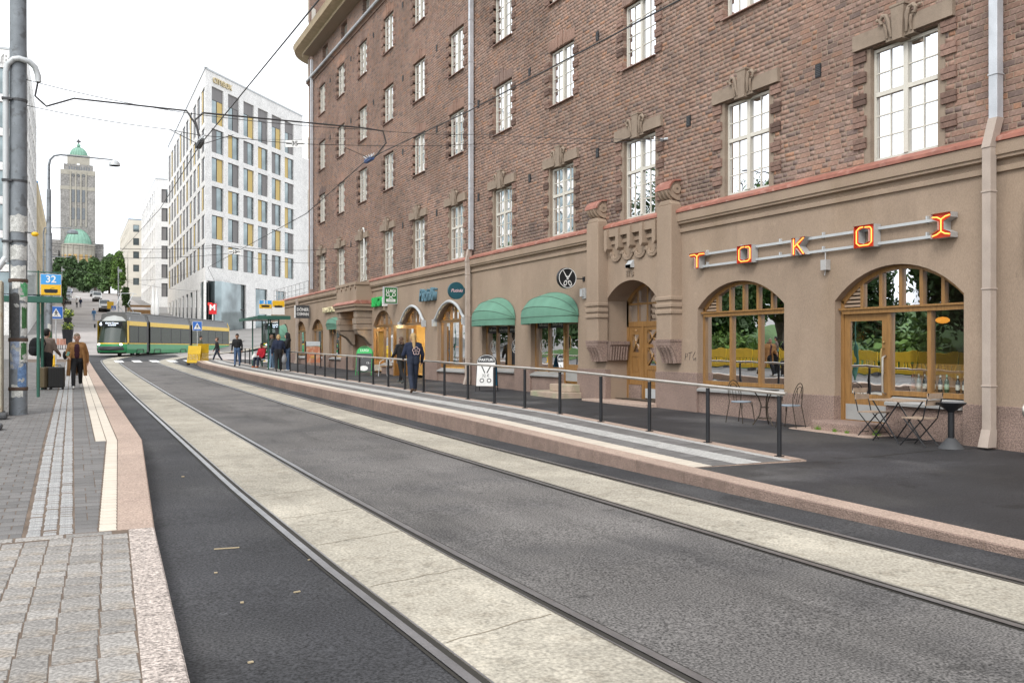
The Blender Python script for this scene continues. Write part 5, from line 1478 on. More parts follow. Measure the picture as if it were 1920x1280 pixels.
mb = MB(); mb.box(-.39, .39, -.02, .02, .3, 1.2); mb.build('poster', mat('orange_poster', (.45, .17, .09), .6, col2=(.5, .3, .2), c2=(.5, .6), c2scale=4), t)
mb = MB(); mb.box(-.39, .39, -.025, .025, 1.25, 1.5); mb.build('header', m_lgrey, t)
mb = MB(); mb.ball((0, -.03, .62), (.16, .01, .09), 12); mb.build('burger_print', mat('bun', (.5, .28, .08), .6), t)
t = thing('terrace_chair', 'light armchair with white arms outside the pizzeria', 'chair', (12.75, 39.0, walk(39)), R(-60))
mb = MB(); mb.box(-.25, .25, -.24, .24, .42, .46); mb.build('seat', m_wood, t, bevel=.01)
mb = MB(); mb.box(-.25, .25, .22, .25, .6, .82); mb.build('backrest', m_lgrey, t, bevel=.01)
for s in (-1, 1):
    mb = MB(); mb.tube([(s * .27, -.28, 0), (s * .27, -.2, .62), (s * .27, -.1, .68), (s * .27, .24, .8), (s * .27, .3, 0)], .018, 7); mb.build('side_frame', m_lgrey, t, smooth=True)
# ================================================================ poles, shelters, wires
m_rust = mat('rust', (.09, .06, .045), .9, var=.3, scale=8)
m_poster2 = [mat('poster_%s' % 'abcdefgh'[i], c_, .8, var=.25, scale=14, fine=60, fvar=.3, col2=(.4, .4, .38), c2=(.58, .6), c2scale=5) for i, c_ in enumerate([(.05, .14, .05), (.5, .5, .48), (.1, .35, .16), (.25, .3, .4), (.55, .55, .52), (.06, .06, .06), (.35, .12, .06), (.12, .2, .35)])]
PX, PY = -.97, 20.4
pz = platL(PY)
t = thing('tram_pole', 'thick grey steel pole plastered with torn posters, carrying overhead wires', 'pole', (PX, PY, pz))
mb = MB(); mb.tube([(0, 0, -.05), (0, 0, 4.1), (0, 0, 14)], [.165, .16, .135], 20); mb.build('shaft', m_pole, t, smooth=True)
def patch(t, a0, a1, z0, z1, r, m, name='poster', n=6):
    mb = MB(); vs = []
    for i in range(n + 1):
        a = a0 + (a1 - a0) * i / n; e = random.uniform(-.02, .02)
        vs += [(r * math.cos(a), r * math.sin(a), z0 + e), (r * math.cos(a), r * math.sin(a), z1 + random.uniform(-.025, .025))]
    mb.add(vs, [(2 * i, 2 * i + 2, 2 * i + 3, 2 * i + 1) for i in range(n)]); return mb.build(name, m, t, smooth=True)
# posters face the camera side (-y) and the road (+x)
zz = 1.0
for (a0, a1, z0, z1, k) in ((-1.5, -.3, 2.25, 2.62, 4), (-1.3, -.35, 1.55, 2.2, 1), (-1.15, -.45, 1.72, 2.12, 0), (-1.4, -.3, 1.05, 1.5, 4), (-1.25, -.5, 1.1, 1.42, 0), (-2.6, -1.4, 1.5, 2.4, 5), (-2.5, -1.3, .9, 1.5, 3), (-1.6, -.5, .55, 1.0, 7), (-2.3, -1.0, .35, .6, 4), (-2.4, -.6, 2.66, 2.95, 4), (-2.6, -.4, 3.05, 3.35, 1), (-2.7, -.3, 3.6, 3.95, 1), (-1.3, -.2, 2.35, 2.6, 2), (-2.2, -1.3, 2.5, 2.7, 4)):
    patch(t, a0, a1, z0, z1, .1675 + random.uniform(0, .004), m_poster2[k])
for z in (.48, 2.62, 1.45):
    mb = MB(); mb.lathe([(.172, z), (.176, z + .01), (.176, z + .06), (.172, z + .07)], n=20); mb.build('rusty_band', m_rust, t, smooth=True)
mb = MB(); px = -.21
mb.tube([(px, -.1, 3.0), (px, -.1, 3.25), (px + .0, -.1, 6.75), (px + .03, -.11, 6.9), (px + .14, -.17, 7.0), (.02, -.19, 7.02), (.2, -.16, 6.99), (.3, -.12, 6.9), (.35, -.1, 6.75), (.36, -.1, 6.62)], .055, 12)
mb.tube([(px, -.1, 3.1), (px - .12, -.12, 2.9), (px - .3, -.15, 2.75), (px - .5, -.15, 2.6)], .06, 12)
mb.build('cable_conduit', m_lgrey, t, smooth=True)
for z in (3.4, 4.6, 6.2):
    mb = MB(); mb.lathe([(.15, z), (.165, z), (.165, z + .05), (.15, z + .05)], n=16); mb.box(px - .07, -.1, -.18, -.05, z, z + .04); mb.build('clamp', m_dgrey, t)
mb = MB(); mb.tube([(.1, -.1, 3.62), (.25, -.14, 3.6)], .015, 6); mb.ball((.3, -.15, 3.58), (.07, .05, .05), 8, 1); mb.build('orange_lamp', [m_dgrey, m_yelsign], t, smooth=True)
t = thing('utility_cabinet', 'rusty beige utility cabinet covered in stickers and graffiti', 'cabinet', (-1.62, 20.2, pz))
m_cab = mat('cabinet_paint', (.4, .36, .28), .7, var=.2, scale=3, col2=(.25, .17, .1), c2=(.58, .7), c2scale=3)
mb = MB(); mb.box(-.4, .4, -.25, .25, .08, 2.62); mb.build('body', m_cab, t, bevel=.015)
mb = MB(); mb.box(-.42, .42, -.27, .27, 0, .08); mb.build('base', m_dgrey, t)
mb = MB(); mb.box(-.36, .38, -.262, -.251, 1.32, 2.55); mb.build('door', m_cab, t); mb = MB(); mb.box(-.36, .38, -.262, -.251, .15, 1.28); mb.build('door', m_cab, t)
for x, z, w_, h, m_ in ((.15, 1.75, .2, .5, m_paper), (.1, 2.3, .3, .35, m_poster2[4]), (.27, .35, .09, .12, m_bluesign), (.28, .85, .1, .1, m_yelsign), (.2, 1.45, .2, .12, m_poster2[1]), (.3, 2.42, .05, .05, m_neonred), (.25, 1.15, .12, .06, m_white), (.05, .55, .2, .2, m_poster2[1])):
    mb = MB(); mb.box(x - w_ / 2, x + w_ / 2, -.268, -.264, z - h / 2, z + h / 2); mb.build('sticker', m_, t)
mb = MB(); mb.box(-.28, .25, -.2, .2, 0, .12); o = mb.build('rubber_foot', m_dgrey, None, loc=(-1.35, 19.4, platL(19.4)), bevel=.04); tag(o, 'grey recycled rubber foot block on the pavers near the cabinet', 'barrier foot')
mb = MB(); mb.box(-.28, .25, -.2, .2, 0, .1); o = mb.build('rubber_foot', m_dgrey, None, loc=(-1.3, 17.2, platL(17.2)), bevel=.04); tag(o, 'grey rubber barrier foot lying alone on the pavers', 'barrier foot')
# stop sign frame (left shelter)
sy = 26.1; sz = platL(sy)
t = thing('stop_shelter', 'green framed tram stop shelter with line 32 sign panel', 'tram shelter', (-.79, sy, sz))
for x, y in ((0, 0), (0, 3.6), (-1.6, 0), (-1.6, 3.6)):
    mb = MB(); mb.tube([(x, y, 0), (x, y, 2.62)], .04, 10); mb.build('post', m_gpost, t, smooth=True)
mb = MB(); mb.box(-1.75, .56, -.06, .06, 2.42, 2.58); mb.build('beam', m_gpost, t, bevel=.01)
mb = MB(); mb.box(-1.75, .5, -.05, 3.8, 2.585, 2.63); mb.build('glass_roof', m_fglass, t)
mb = MB(); mb.quad((-1.6, .05, .25), (-1.6, 3.55, .25), (-1.6, 3.55, 2.4), (-1.6, .05, 2.4)); mb.build('glass_wall', m_fglass, t)
def stop_panel(t, x0, x1_, z0, z1, y, top, bot_, num, white=.0):
    mb = MB(); mb.box(x0, x1_, y - .02, y + .02, z0, z1); mb.build('panel_back', m_white, t)
    zm = z0 + (z1 - z0) * .52; zb = z0 + (z1 - z0) * white
    mb = MB(); mb.box(x0 + .01, x1_ - .01, y - .026, y - .021, zm if not white else z0 + (z1 - z0) * .72, z1 - .01); mb.build('blue_field', top, t)
    mb = MB(); mb.box(x0 + .01, x1_ - .01, y - .026, y - .021, max(zb, z0 + .01), (zm if not white else z0 + (z1 - z0) * .72) - .002); mb.build('yellow_field', bot_, t)
    if num: text('line_number', num, .26 * (z1 - z0) / .58, m_white, t, NT((x0 + x1_) / 2, y - .029, z1 - (z1 - z0) * (.25 if not white else .14)), .002, w=False, bold=.004)
    c_ = (x0 + x1_) / 2; zc = z0 + (z1 - z0) * (.25 if not white else .6); s = (x1_ - x0) / .5
    mb = MB(); mb.box(c_ - .16 * s, c_ + .16 * s, y - .03, y - .027, zc - .045, zc + .03); mb.box(c_ - .14 * s, c_ + .14 * s, y - .03, y - .0275, zc - .065, zc - .045); mb.tube([(c_ - .02, y - .029, zc + .03), (c_ + .03, y - .029, zc + .065), (c_ + .08, y - .029, zc + .06)], .004, 4)
    mb.build('tram_symbol', m_black, t)
stop_panel(t, .05, .53, 2.6, 3.16, 0, m_ltblue, m_yelsign, '32')
mb = MB(); mb.box(-.55, -.05, -.02, .02, 2.6, 3.2); mb.build('timetable_panel', m_fglass, t); mb = MB(); mb.box(-.5, -.08, -.0, .012, 2.64, 3.12); mb.build('timetable_sheet', m_paper, t)
mb = MB(); mb.tube([(.0, 0, 2.6), (0, 0, 3.24)], .02, 6); mb.tube([(-.6, 0, 3.22), (.56, 0, 3.2)], .012, 5); mb.build('panel_frame', m_gpost, t)
# right shelter
sy = 44.6; sz = platR(45); sx = 8.62
t = thing('platform_shelter', 'green steel and glass tram shelter with yellow and blue sign panels above', 'tram shelter', (sx, sy, sz))
for x, y in ((0, .3), (0, 4.6), (.5, .3), (.5, 4.6), (.5, 2.4)):
    mb = MB(); mb.tube([(x, y, 0), (x, y, 2.5)], .035, 8); mb.build('post', m_gpost, t, smooth=True)
mb = MB(); mb.box(-.55, .95, -.1, 5.2, 2.5, 2.54); mb.build('roof_panel', m_lgrey, t)
mb = MB(); mb.box(-.58, .98, -.16, -.06, 2.44, 2.62); mb.box(-.6, -.55, -.1, 5.2, 2.46, 2.6); mb.build('roof_edge', m_gpost, t)
for y0_, y1_ in ((.35, 2.35), (2.45, 4.55)):
    mb = MB(); mb.quad((.5, y0_, .3), (.5, y1_, .3), (.5, y1_, 2.35), (.5, y0_, 2.35)); mb.build('glass_wall', m_fglass, t)
mb = MB(); mb.quad((0, .3, .3), (.5, .3, .3), (.5, .3, 2.2), (0, .3, 2.2)); mb.build('glass_wall', m_fglass, t)
mb = MB(); mb.box(.12, .44, 1.2, 4.4, .44, .48); mb.box(.24, .32, 1.6, 1.7, 0, .44); mb.box(.24, .32, 3.8, 3.9, 0, .44); mb.build('bench', m_lgrey, t)
stop_panel(t, -.52, .08, 2.68, 3.36, -.1, m_ltblue, m_yelsign, '31', .42)
stop_panel(t, .1, .7, 2.68, 3.36, -.1, m_yelsign, m_yelsign, '', .55)
mb = MB(); mb.box(.34, .5, .27, .33, 1.0, 2.0); mb.build('timetable_case', m_dgrey, t)
# lamp post and second wire pole
t = thing('lamp_post', 'tall grey lamp post with curved arm and dome lamp beyond the shelter', 'lamp post', (-.92, 43.8, platL(43.8)))
Lz = 8.9
mb = MB(); mb.tube([(0, 0, 0), (0, 0, 6.0), (0, 0, 6.05), (0, 0, 7.9), (0, 0, 7.92), (0, 0, 8.95), (.05, 0, 9.2), (.2, 0, 9.38), (.45, 0, 9.45), (2.55, 0, 9.42)], [.14, .13, .1, .09, .06, .055, .05, .045, .04, .028], 12); mb.build('mast', m_pole, t, smooth=True)
mb = MB(); mb.lathe([(.24, -.08), (.22, .06), (.14, .15), (.04, .19), (0, .19)], (2.6, 0, 9.24), 18); mb.lathe([(0, -.08), (.235, -.08)], (2.6, 0, 9.24), 18, 1); mb.build('lamp_dome', [m_lgrey, m_white], t, smooth=True)
for a0, z0, z1, k in ((-1.8, 1.2, 1.75, 0), (-1.7, .6, 1.1, 4), (-1.9, 1.8, 2.1, 4), (-2.6, .9, 1.9, 1)): patch(t, a0, a0 + 1.1, z0, z1, .143, m_poster2[k])
mb = MB(); mb.tube([(-.25, 0, 5.0), (.9, 0, 5.02)], .02, 5); mb.tube([(-.3, 0, 4.3), (.3, 0, 4.3)], .03, 5); mb.build('side_arm', m_pole, t)
t = thing('lamp_post', 'farther slim lamp post with a small dome lamp over the kerb', 'lamp post', (-2.0, 78, gz(78)))
mb = MB(); mb.tube([(0, 0, 0), (0, 0, 9.6), (.05, 0, 9.9), (.3, 0, 10.0), (1.9, 0, 10.0)], [.1, .06, .05, .04, .03], 8); mb.build('mast', m_pole, t, smooth=True)
mb = MB(); mb.lathe([(.42, 0), (.36, .2), (.1, .32), (0, .32)], (2.0, 0, 9.6), 14); mb.build('lamp_dome', m_pole, t, smooth=True)
# pedestrian crossing sign posts
def ped_sign(loc, rz, label, zc=2.3, post=m_lgrey, s=.32):
    t = thing('crossing_sign', label, 'road sign', loc, rz)
    mb = MB(); mb.tube([(0, .03, 0), (0, .03, zc + s)], .03, 8); mb.build('post', post, t, smooth=True)
    mb = MB(); mb.box(-s, s, -.012, .012, zc - s, zc + s); mb.build('plate', m_white, t); mb = MB(); mb.box(-s * .94, s * .94, -.018, -.013, zc - s * .94, zc + s * .94); mb.build('blue_field', m_bluesign, t)
    mb = MB(); mb.prism([(-s * .74, zc - s * .66), (s * .74, zc - s * .66), (0, zc + s * .68)], 'y', -.023, -.019); mb.build('white_triangle', m_white, t)
    mb = MB(); q = s
    mb.ball((0, -.025, zc + .3 * q), (.09 * q, .004, .1 * q), 8); mb.prism([(-.08 * q, zc - .15 * q), (.08 * q, zc - .15 * q), (.1 * q, zc + .18 * q), (-.1 * q, zc + .18 * q)], 'y', -.028, -.024)
    for a, b in (((0, -.12), (.2, -.5)), ((0, -.12), (-.2, -.5)), ((.05, .12), (.25, -.1)), ((-.05, .12), (-.25, -.08))):
        mb.tube([(a[0] * q, -.026, zc + a[1] * q), (b[0] * q, -.026, zc + b[1] * q)], .045 * q, 5)
    mb.build('walking_figure', m_black, t)
ped_sign((-.75, 51, platL(51)), R(6), 'blue crossing sign with white triangle beside the lamp post', 2.75)
ped_sign(tuple(atd(370, 0, 62).xy) + (gz(62) + .1,), R(-20), 'blue crossing sign on a grey post above yellow barrier boards', 2.5)

# ---- overhead wires
def wire(name, pts, r, label, sag=0, n=10, cat='wire', group='overhead tram wires', m=None, extra=None):
    P = [Vector(p) for p in pts]; out = []
    for a, b in zip(P, P[1:]):
        for i in range(n): 
            f = i / n; out.append(a.lerp(b, f) - Vector((0, 0, sag * 4 * f * (1 - f))))
    out.append(P[-1])
    mb = MB(); mb.tube(out, r, 5)
    if extra: extra(mb, out)
    return tag(mb.build(name, m or m_wire, None, smooth=True), label, cat, group)
def anchor(px, py): return fac(px, py, DF - .05)
cw1 = [(2.75, -8, 5.35), (2.35, 9, 5.45), tuple(atd(375, 272, 17.5)), tuple(atd(300, 392, 34)), tuple(atd(228, 470, 55)), tuple(atd(215, 497, 78))]
wire('contact_wire', cw1, .01, 'contact wire over the tram track beside the near pavement')
a = anchor(1275, 0); X2 = 5.85
def cwp(px, py): 
    r_ = ray(px, py); t_ = X2 / r_[0]; return (X2, r_[1] * t_, CAMZ + r_[2] * t_)
cw2 = [(6.1, -6, 5.6), cwp(1275, 0), cwp(880, 208), cwp(690, 298), cwp(575, 400), (6.2, 48, 5.9), (9, 66, 6.4)]
wire('contact_wire', cw2, .01, 'contact wire over the tram track beside the platform')
p0 = Vector((PX + .14, PY - .05, 7.12)); p1 = Vector(atd(372, 228, 18.5)); p2 = Vector(atd(668, 240, 22.5))
wire('feeder_cable', [(PX + .36, PY - .1, 7.15), (PX + .3, PY - .1, 6.8), (PX + .5, PY - .1, 6.62), (PX + 1.0, PY - .05, 6.85), atd(350, 208, 18.3), atd(368, 235, 18.3), atd(374, 262, 18.2)], .019, 'thick black feeder cable looping from the postered pole', .0, 4)
wire('feeder_cable', [atd(376, 262, 18.3), atd(366, 225, 18.5), atd(380, 212, 18.6), atd(680, 240, 23), atd(718, 246, 24), atd(724, 268, 24), atd(700, 298, 24)], .019, 'thick black feeder cable slung between the two contact wires', 0, 4)
e = anchor(1245, 261); e2 = anchor(1255, 263)
wire('span_wire', [p0, atd(350, 212, 18.6), atd(690, 243, 22.5), atd(900, 252, 25.5), e], .0075, 'upper span wire from the postered pole to the brick facade', .05)
wire('span_wire', [(PX + .15, PY, 6.62), atd(318, 243, 18.5), atd(440, 258, 20), atd(640, 272, 22.5), atd(900, 270, 25.5), e2], .0075, 'lower span wire from the postered pole to the brick facade', .04)
wire('span_wire', [atd(318, 243, 18.5), atd(375, 272, 17.8), atd(437, 253, 19.8)], .008, 'short slanting hanger wire by the first insulator')
wire('span_wire', [atd(645, 276, 22.4), atd(700, 300, 23.8)], .008, 'short slanting hanger wire by the second insulator')
far = anchor(700, 445)
wire('span_wire', [(-.92, 43.8, platL(43.8) + 5.6), atd(440, 462, 42), (DF - .3, 44.9, 7.0)], .01, 'thin span wire to the white gooseneck on the brick wall', .2)
wire('span_wire', [(-.92, 43.8, platL(43.8) + 5.1), atd(430, 475, 46), (DF, 50, 6.6)], .01, 'lower thin span wire from the lamp post to the brick wall', .2)
for i, (a, b) in enumerate((((-3, 110, 13), (15, 112, 14)), ((-3, 150, 17), (15, 150, 17)), ((-3, 200, 20), (15, 200, 20.5)), ((-2, 90, 9.5), (14.5, 120, 9)), ((4, 78, 7.2), (14.9, 118, 12)))):
    wire('far_wire', [a, b], .015, 'thin distant wire across the uphill street, ' + ('before the hotel side wall', 'beside the far end of the hotel', 'before the slim pale block', 'slanting over the tram roof', 'from the tram line to the hotel corner')[i], .5, group='wires across the uphill street')
for (px, py, d_, lab) in ((375, 270, 17.8, 'section insulator on the contact wire beside the near pavement'), (692, 300, 23.8, 'blue section insulator on the platform side contact wire')):
    t = thing('section_insulator', lab, 'insulator', atd(px, py, d_))
    mb = MB(); mb.box(-.05, .05, -.3, .3, -.04, .05); mb.build('block', m_dgrey if px < 400 else mat('blue_insulator', (.06, .12, .3), .5), t, bevel=.01)
    mb = MB()
    for k in range(5): mb.tube([(-.06 + .03 * k, -.35 + .12 * k, .0), (.06 - .03 * k, -.25 + .14 * k, .14)], .012, 5)
    mb.tube([(0, -.5, .02), (0, .5, .02)], .014, 6); mb.build('clamps', m_lgrey, t)
t = thing('wall_anchor', 'steel eye anchor holding the span wires on the brick wall', 'anchor', e); mb = MB(); mb.tube([(0, 0, 0), (.06, -.1, 0)], .03, 6); mb.ball((0, .1, 0), .05, 8); mb.build('eye_bolt', m_lgrey, t, smooth=True)
t = thing('gooseneck_pipe', 'slim white pipe with a gooseneck on the brick wall above the oriel', 'pipe', (DF - .05, 44.4, 5.3))
mb = MB(); mb.tube([(0, .8, -.2), (0, .1, .2), (0, 0, .5), (0, 0, 2.4), (0, .1, 2.6), (0, .9, 2.55)], .035, 7); mb.build('tube', m_white, t, smooth=True)
# hanging speed plates
for px0, px1, py0, py1, d_, s, lab in ((535, 571, 263, 276, 40, '35', 'white speed plate reading 35 hanging on a span wire'), (428, 452, 468, 477, 60, '10', 'small white speed plate reading 10 hanging on a wire')):
    a, b = atd(px0, (py0 + py1) / 2, d_), atd(px1, (py0 + py1) / 2, d_); h = (py1 - py0) / FPX * d_; c_ = (a + b) / 2; l = (b - a).length
    t = thing('speed_plate', lab, 'sign', c_, -TH)
    mb = MB(); mb.box(-l / 2, l / 2, -.01, .01, -h / 2, h / 2); mb.build('plate', m_white, t); text('number', s, h * .95, m_black, t, NT(0, -.015, 0), .002, w=False, bold=.004)
    mb = MB()
    for q in (-1, 1): mb.box(q * l * .3 - l * .15, q * l * .3 + l * .15, -.016, -.011, -.02, .02)
    mb.build('bar', m_black, t); mb = MB(); mb.tube([(-3, 0, h * .7), (0, 0, h * .55), (3, 0, h * .8)], .006, 4); mb.build('hanger_wire', m_wire, t)
# ================================================================ the tram
m_tg = mat('tram_green', (.05, .32, .13), .3, var=.05, coat=.5)
m_ty = mat('tram_yellow', (.78, .5, .015), .35, var=.04, coat=.4)
m_tgl = mat('tram_glass', (.05, .065, .055), .06, spec=.8, var=0, fvar=0)
m_tro = mat('tram_roof', (.13, .13, .128), .5, var=.1); m_trl = mat('tram_roof_light', (.4, .41, .4), .4, var=.05)
fr0 = atd(202.5, 669, 71.0)
tram = thing('tram', 'green and yellow articulated tram crossing the junction', 'tram', (fr0.x, fr0.y, gz(fr0.y) + .02), -TH)
HWT = 1.2
PROF = [(1.14, .28), (1.2, .6), (1.2, 1.02)]
def loft(mb, prof, y0, y1, m=0, caps=False, hw0=1, hw1=1):
    n = len(prof); vs = []
    for y, k in ((y0, hw0), (y1, hw1)):
        vs += [(x * k, y, z) for x, z in prof]
    mb.add(vs, [(i, i + 1, n + i + 1, n + i) for i in range(n - 1)], m)
    if caps: mb.add(vs, [tuple(range(n)), tuple(range(n, 2 * n))], m)
def both(prof): return prof + [(-x, z) for x, z in reversed(prof)]
secs = [(1.1, 4.6), (5.3, 14.6), (15.3, 26.6)]
for si, (a, b) in enumerate(secs):
    for s in (-1, 1):
        mb = MB(); loft(mb, [(s * x, z) for x, z in PROF], a, b); mb.build('lower_panel', m_tg, tram)
        mb = MB(); mb.box(*sorted((s * 1.19, s * 1.208)), a, b, 1.022, 1.1); mb.build('yellow_line', m_ty, tram)
        mb = MB(); loft(mb, [(s * 1.2, 2.5), (s * 1.19, 2.86)], a, b); mb.build('yellow_band', m_ty, tram)
        mb = MB(); loft(mb, [(s * 1.19, 1.1), (s * 1.19, 2.5)], a, b); mb.build('window_band', m_dgrey, tram)
        n = max(1, round((b - a) / 2.1))
        for i in range(n):
            p, q = a + (b - a) * i / n + .08, a + (b - a) * (i + 1) / n - .08
            mb = MB(); mb.quad((s * 1.204, p, 1.16), (s * 1.204, q, 1.16), (s * 1.2, q, 2.42), (s * 1.2, p, 2.42)); mb.build('side_window', m_tgl, tram)
    mb = MB(); loft(mb, both([(1.19, 2.86), (1.05, 3.05), (1.0, 3.4), (.85, 3.46)]), a, b, 0, True); mb.build('roof', m_tro, tram, smooth=True, ang=30)
    mb = MB(); mb.box(-.8, .8, a + .4, b - .4, 3.46, 3.6); mb.build('roof_equipment', m_tro, tram, bevel=.05)
    for y in (a + 1.6, b - 1.6) if b - a > 6 else (a + 2.2,):
        mb = MB()
        for s in (-1, 1): mb.lathe([(0, -.06), (.3, -.06), (.3, .06), (0, .06)], n=18, T=Matrix.Translation((s * .52, y, .3)) @ Matrix.Rotation(R(90), 4, 'Y'))
        mb.tube([(-.6, y, .3), (.6, y, .3)], .06, 6); mb.build('wheel_set', m_dgrey, tram)
        for s in (-1, 1):
            mb = MB(); mb.prism([(y - .75, .29), (y - .65, .62), (y + .65, .62), (y + .75, .29), (y + .67, .29), (y + .59, .56), (y - .59, .56), (y - .67, .29)], 'x', *sorted((s * 1.195, s * 1.21))); mb.build('wheel_arch', m_black, tram)
for a, b in ((4.6, 5.3), (14.6, 15.3)):
    mb = MB(); 
    for k in range(5): loft(mb, both([(1.12 - .06 * (k % 2), .35), (1.12 - .06 * (k % 2), 2.9), (.9, 3.3)]), a + .14 * k, a + .14 * (k + 1), 0, False, 1, 1.05 if k % 2 else .95)
    mb.build('articulation_bellows', m_tro, tram)
# cab: rounded nose in two lofts
def ring(y, hw, z0, z1): return [(-hw, y, z0), (-hw * .8, y - .25 * 1, z0), (0, y - .42, z0), (hw * .8, y - .25, z0), (hw, y, z0)], [(-hw, y, z1), (-hw * .8, y - .25, z1), (0, y - .42, z1), (hw * .8, y - .25, z1), (hw, y, z1)]
def nose(name, rows, m, smooth=True):
    mb = MB(); vs = []
    for z, y, hw in rows:
        for k in (-1, -.92, -.6, 0, .6, .92, 1):
            vs.append((hw * k, y + (abs(k) ** 3) * .7, z))
    n = 7; mb.add(vs, [(r_ * n + i, r_ * n + i + 1, (r_ + 1) * n + i + 1, (r_ + 1) * n + i) for r_ in range(len(rows) - 1) for i in range(n - 1)])
    return mb.build(name, m, tram, smooth=smooth)
nose('nose', [(.28, .25, 1.12), (.45, .08, 1.18), (.75, .04, 1.2), (1.02, .1, 1.2)], m_tg)
nose('nose_line', [(1.02, .098, 1.203), (1.1, .12, 1.203)], m_ty)
nose('windscreen', [(1.1, .125, 1.19), (1.25, .17, 1.19), (2.3, .5, 1.18), (2.86, .66, 1.17)], m_tgl)
nose('roof_front', [(2.86, .66, 1.17), (3.1, .85, 1.08), (3.35, 1.15, .98), (3.46, 1.6, .9)], m_trl)
nose('bumper', [(.52, -.0, 1.1), (.56, -.05, 1.1), (.8, -.05, 1.1), (.84, -.0, 1.1)], m_dgrey)
nose('skirt', [(.24, .2, 1.05), (.34, .12, 1.12)], m_black)
for s in (-1, 1):
    mb = MB(); loft(mb, [(s * x, z) for x, z in PROF], .7, 1.1); mb.build('cab_panel', m_tg, tram); mb = MB(); loft(mb, [(s * 1.2, 1.1), (s * 1.18, 2.86)], .75, 1.1); mb.build('cab_pillar', m_ty, tram)
    mb = MB(); mb.ball((s * .85, .34, .98), (.16, .06, .08), 10); mb.build('headlight', m_led, tram, smooth=True)
    mb = MB(); mb.box(s * 1.25 - .05, s * 1.25 + .05, .4, .5, 2.3, 2.6); mb.build('mirror', m_black, tram)
mb = MB(); mb.box(-.95, .95, .42, .46, 2.42, 2.78); mb.build('destination_display', m_black, tram)
text('display_number', '6', .34, m_led, tram, NT(-.75, .41, 2.6), .003, w=False, bold=.01); text('display_text', 'Clarion Canaria', .16, m_led, tram, NT(.12, .41, 2.67), .003, w=False); text('display_text', 'VIA CENTRUM', .1, m_led, tram, NT(.12, .41, 2.5), .003, w=False)
mb = MB()
for s in (-1, 1):
    mb.tube([(s * .4, 4.0, 3.6), (s * .45, 2.6, 4.3), (s * .5, 3.6, 5.2)], .03, 5); mb.tube([(s * .4, 4.0, 3.6), (s * .42, 4.6, 3.62)], .05, 5)
mb.tube([(-.8, 3.55, 5.12), (-.5, 3.6, 5.22), (.5, 3.6, 5.22), (.8, 3.55, 5.12)], .025, 5); mb.box(-.6, .6, 3.7, 4.9, 3.58, 3.68); mb.build('pantograph', m_lgrey, tram)
mb = MB(); loft(mb, both([(1.14, .28), (1.2, .6), (1.2, 2.86), (1.0, 3.4)]), 26.55, 26.62, 0, True); mb.build('rear_end', m_ty, tram)

# ================================================================ people
def pm(name, col, rough=.85, **k): return mat('cloth_' + name, col, rough, var=.12, scale=9, **k)
SK = [mat('skin_' + n, c_, .6, var=.05, spec=.3) for n, c_ in (('fair', (.5, .29, .21)), ('tan', (.36, .2, .13)), ('deep', (.12, .06, .035)))]
C_ = {n: pm(n, c_) for n, c_ in dict(camel=(.3, .15, .055), maroon=(.045, .012, .022), black=(.014, .014, .016), navy=(.013, .02, .045), jeans=(.07, .12, .22), lightjeans=(.18, .27, .38), dkjeans=(.02, .027, .048), plaid=(.2, .15, .125), red=(.4, .012, .025), grey=(.09, .1, .1), white=(.65, .64, .62), orange=(.6, .14, .03), brown=(.1, .06, .035), olive=(.07, .075, .05), blue=(.07, .17, .32)).items()}
HAIR = {n: mat('hair_' + n, c_, .6, var=.2, scale=30) for n, c_ in dict(black=(.012, .01, .009), blond=(.38, .26, .12), fair=(.3, .24, .18), brown=(.09, .05, .03)).items()}
m_eye = mat('eye', (.02, .015, .012), .3); m_lip = mat('lip', (.35, .12, .1), .5)
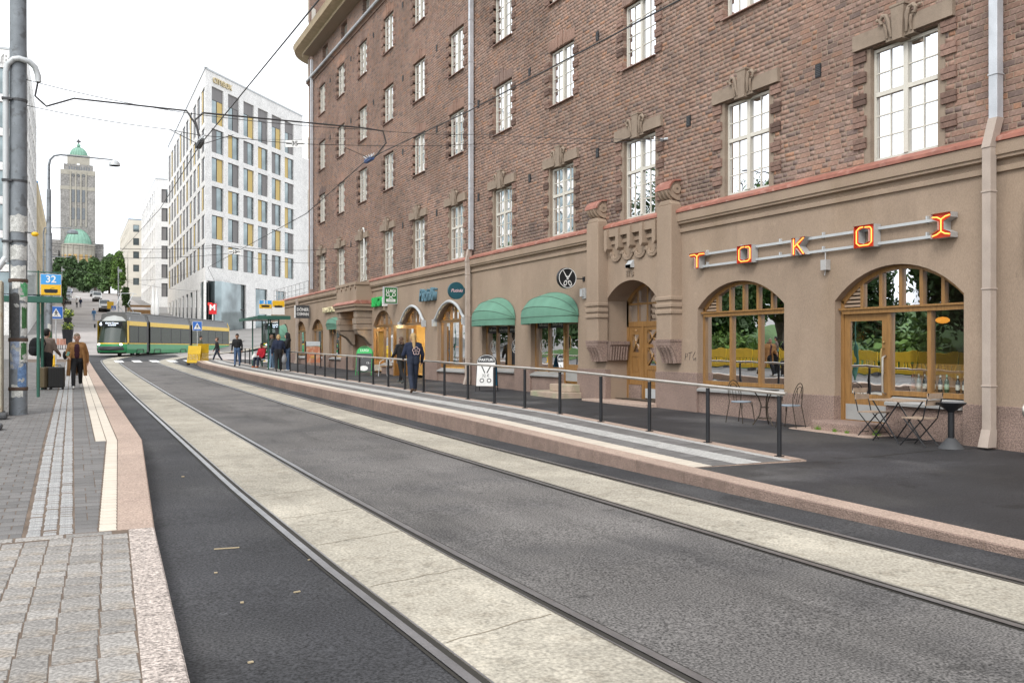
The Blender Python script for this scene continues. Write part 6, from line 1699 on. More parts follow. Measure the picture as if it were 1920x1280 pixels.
def remesh(prims, name, mats, parent, vox):
    """one continuous skin round a set of tapered limbs; each face takes the material of the limb it lies on"""
    mb = MB()
    for p0, p1, r0, r1, k in prims:
        p0, p1 = Vector(p0), Vector(p1)
        d = p1 - p0; L_ = d.length
        if L_ < 1e-4: mb.ball(p0, r0, 12); continue
        d.normalize(); s, u = frame_of(d)
        rows = []
        for j in range(5): rows.append((-r0 * math.cos(math.pi / 2 * j / 4), r0 * math.sin(math.pi / 2 * j / 4)))
        for j in range(5): rows.append((L_ + r1 * math.sin(math.pi / 2 * j / 4), r1 * math.cos(math.pi / 2 * j / 4)))
        vs = []
        for t_, r_ in rows:
            for i in range(12):
                a = 2 * math.pi * i / 12; vs.append(p0 + d * t_ + (s * math.cos(a) + u * math.sin(a)) * max(r_, 1e-4))
        mb.add(vs, [(j * 12 + i, j * 12 + (i + 1) % 12, (j + 1) * 12 + (i + 1) % 12, (j + 1) * 12 + i) for j in range(9) for i in range(12)] + [tuple(range(11, -1, -1)), tuple(range(108, 120))])
    me = mb.mesh('tmp', mats[0])
    o = bpy.data.objects.new('tmp', me); COL.objects.link(o)
    m = o.modifiers.new('r', 'REMESH'); m.mode = 'VOXEL'; m.voxel_size = vox
    sm = o.modifiers.new('s', 'SMOOTH'); sm.factor = .5; sm.iterations = 2
    out = bpy.data.meshes.new_from_object(o.evaluated_get(bpy.context.evaluated_depsgraph_get()))
    bpy.data.objects.remove(o); bpy.data.meshes.remove(me)
    n = len(out.polygons)
    c = np.empty(n * 3, np.float32); out.polygons.foreach_get('center', c); c = c.reshape(-1, 3)
    best = np.full(n, 1e9); idx = np.zeros(n, np.int32)
    for p0, p1, r0, r1, k in prims:
        a, b = np.array(p0, float), np.array(p1, float); ab = b - a; l2 = max(ab @ ab, 1e-9)
        t_ = np.clip(((c - a) @ ab) / l2, 0, 1); dd = np.linalg.norm(c - (a + t_[:, None] * ab), axis=1) - (r0 + (r1 - r0) * t_)
        s_ = dd < best; best[s_] = dd[s_]; idx[s_] = k
    out.materials.clear()
    for m_ in mats: out.materials.append(m_)
    out.polygons.foreach_set('material_index', idx); out.polygons.foreach_set('use_smooth', [True] * n); out.update()
    return mk(name, out, parent)
def limb(a, l1, l2, ang1, ang2, out=0, s=1):
    """joint chain in the walking plane (+ang swings forward, -y)"""
    k = Vector(a) + Vector((s * out * l1, -math.sin(ang1) * l1, -math.cos(ang1) * l1))
    e = k + Vector((s * out * .3 * l2, -math.sin(ang2) * l2, -math.cos(ang2) * l2))
    return k, e
def person(label, loc, rz, H=1.7, top='black', pants='black', shoes='black', skin=0, hair='black', hairlen=0, legs=((.05, .0), (-.05, -.05)), arms=((.1, .35), (.1, .35)), bulk=1.0, hood=False, cap=None, sit=False, coat=None, vox=.017, lean=0.0, turn=0.0, wide=0.0, tie=False, under=None, group=None):
    t = thing('person', label, 'person', loc, rz, group)
    k = H / 1.72
    P = []; MT = [SK[skin], C_[top], C_[pants], C_[shoes], m_eye, m_lip, C_[under or top]]
    V = lambda x, y, z: Vector((x * k, (y - lean * max(0, z - .9)) * k, z * k))
    def cap_(a, b, r0, r1, m): P.append((tuple(a), tuple(b), r0 * k, r1 * k, m))
    hz_ = .48 if sit else .9
    dz = hz_ - .9
    W_ = lambda x, y, z: V(x, y, z + dz)
    b_ = bulk
    for s in (-1, 1):
        cap_(W_(s * .075, .0, .9), W_(s * .07, .02, 1.02), .105 * b_, .1 * b_, 2)
        cap_(W_(s * .07, .01, 1.0), W_(s * .09, .0, 1.3), .1 * b_, .115 * b_, 1)
    cap_(W_(0, -.02, 1.05), W_(0, -.03, 1.3), .1 * b_, .11 * b_, 6 if under else 1)
    cap_(W_(-.15, .01, 1.4), W_(.15, .01, 1.4), .068 * b_, .068 * b_, 1)
    cap_(W_(0, .01, 1.4), W_(0, .0, 1.5), .058, .05, 0)
    hd = W_(0, -.02, 1.61); 
    ct, st = math.cos(turn), math.sin(turn)
    Hd = lambda x, y, z: hd + Vector(((x * ct - y * st) * k, (x * st + y * ct) * k, z * k))
    cap_(Hd(0, .015, .03), Hd(0, -.01, -.04), .092, .08, 0); cap_(Hd(0, -.035, -.07), Hd(0, -.045, -.085), .05, .045, 0)
    cap_(Hd(0, -.095, .0), Hd(0, -.108, -.028), .014, .018, 0)
    for s in (-1, 1):
        cap_(Hd(s * .035, -.083, .012), Hd(s * .036, -.083, .012), .013, .013, 4); cap_(Hd(s * .092, .01, .01), Hd(s * .092, .015, -.025), .018, .014, 0)
    cap_(Hd(-.02, -.092, -.062), Hd(.02, -.092, -.062), .01, .01, 5)
    # arms
    for s, (a1, a2) in zip((-1, 1), arms):
        sh = W_(s * .19, .01, 1.39)
        out = .22 + wide
        e = sh + Vector((s * out * .29 * k, -math.sin(a1) * .29 * k, -math.cos(a1) * .28 * k)); w_ = e + Vector((s * (.05 - (.25 if a2 > 1 else 0)) * .26 * k, -math.sin(a2) * .26 * k, -math.cos(a2) * .26 * k))
        cap_(sh, e, .062 * b_, .05 * b_, 1); cap_(e, w_, .05 * b_, .04 * b_, 1)
        d = (w_ - e).normalized(); sd_ = Vector((1, 0, 0))
        pal = w_ + d * .05 * k; cap_(w_, pal, .03, .036, 0)
        up = sd_.cross(d).normalized()
        for i, fl in enumerate((.075, .085, .08, .065)):
            q = pal + d * .03 * k + up * (.03 - .02 * i) * k; q2 = q + d * fl * .5 * k; q3 = q2 + (d * .7 - sd_ * s * .6).normalized() * fl * .45 * k
            cap_(q, q2, .0115, .0105, 0); cap_(q2, q3, .0105, .009, 0)
        q = pal + up * .03 * k; cap_(q, q + (up * .8 + d * .6).normalized() * .055 * k, .013, .011, 0)
    # legs
    for s, (a1, a2) in zip((-1, 1), legs):
        hp = W_(s * .085, .0, .9)
        if sit: kn = hp + Vector((s * .05, -.42, .02)) * k; an = kn + Vector((0, -.04, -.41)) * k
        else:
            kn, an = limb(hp, .42 * k, .4 * k, a1, a2, .03, s)
        cap_(hp, kn, .088 * b_, .062 * b_, 2); cap_(kn, an, .062 * b_, .05 * b_, 2)
        tilt = .25 if a2 < -.35 else 0
        cap_(an + Vector((0, .03, -.035)) * k, an + Vector((0, -.13, -.05 - tilt * .3)) * k, .043, .036, 3); cap_(an + Vector((0, 0, .0)), an + Vector((0, .0, -.03)) * k, .05, .045, 3)
    zmin = min(min(p[0][2] - p[2], p[1][2] - p[3]) for p in P)
    P = [((a[0], a[1], a[2] - zmin), (b[0], b[1], b[2] - zmin), r0, r1, m) for a, b, r0, r1, m in P]
    hd.z -= zmin
    body = remesh(P, 'body', MT, t, vox)
    # hair, hood or cap
    Q = [(tuple(Hd(0, .03, .05)), tuple(Hd(0, .035, .0)), .095 * k, .09 * k, 0), (tuple(Hd(0, -.01, .075)), tuple(Hd(0, .02, .08)), .075 * k, .07 * k, 0)]
    hm = HAIR.get(hair, HAIR['black']); nm = 'hair'
    if hood: hm = C_[top]; nm = 'hood'; Q += [(tuple(Hd(0, .03, .03)), tuple(Hd(0, .04, -.1)), .11 * k, .11 * k, 0), (tuple(Hd(0, .05, -.12)), tuple(Hd(0, .06, -.2)), .1 * k, .12 * k, 0)]
    if cap: hm = C_[cap]; nm = 'cap'; Q = [(tuple(Hd(0, .01, .07)), tuple(Hd(0, .02, .06)), .1 * k, .1 * k, 0)]
    if hairlen: Q += [(tuple(Hd(0, .07, 0)), tuple(Hd(0, .12, -hairlen)), .06 * k, .045 * k, 0)] + ([] if tie else [(tuple(Hd(s * .07, .02, -.02)), tuple(Hd(s * .07, .05, -hairlen * .7)), .04 * k, .035 * k, 0) for s in (-1, 1)])
    remesh(Q, nm, [hm], t, .014)
    if coat:
        Q = []; zc = lambda z: z * k - zmin
        for i in range(11):
            a = R(-35) + R(250) * i / 10
            x, y = math.cos(a), math.sin(a)
            Q.append(((.19 * x * k, .16 * y * k, zc(1.22)), (.24 * x * k, .2 * y * k, zc(.92)), .035 * k, .035 * k, 0)); Q.append(((.24 * x * k, .2 * y * k, zc(.92)), (.27 * x * k, (.23 * y + .04) * k, zc(.45)), .035 * k, .03 * k, 0))
        remesh(Q, 'coat_skirt', [C_[coat]], t, .02)
    return t
def faceto(dx, dy): return math.atan2(dx, -dy)       # turn so that the person looks along (dx, dy)
person('woman in long camel coat and maroon sweater striding along the platform edge, phone in hand', (.12, 30.2, platL(30)), faceto(-.0, -1), 1.68, 'camel', 'black', 'white', 0, 'fair', .1, legs=((.42, .28), (-.35, -.75)), arms=((.15, 1.15), (-.35, -.15)), coat='camel', under='maroon', bulk=1.12, vox=.014, wide=.1, tie=True, lean=.04)
o = MB(); o.box(-.035, .035, -.008, .008, -.07, .07); ph = o.build('phone', mat('mint_phone', (.25, .5, .42), .3), None, loc=(-.12, 29.85, platL(30) + 1.04), bevel=.006); ph.rotation_euler = (.5, .4, 0); tag(ph, 'mint green phone held by the woman in the camel coat', 'phone')
o = MB(); o.ball((0, 0, 0), (.07, .16, .13), 12); ph = o.build('shoulder_bag', C_['black'], None, smooth=True, loc=(-.2, 30.22, platL(30) + 1.0)); tag(ph, 'black shoulder bag under the arm of the woman in the camel coat', 'bag')
person('man in brown checked shirt and dark trousers waiting at the shelter, seen from behind', (-.7, 30.6, platL(30.6)), faceto(.55, .8), 1.76, 'plaid', 'black', 'white', 0, 'black', 0, legs=((.02, .02), (-.02, -.02)), arms=((.25, 1.1), (.2, .8)), bulk=1.12, vox=.014)
t = thing('backpack', 'black backpack worn by the man in the checked shirt', 'backpack', (-.9, 30.42, platL(30) + .95), faceto(.55, .8))
mb = MB(); mb.ball((0, .16, .3), (.2, .14, .28), 14); mb.build('main_bag', C_['black'], t, smooth=True)
mb = MB(); mb.ball((0, .27, .18), (.15, .07, .15), 12); mb.build('front_pocket', C_['black'], t, smooth=True)
for s in (-1, 1):
    mb = MB(); mb.tube([(s * .12, .1, .52), (s * .13, -.02, .56), (s * .14, -.1, .4), (s * .14, .05, .1)], .02, 6); mb.build('strap', C_['black'], t, smooth=True)
def suitcase(loc, rz, m, label, w_=.44, h=.66, d=.27):
    t = thing('suitcase', label, 'suitcase', loc, rz)
    mb = MB(); mb.box(-w_ / 2, w_ / 2, -d / 2, d / 2, .06, h); mb.build('shell', m, t, bevel=.03)
    for x in frange(-w_ / 2 + .06, w_ / 2 - .06, .06):
        mb = MB(); mb.box(x - .012, x + .012, -d / 2 - .006, -d / 2 + .01, .1, h - .05); mb.build('rib', m, t)
    for x in (-1, 1):
        for y in (-1, 1):
            mb = MB(); mb.lathe([(0, -.015), (.03, -.015), (.03, .015), (0, .015)], n=12, T=Matrix.Translation((x * (w_ / 2 - .05), y * (d / 2 - .05), .03)) @ Matrix.Rotation(R(90), 4, 'Y')); mb.build('wheel', m_black, t)
    mb = MB(); mb.tube([(-.1, d / 2 - .03, h), (-.1, d / 2 - .03, h + .05), (.1, d / 2 - .03, h + .05), (.1, d / 2 - .03, h)], .012, 6); mb.build('handle', m_black, t)
suitcase((-.73, 29.75, platL(29.7)), R(55), mat('gold_brown_case', (.13, .1, .06), .4), 'ribbed olive brown hard suitcase beside the black suitcase', .42)
suitcase((-.42, 29.65, platL(29.7)), R(-8), mat('black_case', (.012, .011, .011), .5), 'black upright suitcase on wheels standing on the pavers', .42)
person('woman with blond ponytail and navy sweatshirt walking beside the handrail, seen from behind', (8.72, 24.3, platR(24.3)), faceto(.1, 1), 1.67, 'navy', 'dkjeans', 'brown', 0, 'blond', .3, legs=((.28, .22), (-.12, -.6)), arms=((.1, .7), (.15, 1.2)), bulk=1.2, vox=.014, tie=True, wide=.12)
mb = MB()
for i in range(5):
    a = R(90 + 72 * i); mb.lathe([(.035, 0), (.052, 0), (.052, .004), (.035, .004)], n=12, cap=False, T=Matrix.Translation((.07 * math.cos(a), 0, .07 * math.sin(a))) @ Tc)
mb.lathe([(.03, 0), (.045, 0), (.045, .004), (.03, .004)], n=12, cap=False, T=Tc)
o = mb.build('flower_print', mat('pale_pink', (.6, .45, .43), .8), None, loc=(8.73, 24.09, platR(24.3) + 1.2)); tag(o, 'pale pink flower print on the back of the navy sweatshirt', 'print')
person('person in dark jacket and black trousers walking ahead, behind the handrail', (11.25, 32.7, walk(32.7)), faceto(-.35, 1), 1.72, 'black', 'black', 'grey', 0, 'brown', .12, legs=((.25, .2), (-.25, -.5)), arms=((.3, .9), (.3, .7)), bulk=1.2)
person('man in black sweater and blue jeans with pale backpack straps walking towards the camera', (7.95, 50.0, platR(50)), faceto(-.35, -1), 1.72, 'black', 'jeans', 'black', 1, 'black', 0, legs=((.12, .1), (-.15, -.25)), arms=((.05, .15), (.05, .15)))
person('person in bright red jacket and orange shoes seated inside the platform shelter', (8.85, 47.8, platR(47.8)), faceto(-1, -.7), 1.65, 'red', 'dkjeans', 'orange', 2, 'black', .1, sit=True, arms=((.3, .9), (.3, .9)), bulk=1.2)
person('man in black jacket and black cap standing in the shelter', (9.0, 46.4, platR(46.4)), faceto(.9, .2), 1.74, 'black', 'dkjeans', 'black', 2, 'black', 0, cap='black', bulk=1.2)
person('man in grey jacket and light jeans leaning in the shelter with folded arms', (8.88, 45.2, platR(45.2)), faceto(-1, -.1), 1.76, 'grey', 'lightjeans', 'white', 0, 'black', 0, arms=((.2, 1.45), (.2, 1.45)), bulk=1.12, legs=((.1, .1), (-.02, -.02)))
person('woman in dark navy hooded jacket and black trousers walking away past the shelter', (8.5, 41.9, platR(41.9)), faceto(.2, 1), 1.64, 'navy', 'black', 'grey', 0, 'blond', .05, legs=((.15, .1), (-.15, -.45)), arms=((.15, .6), (.0, .2)), bulk=1.3, wide=.1)
person('man in black hoodie with hood up and blue jeans standing by the handrail', (8.98, 42.2, platR(42.2)), faceto(-.9, .3), 1.76, 'black', 'jeans', 'white', 0, 'black', 0, hood=True, arms=((.2, 1.3), (.2, 1.3)), bulk=1.12)
mb = MB(); mb.ball((0, 0, .22), (.13, .1, .22), 12); mb.tube([(0, 0, .42), (0, 0, .5)], .03, 6); o = mb.build('carrier_bag', mat('grey_bag', (.25, .26, .28), .5), None, smooth=True, loc=(8.75, 41.9, platR(42) + .35)); tag(o, 'grey plastic carrier bag held by the woman in navy', 'bag')
mb = MB(); mb.ball((0, 0, .2), (.15, .11, .2), 12); mb.tube([(0, 0, .38), (0, 0, .46)], .03, 6); o = mb.build('carrier_bag', m_paper, None, smooth=True, loc=(8.5, 47.9, platR(48) + .32)); tag(o, 'white plastic carrier bag beside the person in red', 'bag')
q = atd(407, 671, 60); person('man in dark coat and maroon shirt crossing in front of the tram', (q.x, q.y, gz(q.y) + .05), faceto(-1, .1), 1.72, 'black', 'dkjeans', 'white', 0, 'brown', 0, under='maroon', legs=((.4, .3), (-.35, -.6)), arms=((.3, .5), (-.3, -.1)), vox=.02)
q = atd(376, 668, 66); person('man in olive jacket and dark cap behind the yellow boards', (q.x, q.y, gz(q.y) + .02), faceto(1, .2), 1.75, 'olive', 'black', 'black', 0, 'black', 0, cap='black', vox=.022)
def on_hill(px, py):                       # the ground point seen at this pixel beyond the junction
    a = ray(px, py); best = None
    for i in range(800, 4000):
        Y = i * .1; t_ = Y / a[1]; z = CAMZ + a[2] * t_
        if z <= gz(Y): return Vector((a[0] * t_, Y, gz(Y)))
    return Vector((a[0] * 250, a[1] * 250, gz(a[1] * 250)))
for px, py, lab, tp, pn in ((144, 577, 'person under a pale umbrella walking on the uphill street', 'white', 'black'), (151, 576, 'person in dark blue beside the pale umbrella', 'navy', 'dkjeans'), (176, 601, 'cyclist like walker in light blue jacket behind the tram', 'blue', 'lightjeans'), (121, 578, 'person in black by the parked cars', 'black', 'black')):
    q = on_hill(px, py); person(lab, q, faceto(.1, -1), 1.75, tp, pn, 'black', vox=.03, legs=((.15, .1), (-.15, -.2)))
    if 'under' in lab:
        mb = MB(); mb.lathe([(.6, 0), (.45, .2), (.2, .3), (0, .33)], (0, 0, 2.0), 14); mb.tube([(0, 0, 1.1), (0, 0, 2.3)], .015, 5); o = mb.build('umbrella', m_white, None, smooth=True, loc=q + Vector((-.1, 0, -.1))); tag(o, 'pale open umbrella held on the uphill street', 'umbrella')
# yellow boards at the platform end, and the yellow works fence across the street
def ybarrier(loc, rz, label, w_=1.0, h=1.15, group=None, name='works_barrier'):
    t = thing(name, label, 'barrier', loc, rz, group)
    mb = MB(); mb.box(-w_ / 2, w_ / 2, -.03, .03, .12, .3); mb.box(-w_ / 2, w_ / 2, -.03, .03, h * .55, h); mb.build('plank', m_yellow, t, bevel=.01)
    for i in range(9):
        x = -w_ / 2 + w_ * (i + .5) / 9
        mb = MB(); mb.box(x - w_ * .032, x + w_ * .032, -.022, .022, .3, h * .55); mb.build('slat', m_yellow, t)
    for x in (-w_ / 2 + .08, w_ / 2 - .08):
        mb = MB(); mb.box(x - .05, x + .05, -.18, .18, 0, .12); mb.build('foot', m_dgrey, t)
    return t
q = atd(362, 676, 58); b1 = ybarrier((q.x, q.y, gz(q.y) + .02), R(-35), 'leaning yellow plastic barrier board at the platform end', .9, 1.25); b1.rotation_euler.x = R(-12)
q = atd(381, 675, 58.5); b2 = ybarrier((q.x, q.y, gz(q.y) + .02), R(20), 'upright yellow plastic barrier board at the platform end', .75, 1.35)
wf = None
for i in range(16):
    Y = 15.5 + i * 2.1; loc = (-5.2 - .02 * i, Y, platL(Y))
    if wf is None: wf = ybarrier(loc, R(90), 'yellow plastic works barrier standing in a row behind the stop', 2.0, 1.1, 'works fence behind the tram stop')
    else: dup(wf, loc, R(90))
mb = MB(); mb.lathe([(.18, 0), (.18, .03), (.1, .05), (.03, .6), (0, .62)], n=14); o = mb.build('traffic_cone', m_yelsign, None, smooth=True, loc=(-.85, 52, platL(52))); tag(o, 'yellow cone beside the lamp post', 'cone')
# ================================================================ buildings round the junction
m_pale = mat('pale_brick', (.76, .75, .73), .9, var=.08, scale=.8, fine=7, fvar=.2)
m_panel = mat('grey_panel', (.2, .19, .188), .6, var=.08, stretch=(1, 1, .1))
m_gold = mat('gold_panel', (.56, .41, .14), .5, var=.08, scale=4, stretch=(6, 6, .1))
m_bgl = mat('building_glass', (.25, .3, .31), .05, .7, var=.5, scale=.3, fvar=0)
m_wfr = mat('dark_window_frame', (.05, .05, .05), .5)
class Face:
    def __init__(s, O, d, W_):
        s.O = Vector((O[0], O[1], 0)); s.d = Vector((d[0], d[1], 0)).normalized(); s.i = Vector((-s.d.y, s.d.x, 0)); s.W = W_; s.rz = math.atan2(s.d.y, s.d.x)
    def p(s, x, z, dep=0): 
        q = s.O + s.d * x + s.i * dep; return Vector((q.x, q.y, z))
def wall(t, F, z0, z1, holes, m, dep=.25, name='wall'):
    mb = MB()
    xs = sorted(set([0, F.W] + [v for h in holes for v in h[:2]])); zs = sorted(set([z0, z1] + [v for h in holes for v in h[2:4]]))
    for a, b in zip(xs, xs[1:]):
        for c_, d in zip(zs, zs[1:]):
            u, v = (a + b) / 2, (c_ + d) / 2
            if any(h[0] < u < h[1] and h[2] < v < h[3] for h in holes): continue
            mb.quad(F.p(a, c_), F.p(b, c_), F.p(b, d), F.p(a, d))
    for a, b, c_, d in [h[:4] for h in holes]:
        for p, q in (((a, c_), (a, d)), ((b, c_), (b, d)), ((a, d), (b, d)), ((a, c_), (b, c_))): mb.quad(F.p(*p), F.p(*q), F.p(*q, dep), F.p(*p, dep))
    return mb.build(name, m, t, w=True)
wcache = {}
def bwin(t, F, x0, x1_, z0, z1, kind, dep=.2):
    """kind: None all glass; (frac, material, side) an opaque panel beside the glass"""
    w_, h = x1_ - x0, z1 - z0
    k = (round(w_, 2), round(h, 2), kind)
    if k not in wcache:
        f = MB(); b = .07
        f.box(0, w_, 0, .06, 0, b); f.box(0, w_, 0, .06, h - b, h); f.box(0, b, .001, .059, b, h - b); f.box(w_ - b, w_, .001, .059, b, h - b)
        ga, gb = b, w_ - b; pn = None
        if kind:
            frac, pmat, side = kind
            mid = b + (w_ - 2 * b) * (frac if side == 'l' else 1 - frac)
            f.box(mid - .04, mid + .04, .0, .06, b, h - b)
            pa, pb = (b, mid - .04) if side == 'l' else (mid + .04, w_ - b); ga, gb = (mid + .04, w_ - b) if side == 'l' else (b, mid - .04)
            pp = MB(); pp.box(pa, pb, .015, .03, b, h - b); pn = pp.mesh('panel', pmat)
        g = MB(); g.quad((ga, .04, b), (gb, .04, b), (gb, .04, h - b), (ga, .04, h - b))
        wcache[k] = (f.mesh('window', m_wfr), pn, g.mesh('pane', m_bgl))
    a, pn, g = wcache[k]
    o = mk('window', a, t, F.p(x0, z0, dep), F.rz, w=True)
    if pn: mk('panel', pn, o)
    mk('pane', g, o)
    return o
def block(t, pts, z0, z1, m, name='roof'):
    mb = MB(); mb.prism(pts, 'z', z0, z1); return mb.build(name, m, t, w=True)
# ---- hotel on the corner
hc = atd(385, 653, 118); hx, hy = hc.x, hc.y
hot = thing('corner_hotel', 'pale brick hotel with gold and grey window panels and glass corner', 'building', (hx, hy, gz(hy)))
FR = Face((hx, hy), (.668, .744), 25.5)
holes = []; kinds = []
gp = ('g', 'y'); 
for c_ in range(6):
    x0 = 1.42 + 3.74 * c_
    for r_ in range(6):
        z0 = 12.5 + 3.83 * r_; z1 = z0 + 3.15
        odd = (c_ + r_) % 2
        if r_ == 5: z0, z1 = 31.65, 34.9
        holes.append((x0, x0 + 2.7, z0, z1 if r_ < 5 else 36.5)); 
        kinds.append((.48, m_gold if odd == 1 else m_panel, 'r' if r_ % 2 == 1 or r_ == 5 else ('l' if c_ % 3 else 'l')))
gl = [(0.001, 9.6, 4.2, 10.7), (12.0, 15.2, 4.2, 10.4), (17.6, 20.4, 4.2, 10.4)]
wall(hot, FR, 3, 38.4, holes + gl, m_pale)
for h, k in zip(holes, kinds):
    if h[3] > 36:
        bwin(hot, FR, h[0], h[1], h[2], 34.85, k); mb = MB(); mb.quad(FR.p(h[0], 34.85, .2), FR.p(h[1], 34.85, .2), FR.p(h[1], 36.5, .2), FR.p(h[0], 36.5, .2)); mb.build('shutter_panel', m_panel, hot, w=True)
    else: bwin(hot, FR, *h[:4], k)
FL = Face((hx, hy + 52), (0, -1), 52)
hl = []
for c_ in range(11):
    x0 = 2.0 + 4.6 * c_
    for r_ in range(6):
        z0 = 12.5 + 3.83 * r_
        hl.append((x0, x0 + 3.2, z0, z0 + (3.15 if r_ < 5 else 4.6)))
g2 = [(46.5, 51.999, 4.2, 10.7)] + [(2 + 5.5 * i, 5 + 5.5 * i, 5.5, 10) for i in range(8)]
wall(hot, FL, 3, 38.4, hl + g2, m_pale, .1)
for i, h in enumerate(hl): bwin(hot, FL, *h, (.45, m_gold if (i // 6 + i) % 3 == 0 else m_panel, 'l'), .07)
m_shop = glass('lobby_glass', 2.4, (.5, .62, .6))
mb = MB()                                       # curved glass lobby
cur_ = [FL.p(46.5, 0)] + [Vector((hx + .9, hy + 1.6, 0)), Vector((hx + 1.3, hy + .9, 0)), Vector((hx + 2.2, hy + 1.2, 0))] + [FR.p(9.6, 0, .4)]
cur_[0].x += .4
for a, b in zip(cur_, cur_[1:]):
    mb = MB(); mb.quad((a.x, a.y, 3.5), (b.x, b.y, 3.5), (b.x, b.y, 10.7), (a.x, a.y, 10.7)); mb.build('lobby_pane', m_bgl, hot, w=True)
for i in range(8):
    p = FR.p(1.2 + i * 1.2, 0, .35); mb = MB(); mb.box(p.x - .05, p.x + .05, p.y - .05, p.y + .05, 3.5, 10.7); mb.build('lobby_mullion', m_wfr, hot, w=True)
mb = MB(); a, b = FR.p(.6, 7.2, .3), FR.p(9.6, 7.2, .3); mb.tube([a, b], .12, 6); mb.build('lobby_transom', m_wfr, hot, w=True)
mb = MB(); p0, p1 = FR.p(5.5, 0, 3), FR.p(22, 0, 3); mb.quad((p0.x, p0.y, 3), (p1.x, p1.y, 3), (p1.x, p1.y, 11), (p0.x, p0.y, 11)); mb.quad(FR.p(.3, 10.75, .1), FR.p(24, 10.75, .1), FR.p(24, 10.75, 4), FR.p(7, 10.75, 4)); mb.build('lobby_back', m_int, hot, w=True)
for x0, x1_, z0, z1 in gl[1:]: bwin(hot, FR, x0, x1_, z0, z1, None)
for h in g2[1:]: bwin(hot, FL, *h, None)
mb = MB(); mb.quad(FL.p(46.5, 4.2, .15), FL.p(51.9, 4.2, .15), FL.p(51.9, 10.7, .15), FL.p(46.5, 10.7, .15)); mb.build('lobby_pane', mat('lobby_side_glass', (.27, .34, .34), .25, spec=.6, var=.3, scale=.5), hot, w=True)
for x in (48.2, 50.0):
    mb = MB(); a, b = FL.p(x, 4.2, .1), FL.p(x, 10.7, .1); mb.tube([a, b], .06, 5); mb.build('lobby_mullion', m_wfr, hot, w=True)
e = FR.p(25.5, 0); block(hot, [(hx, hy), (e.x, e.y), (e.x, hy + 52), (hx, hy + 52)], 38.35, 38.5, m_dgrey)
a = FR.p(0, 0); mb = MB()
for F in (FR, FL):
    mb.add([F.p(-.1, 38.35, -.06), F.p(F.W + .1, 38.35, -.06), F.p(F.W + .1, 38.6, -.06), F.p(-.1, 38.6, -.06), F.p(-.1, 38.6, .3), F.p(F.W + .1, 38.6, .3)], [(0, 1, 2, 3), (3, 2, 5, 4)])
mb.build('parapet_cap', m_lgrey, hot, w=True)
F3 = Face((FR.p(25.5, 0, 2.5)), (.668, .744), 14); wh = [(2, 4, 9 + 3.8 * i, 12 + 3.8 * i) for i in range(6)]
wall(hot, F3, 3, 33, wh, m_pale, name='set_back_wall')
for h in wh: bwin(hot, F3, *h, None)
text('roof_lettering', 'CITYBOX', 1.0, mat('pale_gold', (.6, .5, .3), .4), hot, TX(FR.p(3.7, 37.35, -.12), FR.d, (0, 0, 1)), .08, bold=.02)
mb = MB(); a = FR.p(3, 7.3, -.05)
for k in range(3): p = FR.p(.6 + 1.7 * k, 7.45, -.02); T = Matrix.Translation(p) @ Matrix.Rotation(FR.rz, 4, 'Z'); mb.box(0, .9, 0, .06, 0, .35, 0, T)
tag(mb.build('lobby_sign_strip', mat('lit_red', (.6, .02, .02), .5, emit=(1, .05, .03), es=1), None), 'red strip sign across the glass lobby of the corner hotel', 'sign')
mp = atd(399, 579, 104); t = thing('metro_sign', 'red sign with a white M on a white post behind the tram', 'sign', (mp.x, mp.y, gz(mp.y)), -TH)
hh = mp.z - gz(mp.y)
mb = MB(); mb.tube([(0, 0, 0), (0, 0, hh)], .06, 8); mb.build('post', m_white, t); mb = MB(); mb.box(-.42, .42, -.1, .1, hh - .6, hh + .6); mb.build('box', mat('sign_red', (.6, .015, .02), .5), t)
text('letter', 'M', .95, m_white, t, NT(0, -.12, hh + .12), .01, w=False, bold=.02)
# ---- building next uphill on the right: same pale brick
def plain(name, label, pts, z1, m, faces, cap=m_lgrey, wm=None, zoff=-1):
    zc = min(gz(p[1]) for p in pts) + zoff
    t = thing(name, label, 'building', (pts[0][0], pts[0][1], gz(pts[0][1])))
    for F, nc, x_first, pitch, w_, rows, kind in faces:
        hs = [(x_first + pitch * c_, x_first + pitch * c_ + w_, z, z + h) for c_ in range(nc) for z, h in rows]
        wall(t, F, zc, z1, hs, m)
        for h in hs: bwin(t, F, *h, kind)
    block(t, pts, z1 - .05, z1 + .25, cap)
    return t
B3 = 15.4
plain('pale_block', 'slim pale brick block with stacked grey windows uphill of the hotel', [(B3, 200), (B3 + 16, 200), (B3 + 16, 242), (B3, 242)], 36.8, m_pale,
      [(Face((B3, 200), (1, 0), 16), 4, 1.2, 3.6, 2.4, [(12.5 + 3.9 * i, 2.8) for i in range(6)], (.4, m_panel, 'l')), (Face((B3, 242), (0, -1), 42), 9, 1.5, 4.5, 2.2, [(12.5 + 3.9 * i, 2.8) for i in range(6)], (.4, m_panel, 'l'))])
m_cream = mat('cream_render', (.62, .58, .5), .9, var=.06, scale=.5)
plain('white_house', 'old cream white rendered house with small windows farther uphill', [(13.6, 265), (28, 265), (28, 314), (13.6, 314)], 36.7, m_cream,
      [(Face((13.6, 265), (1, 0), 14.4), 4, 1.2, 3.3, 1.5, [(19 + 3.6 * i, 1.9) for i in range(5)], None), (Face((13.6, 314), (0, -1), 49), 12, 1.5, 4, 1.5, [(19 + 3.6 * i, 1.9) for i in range(5)], None)], cap=mat('blue_eaves', (.2, .3, .42), .6))
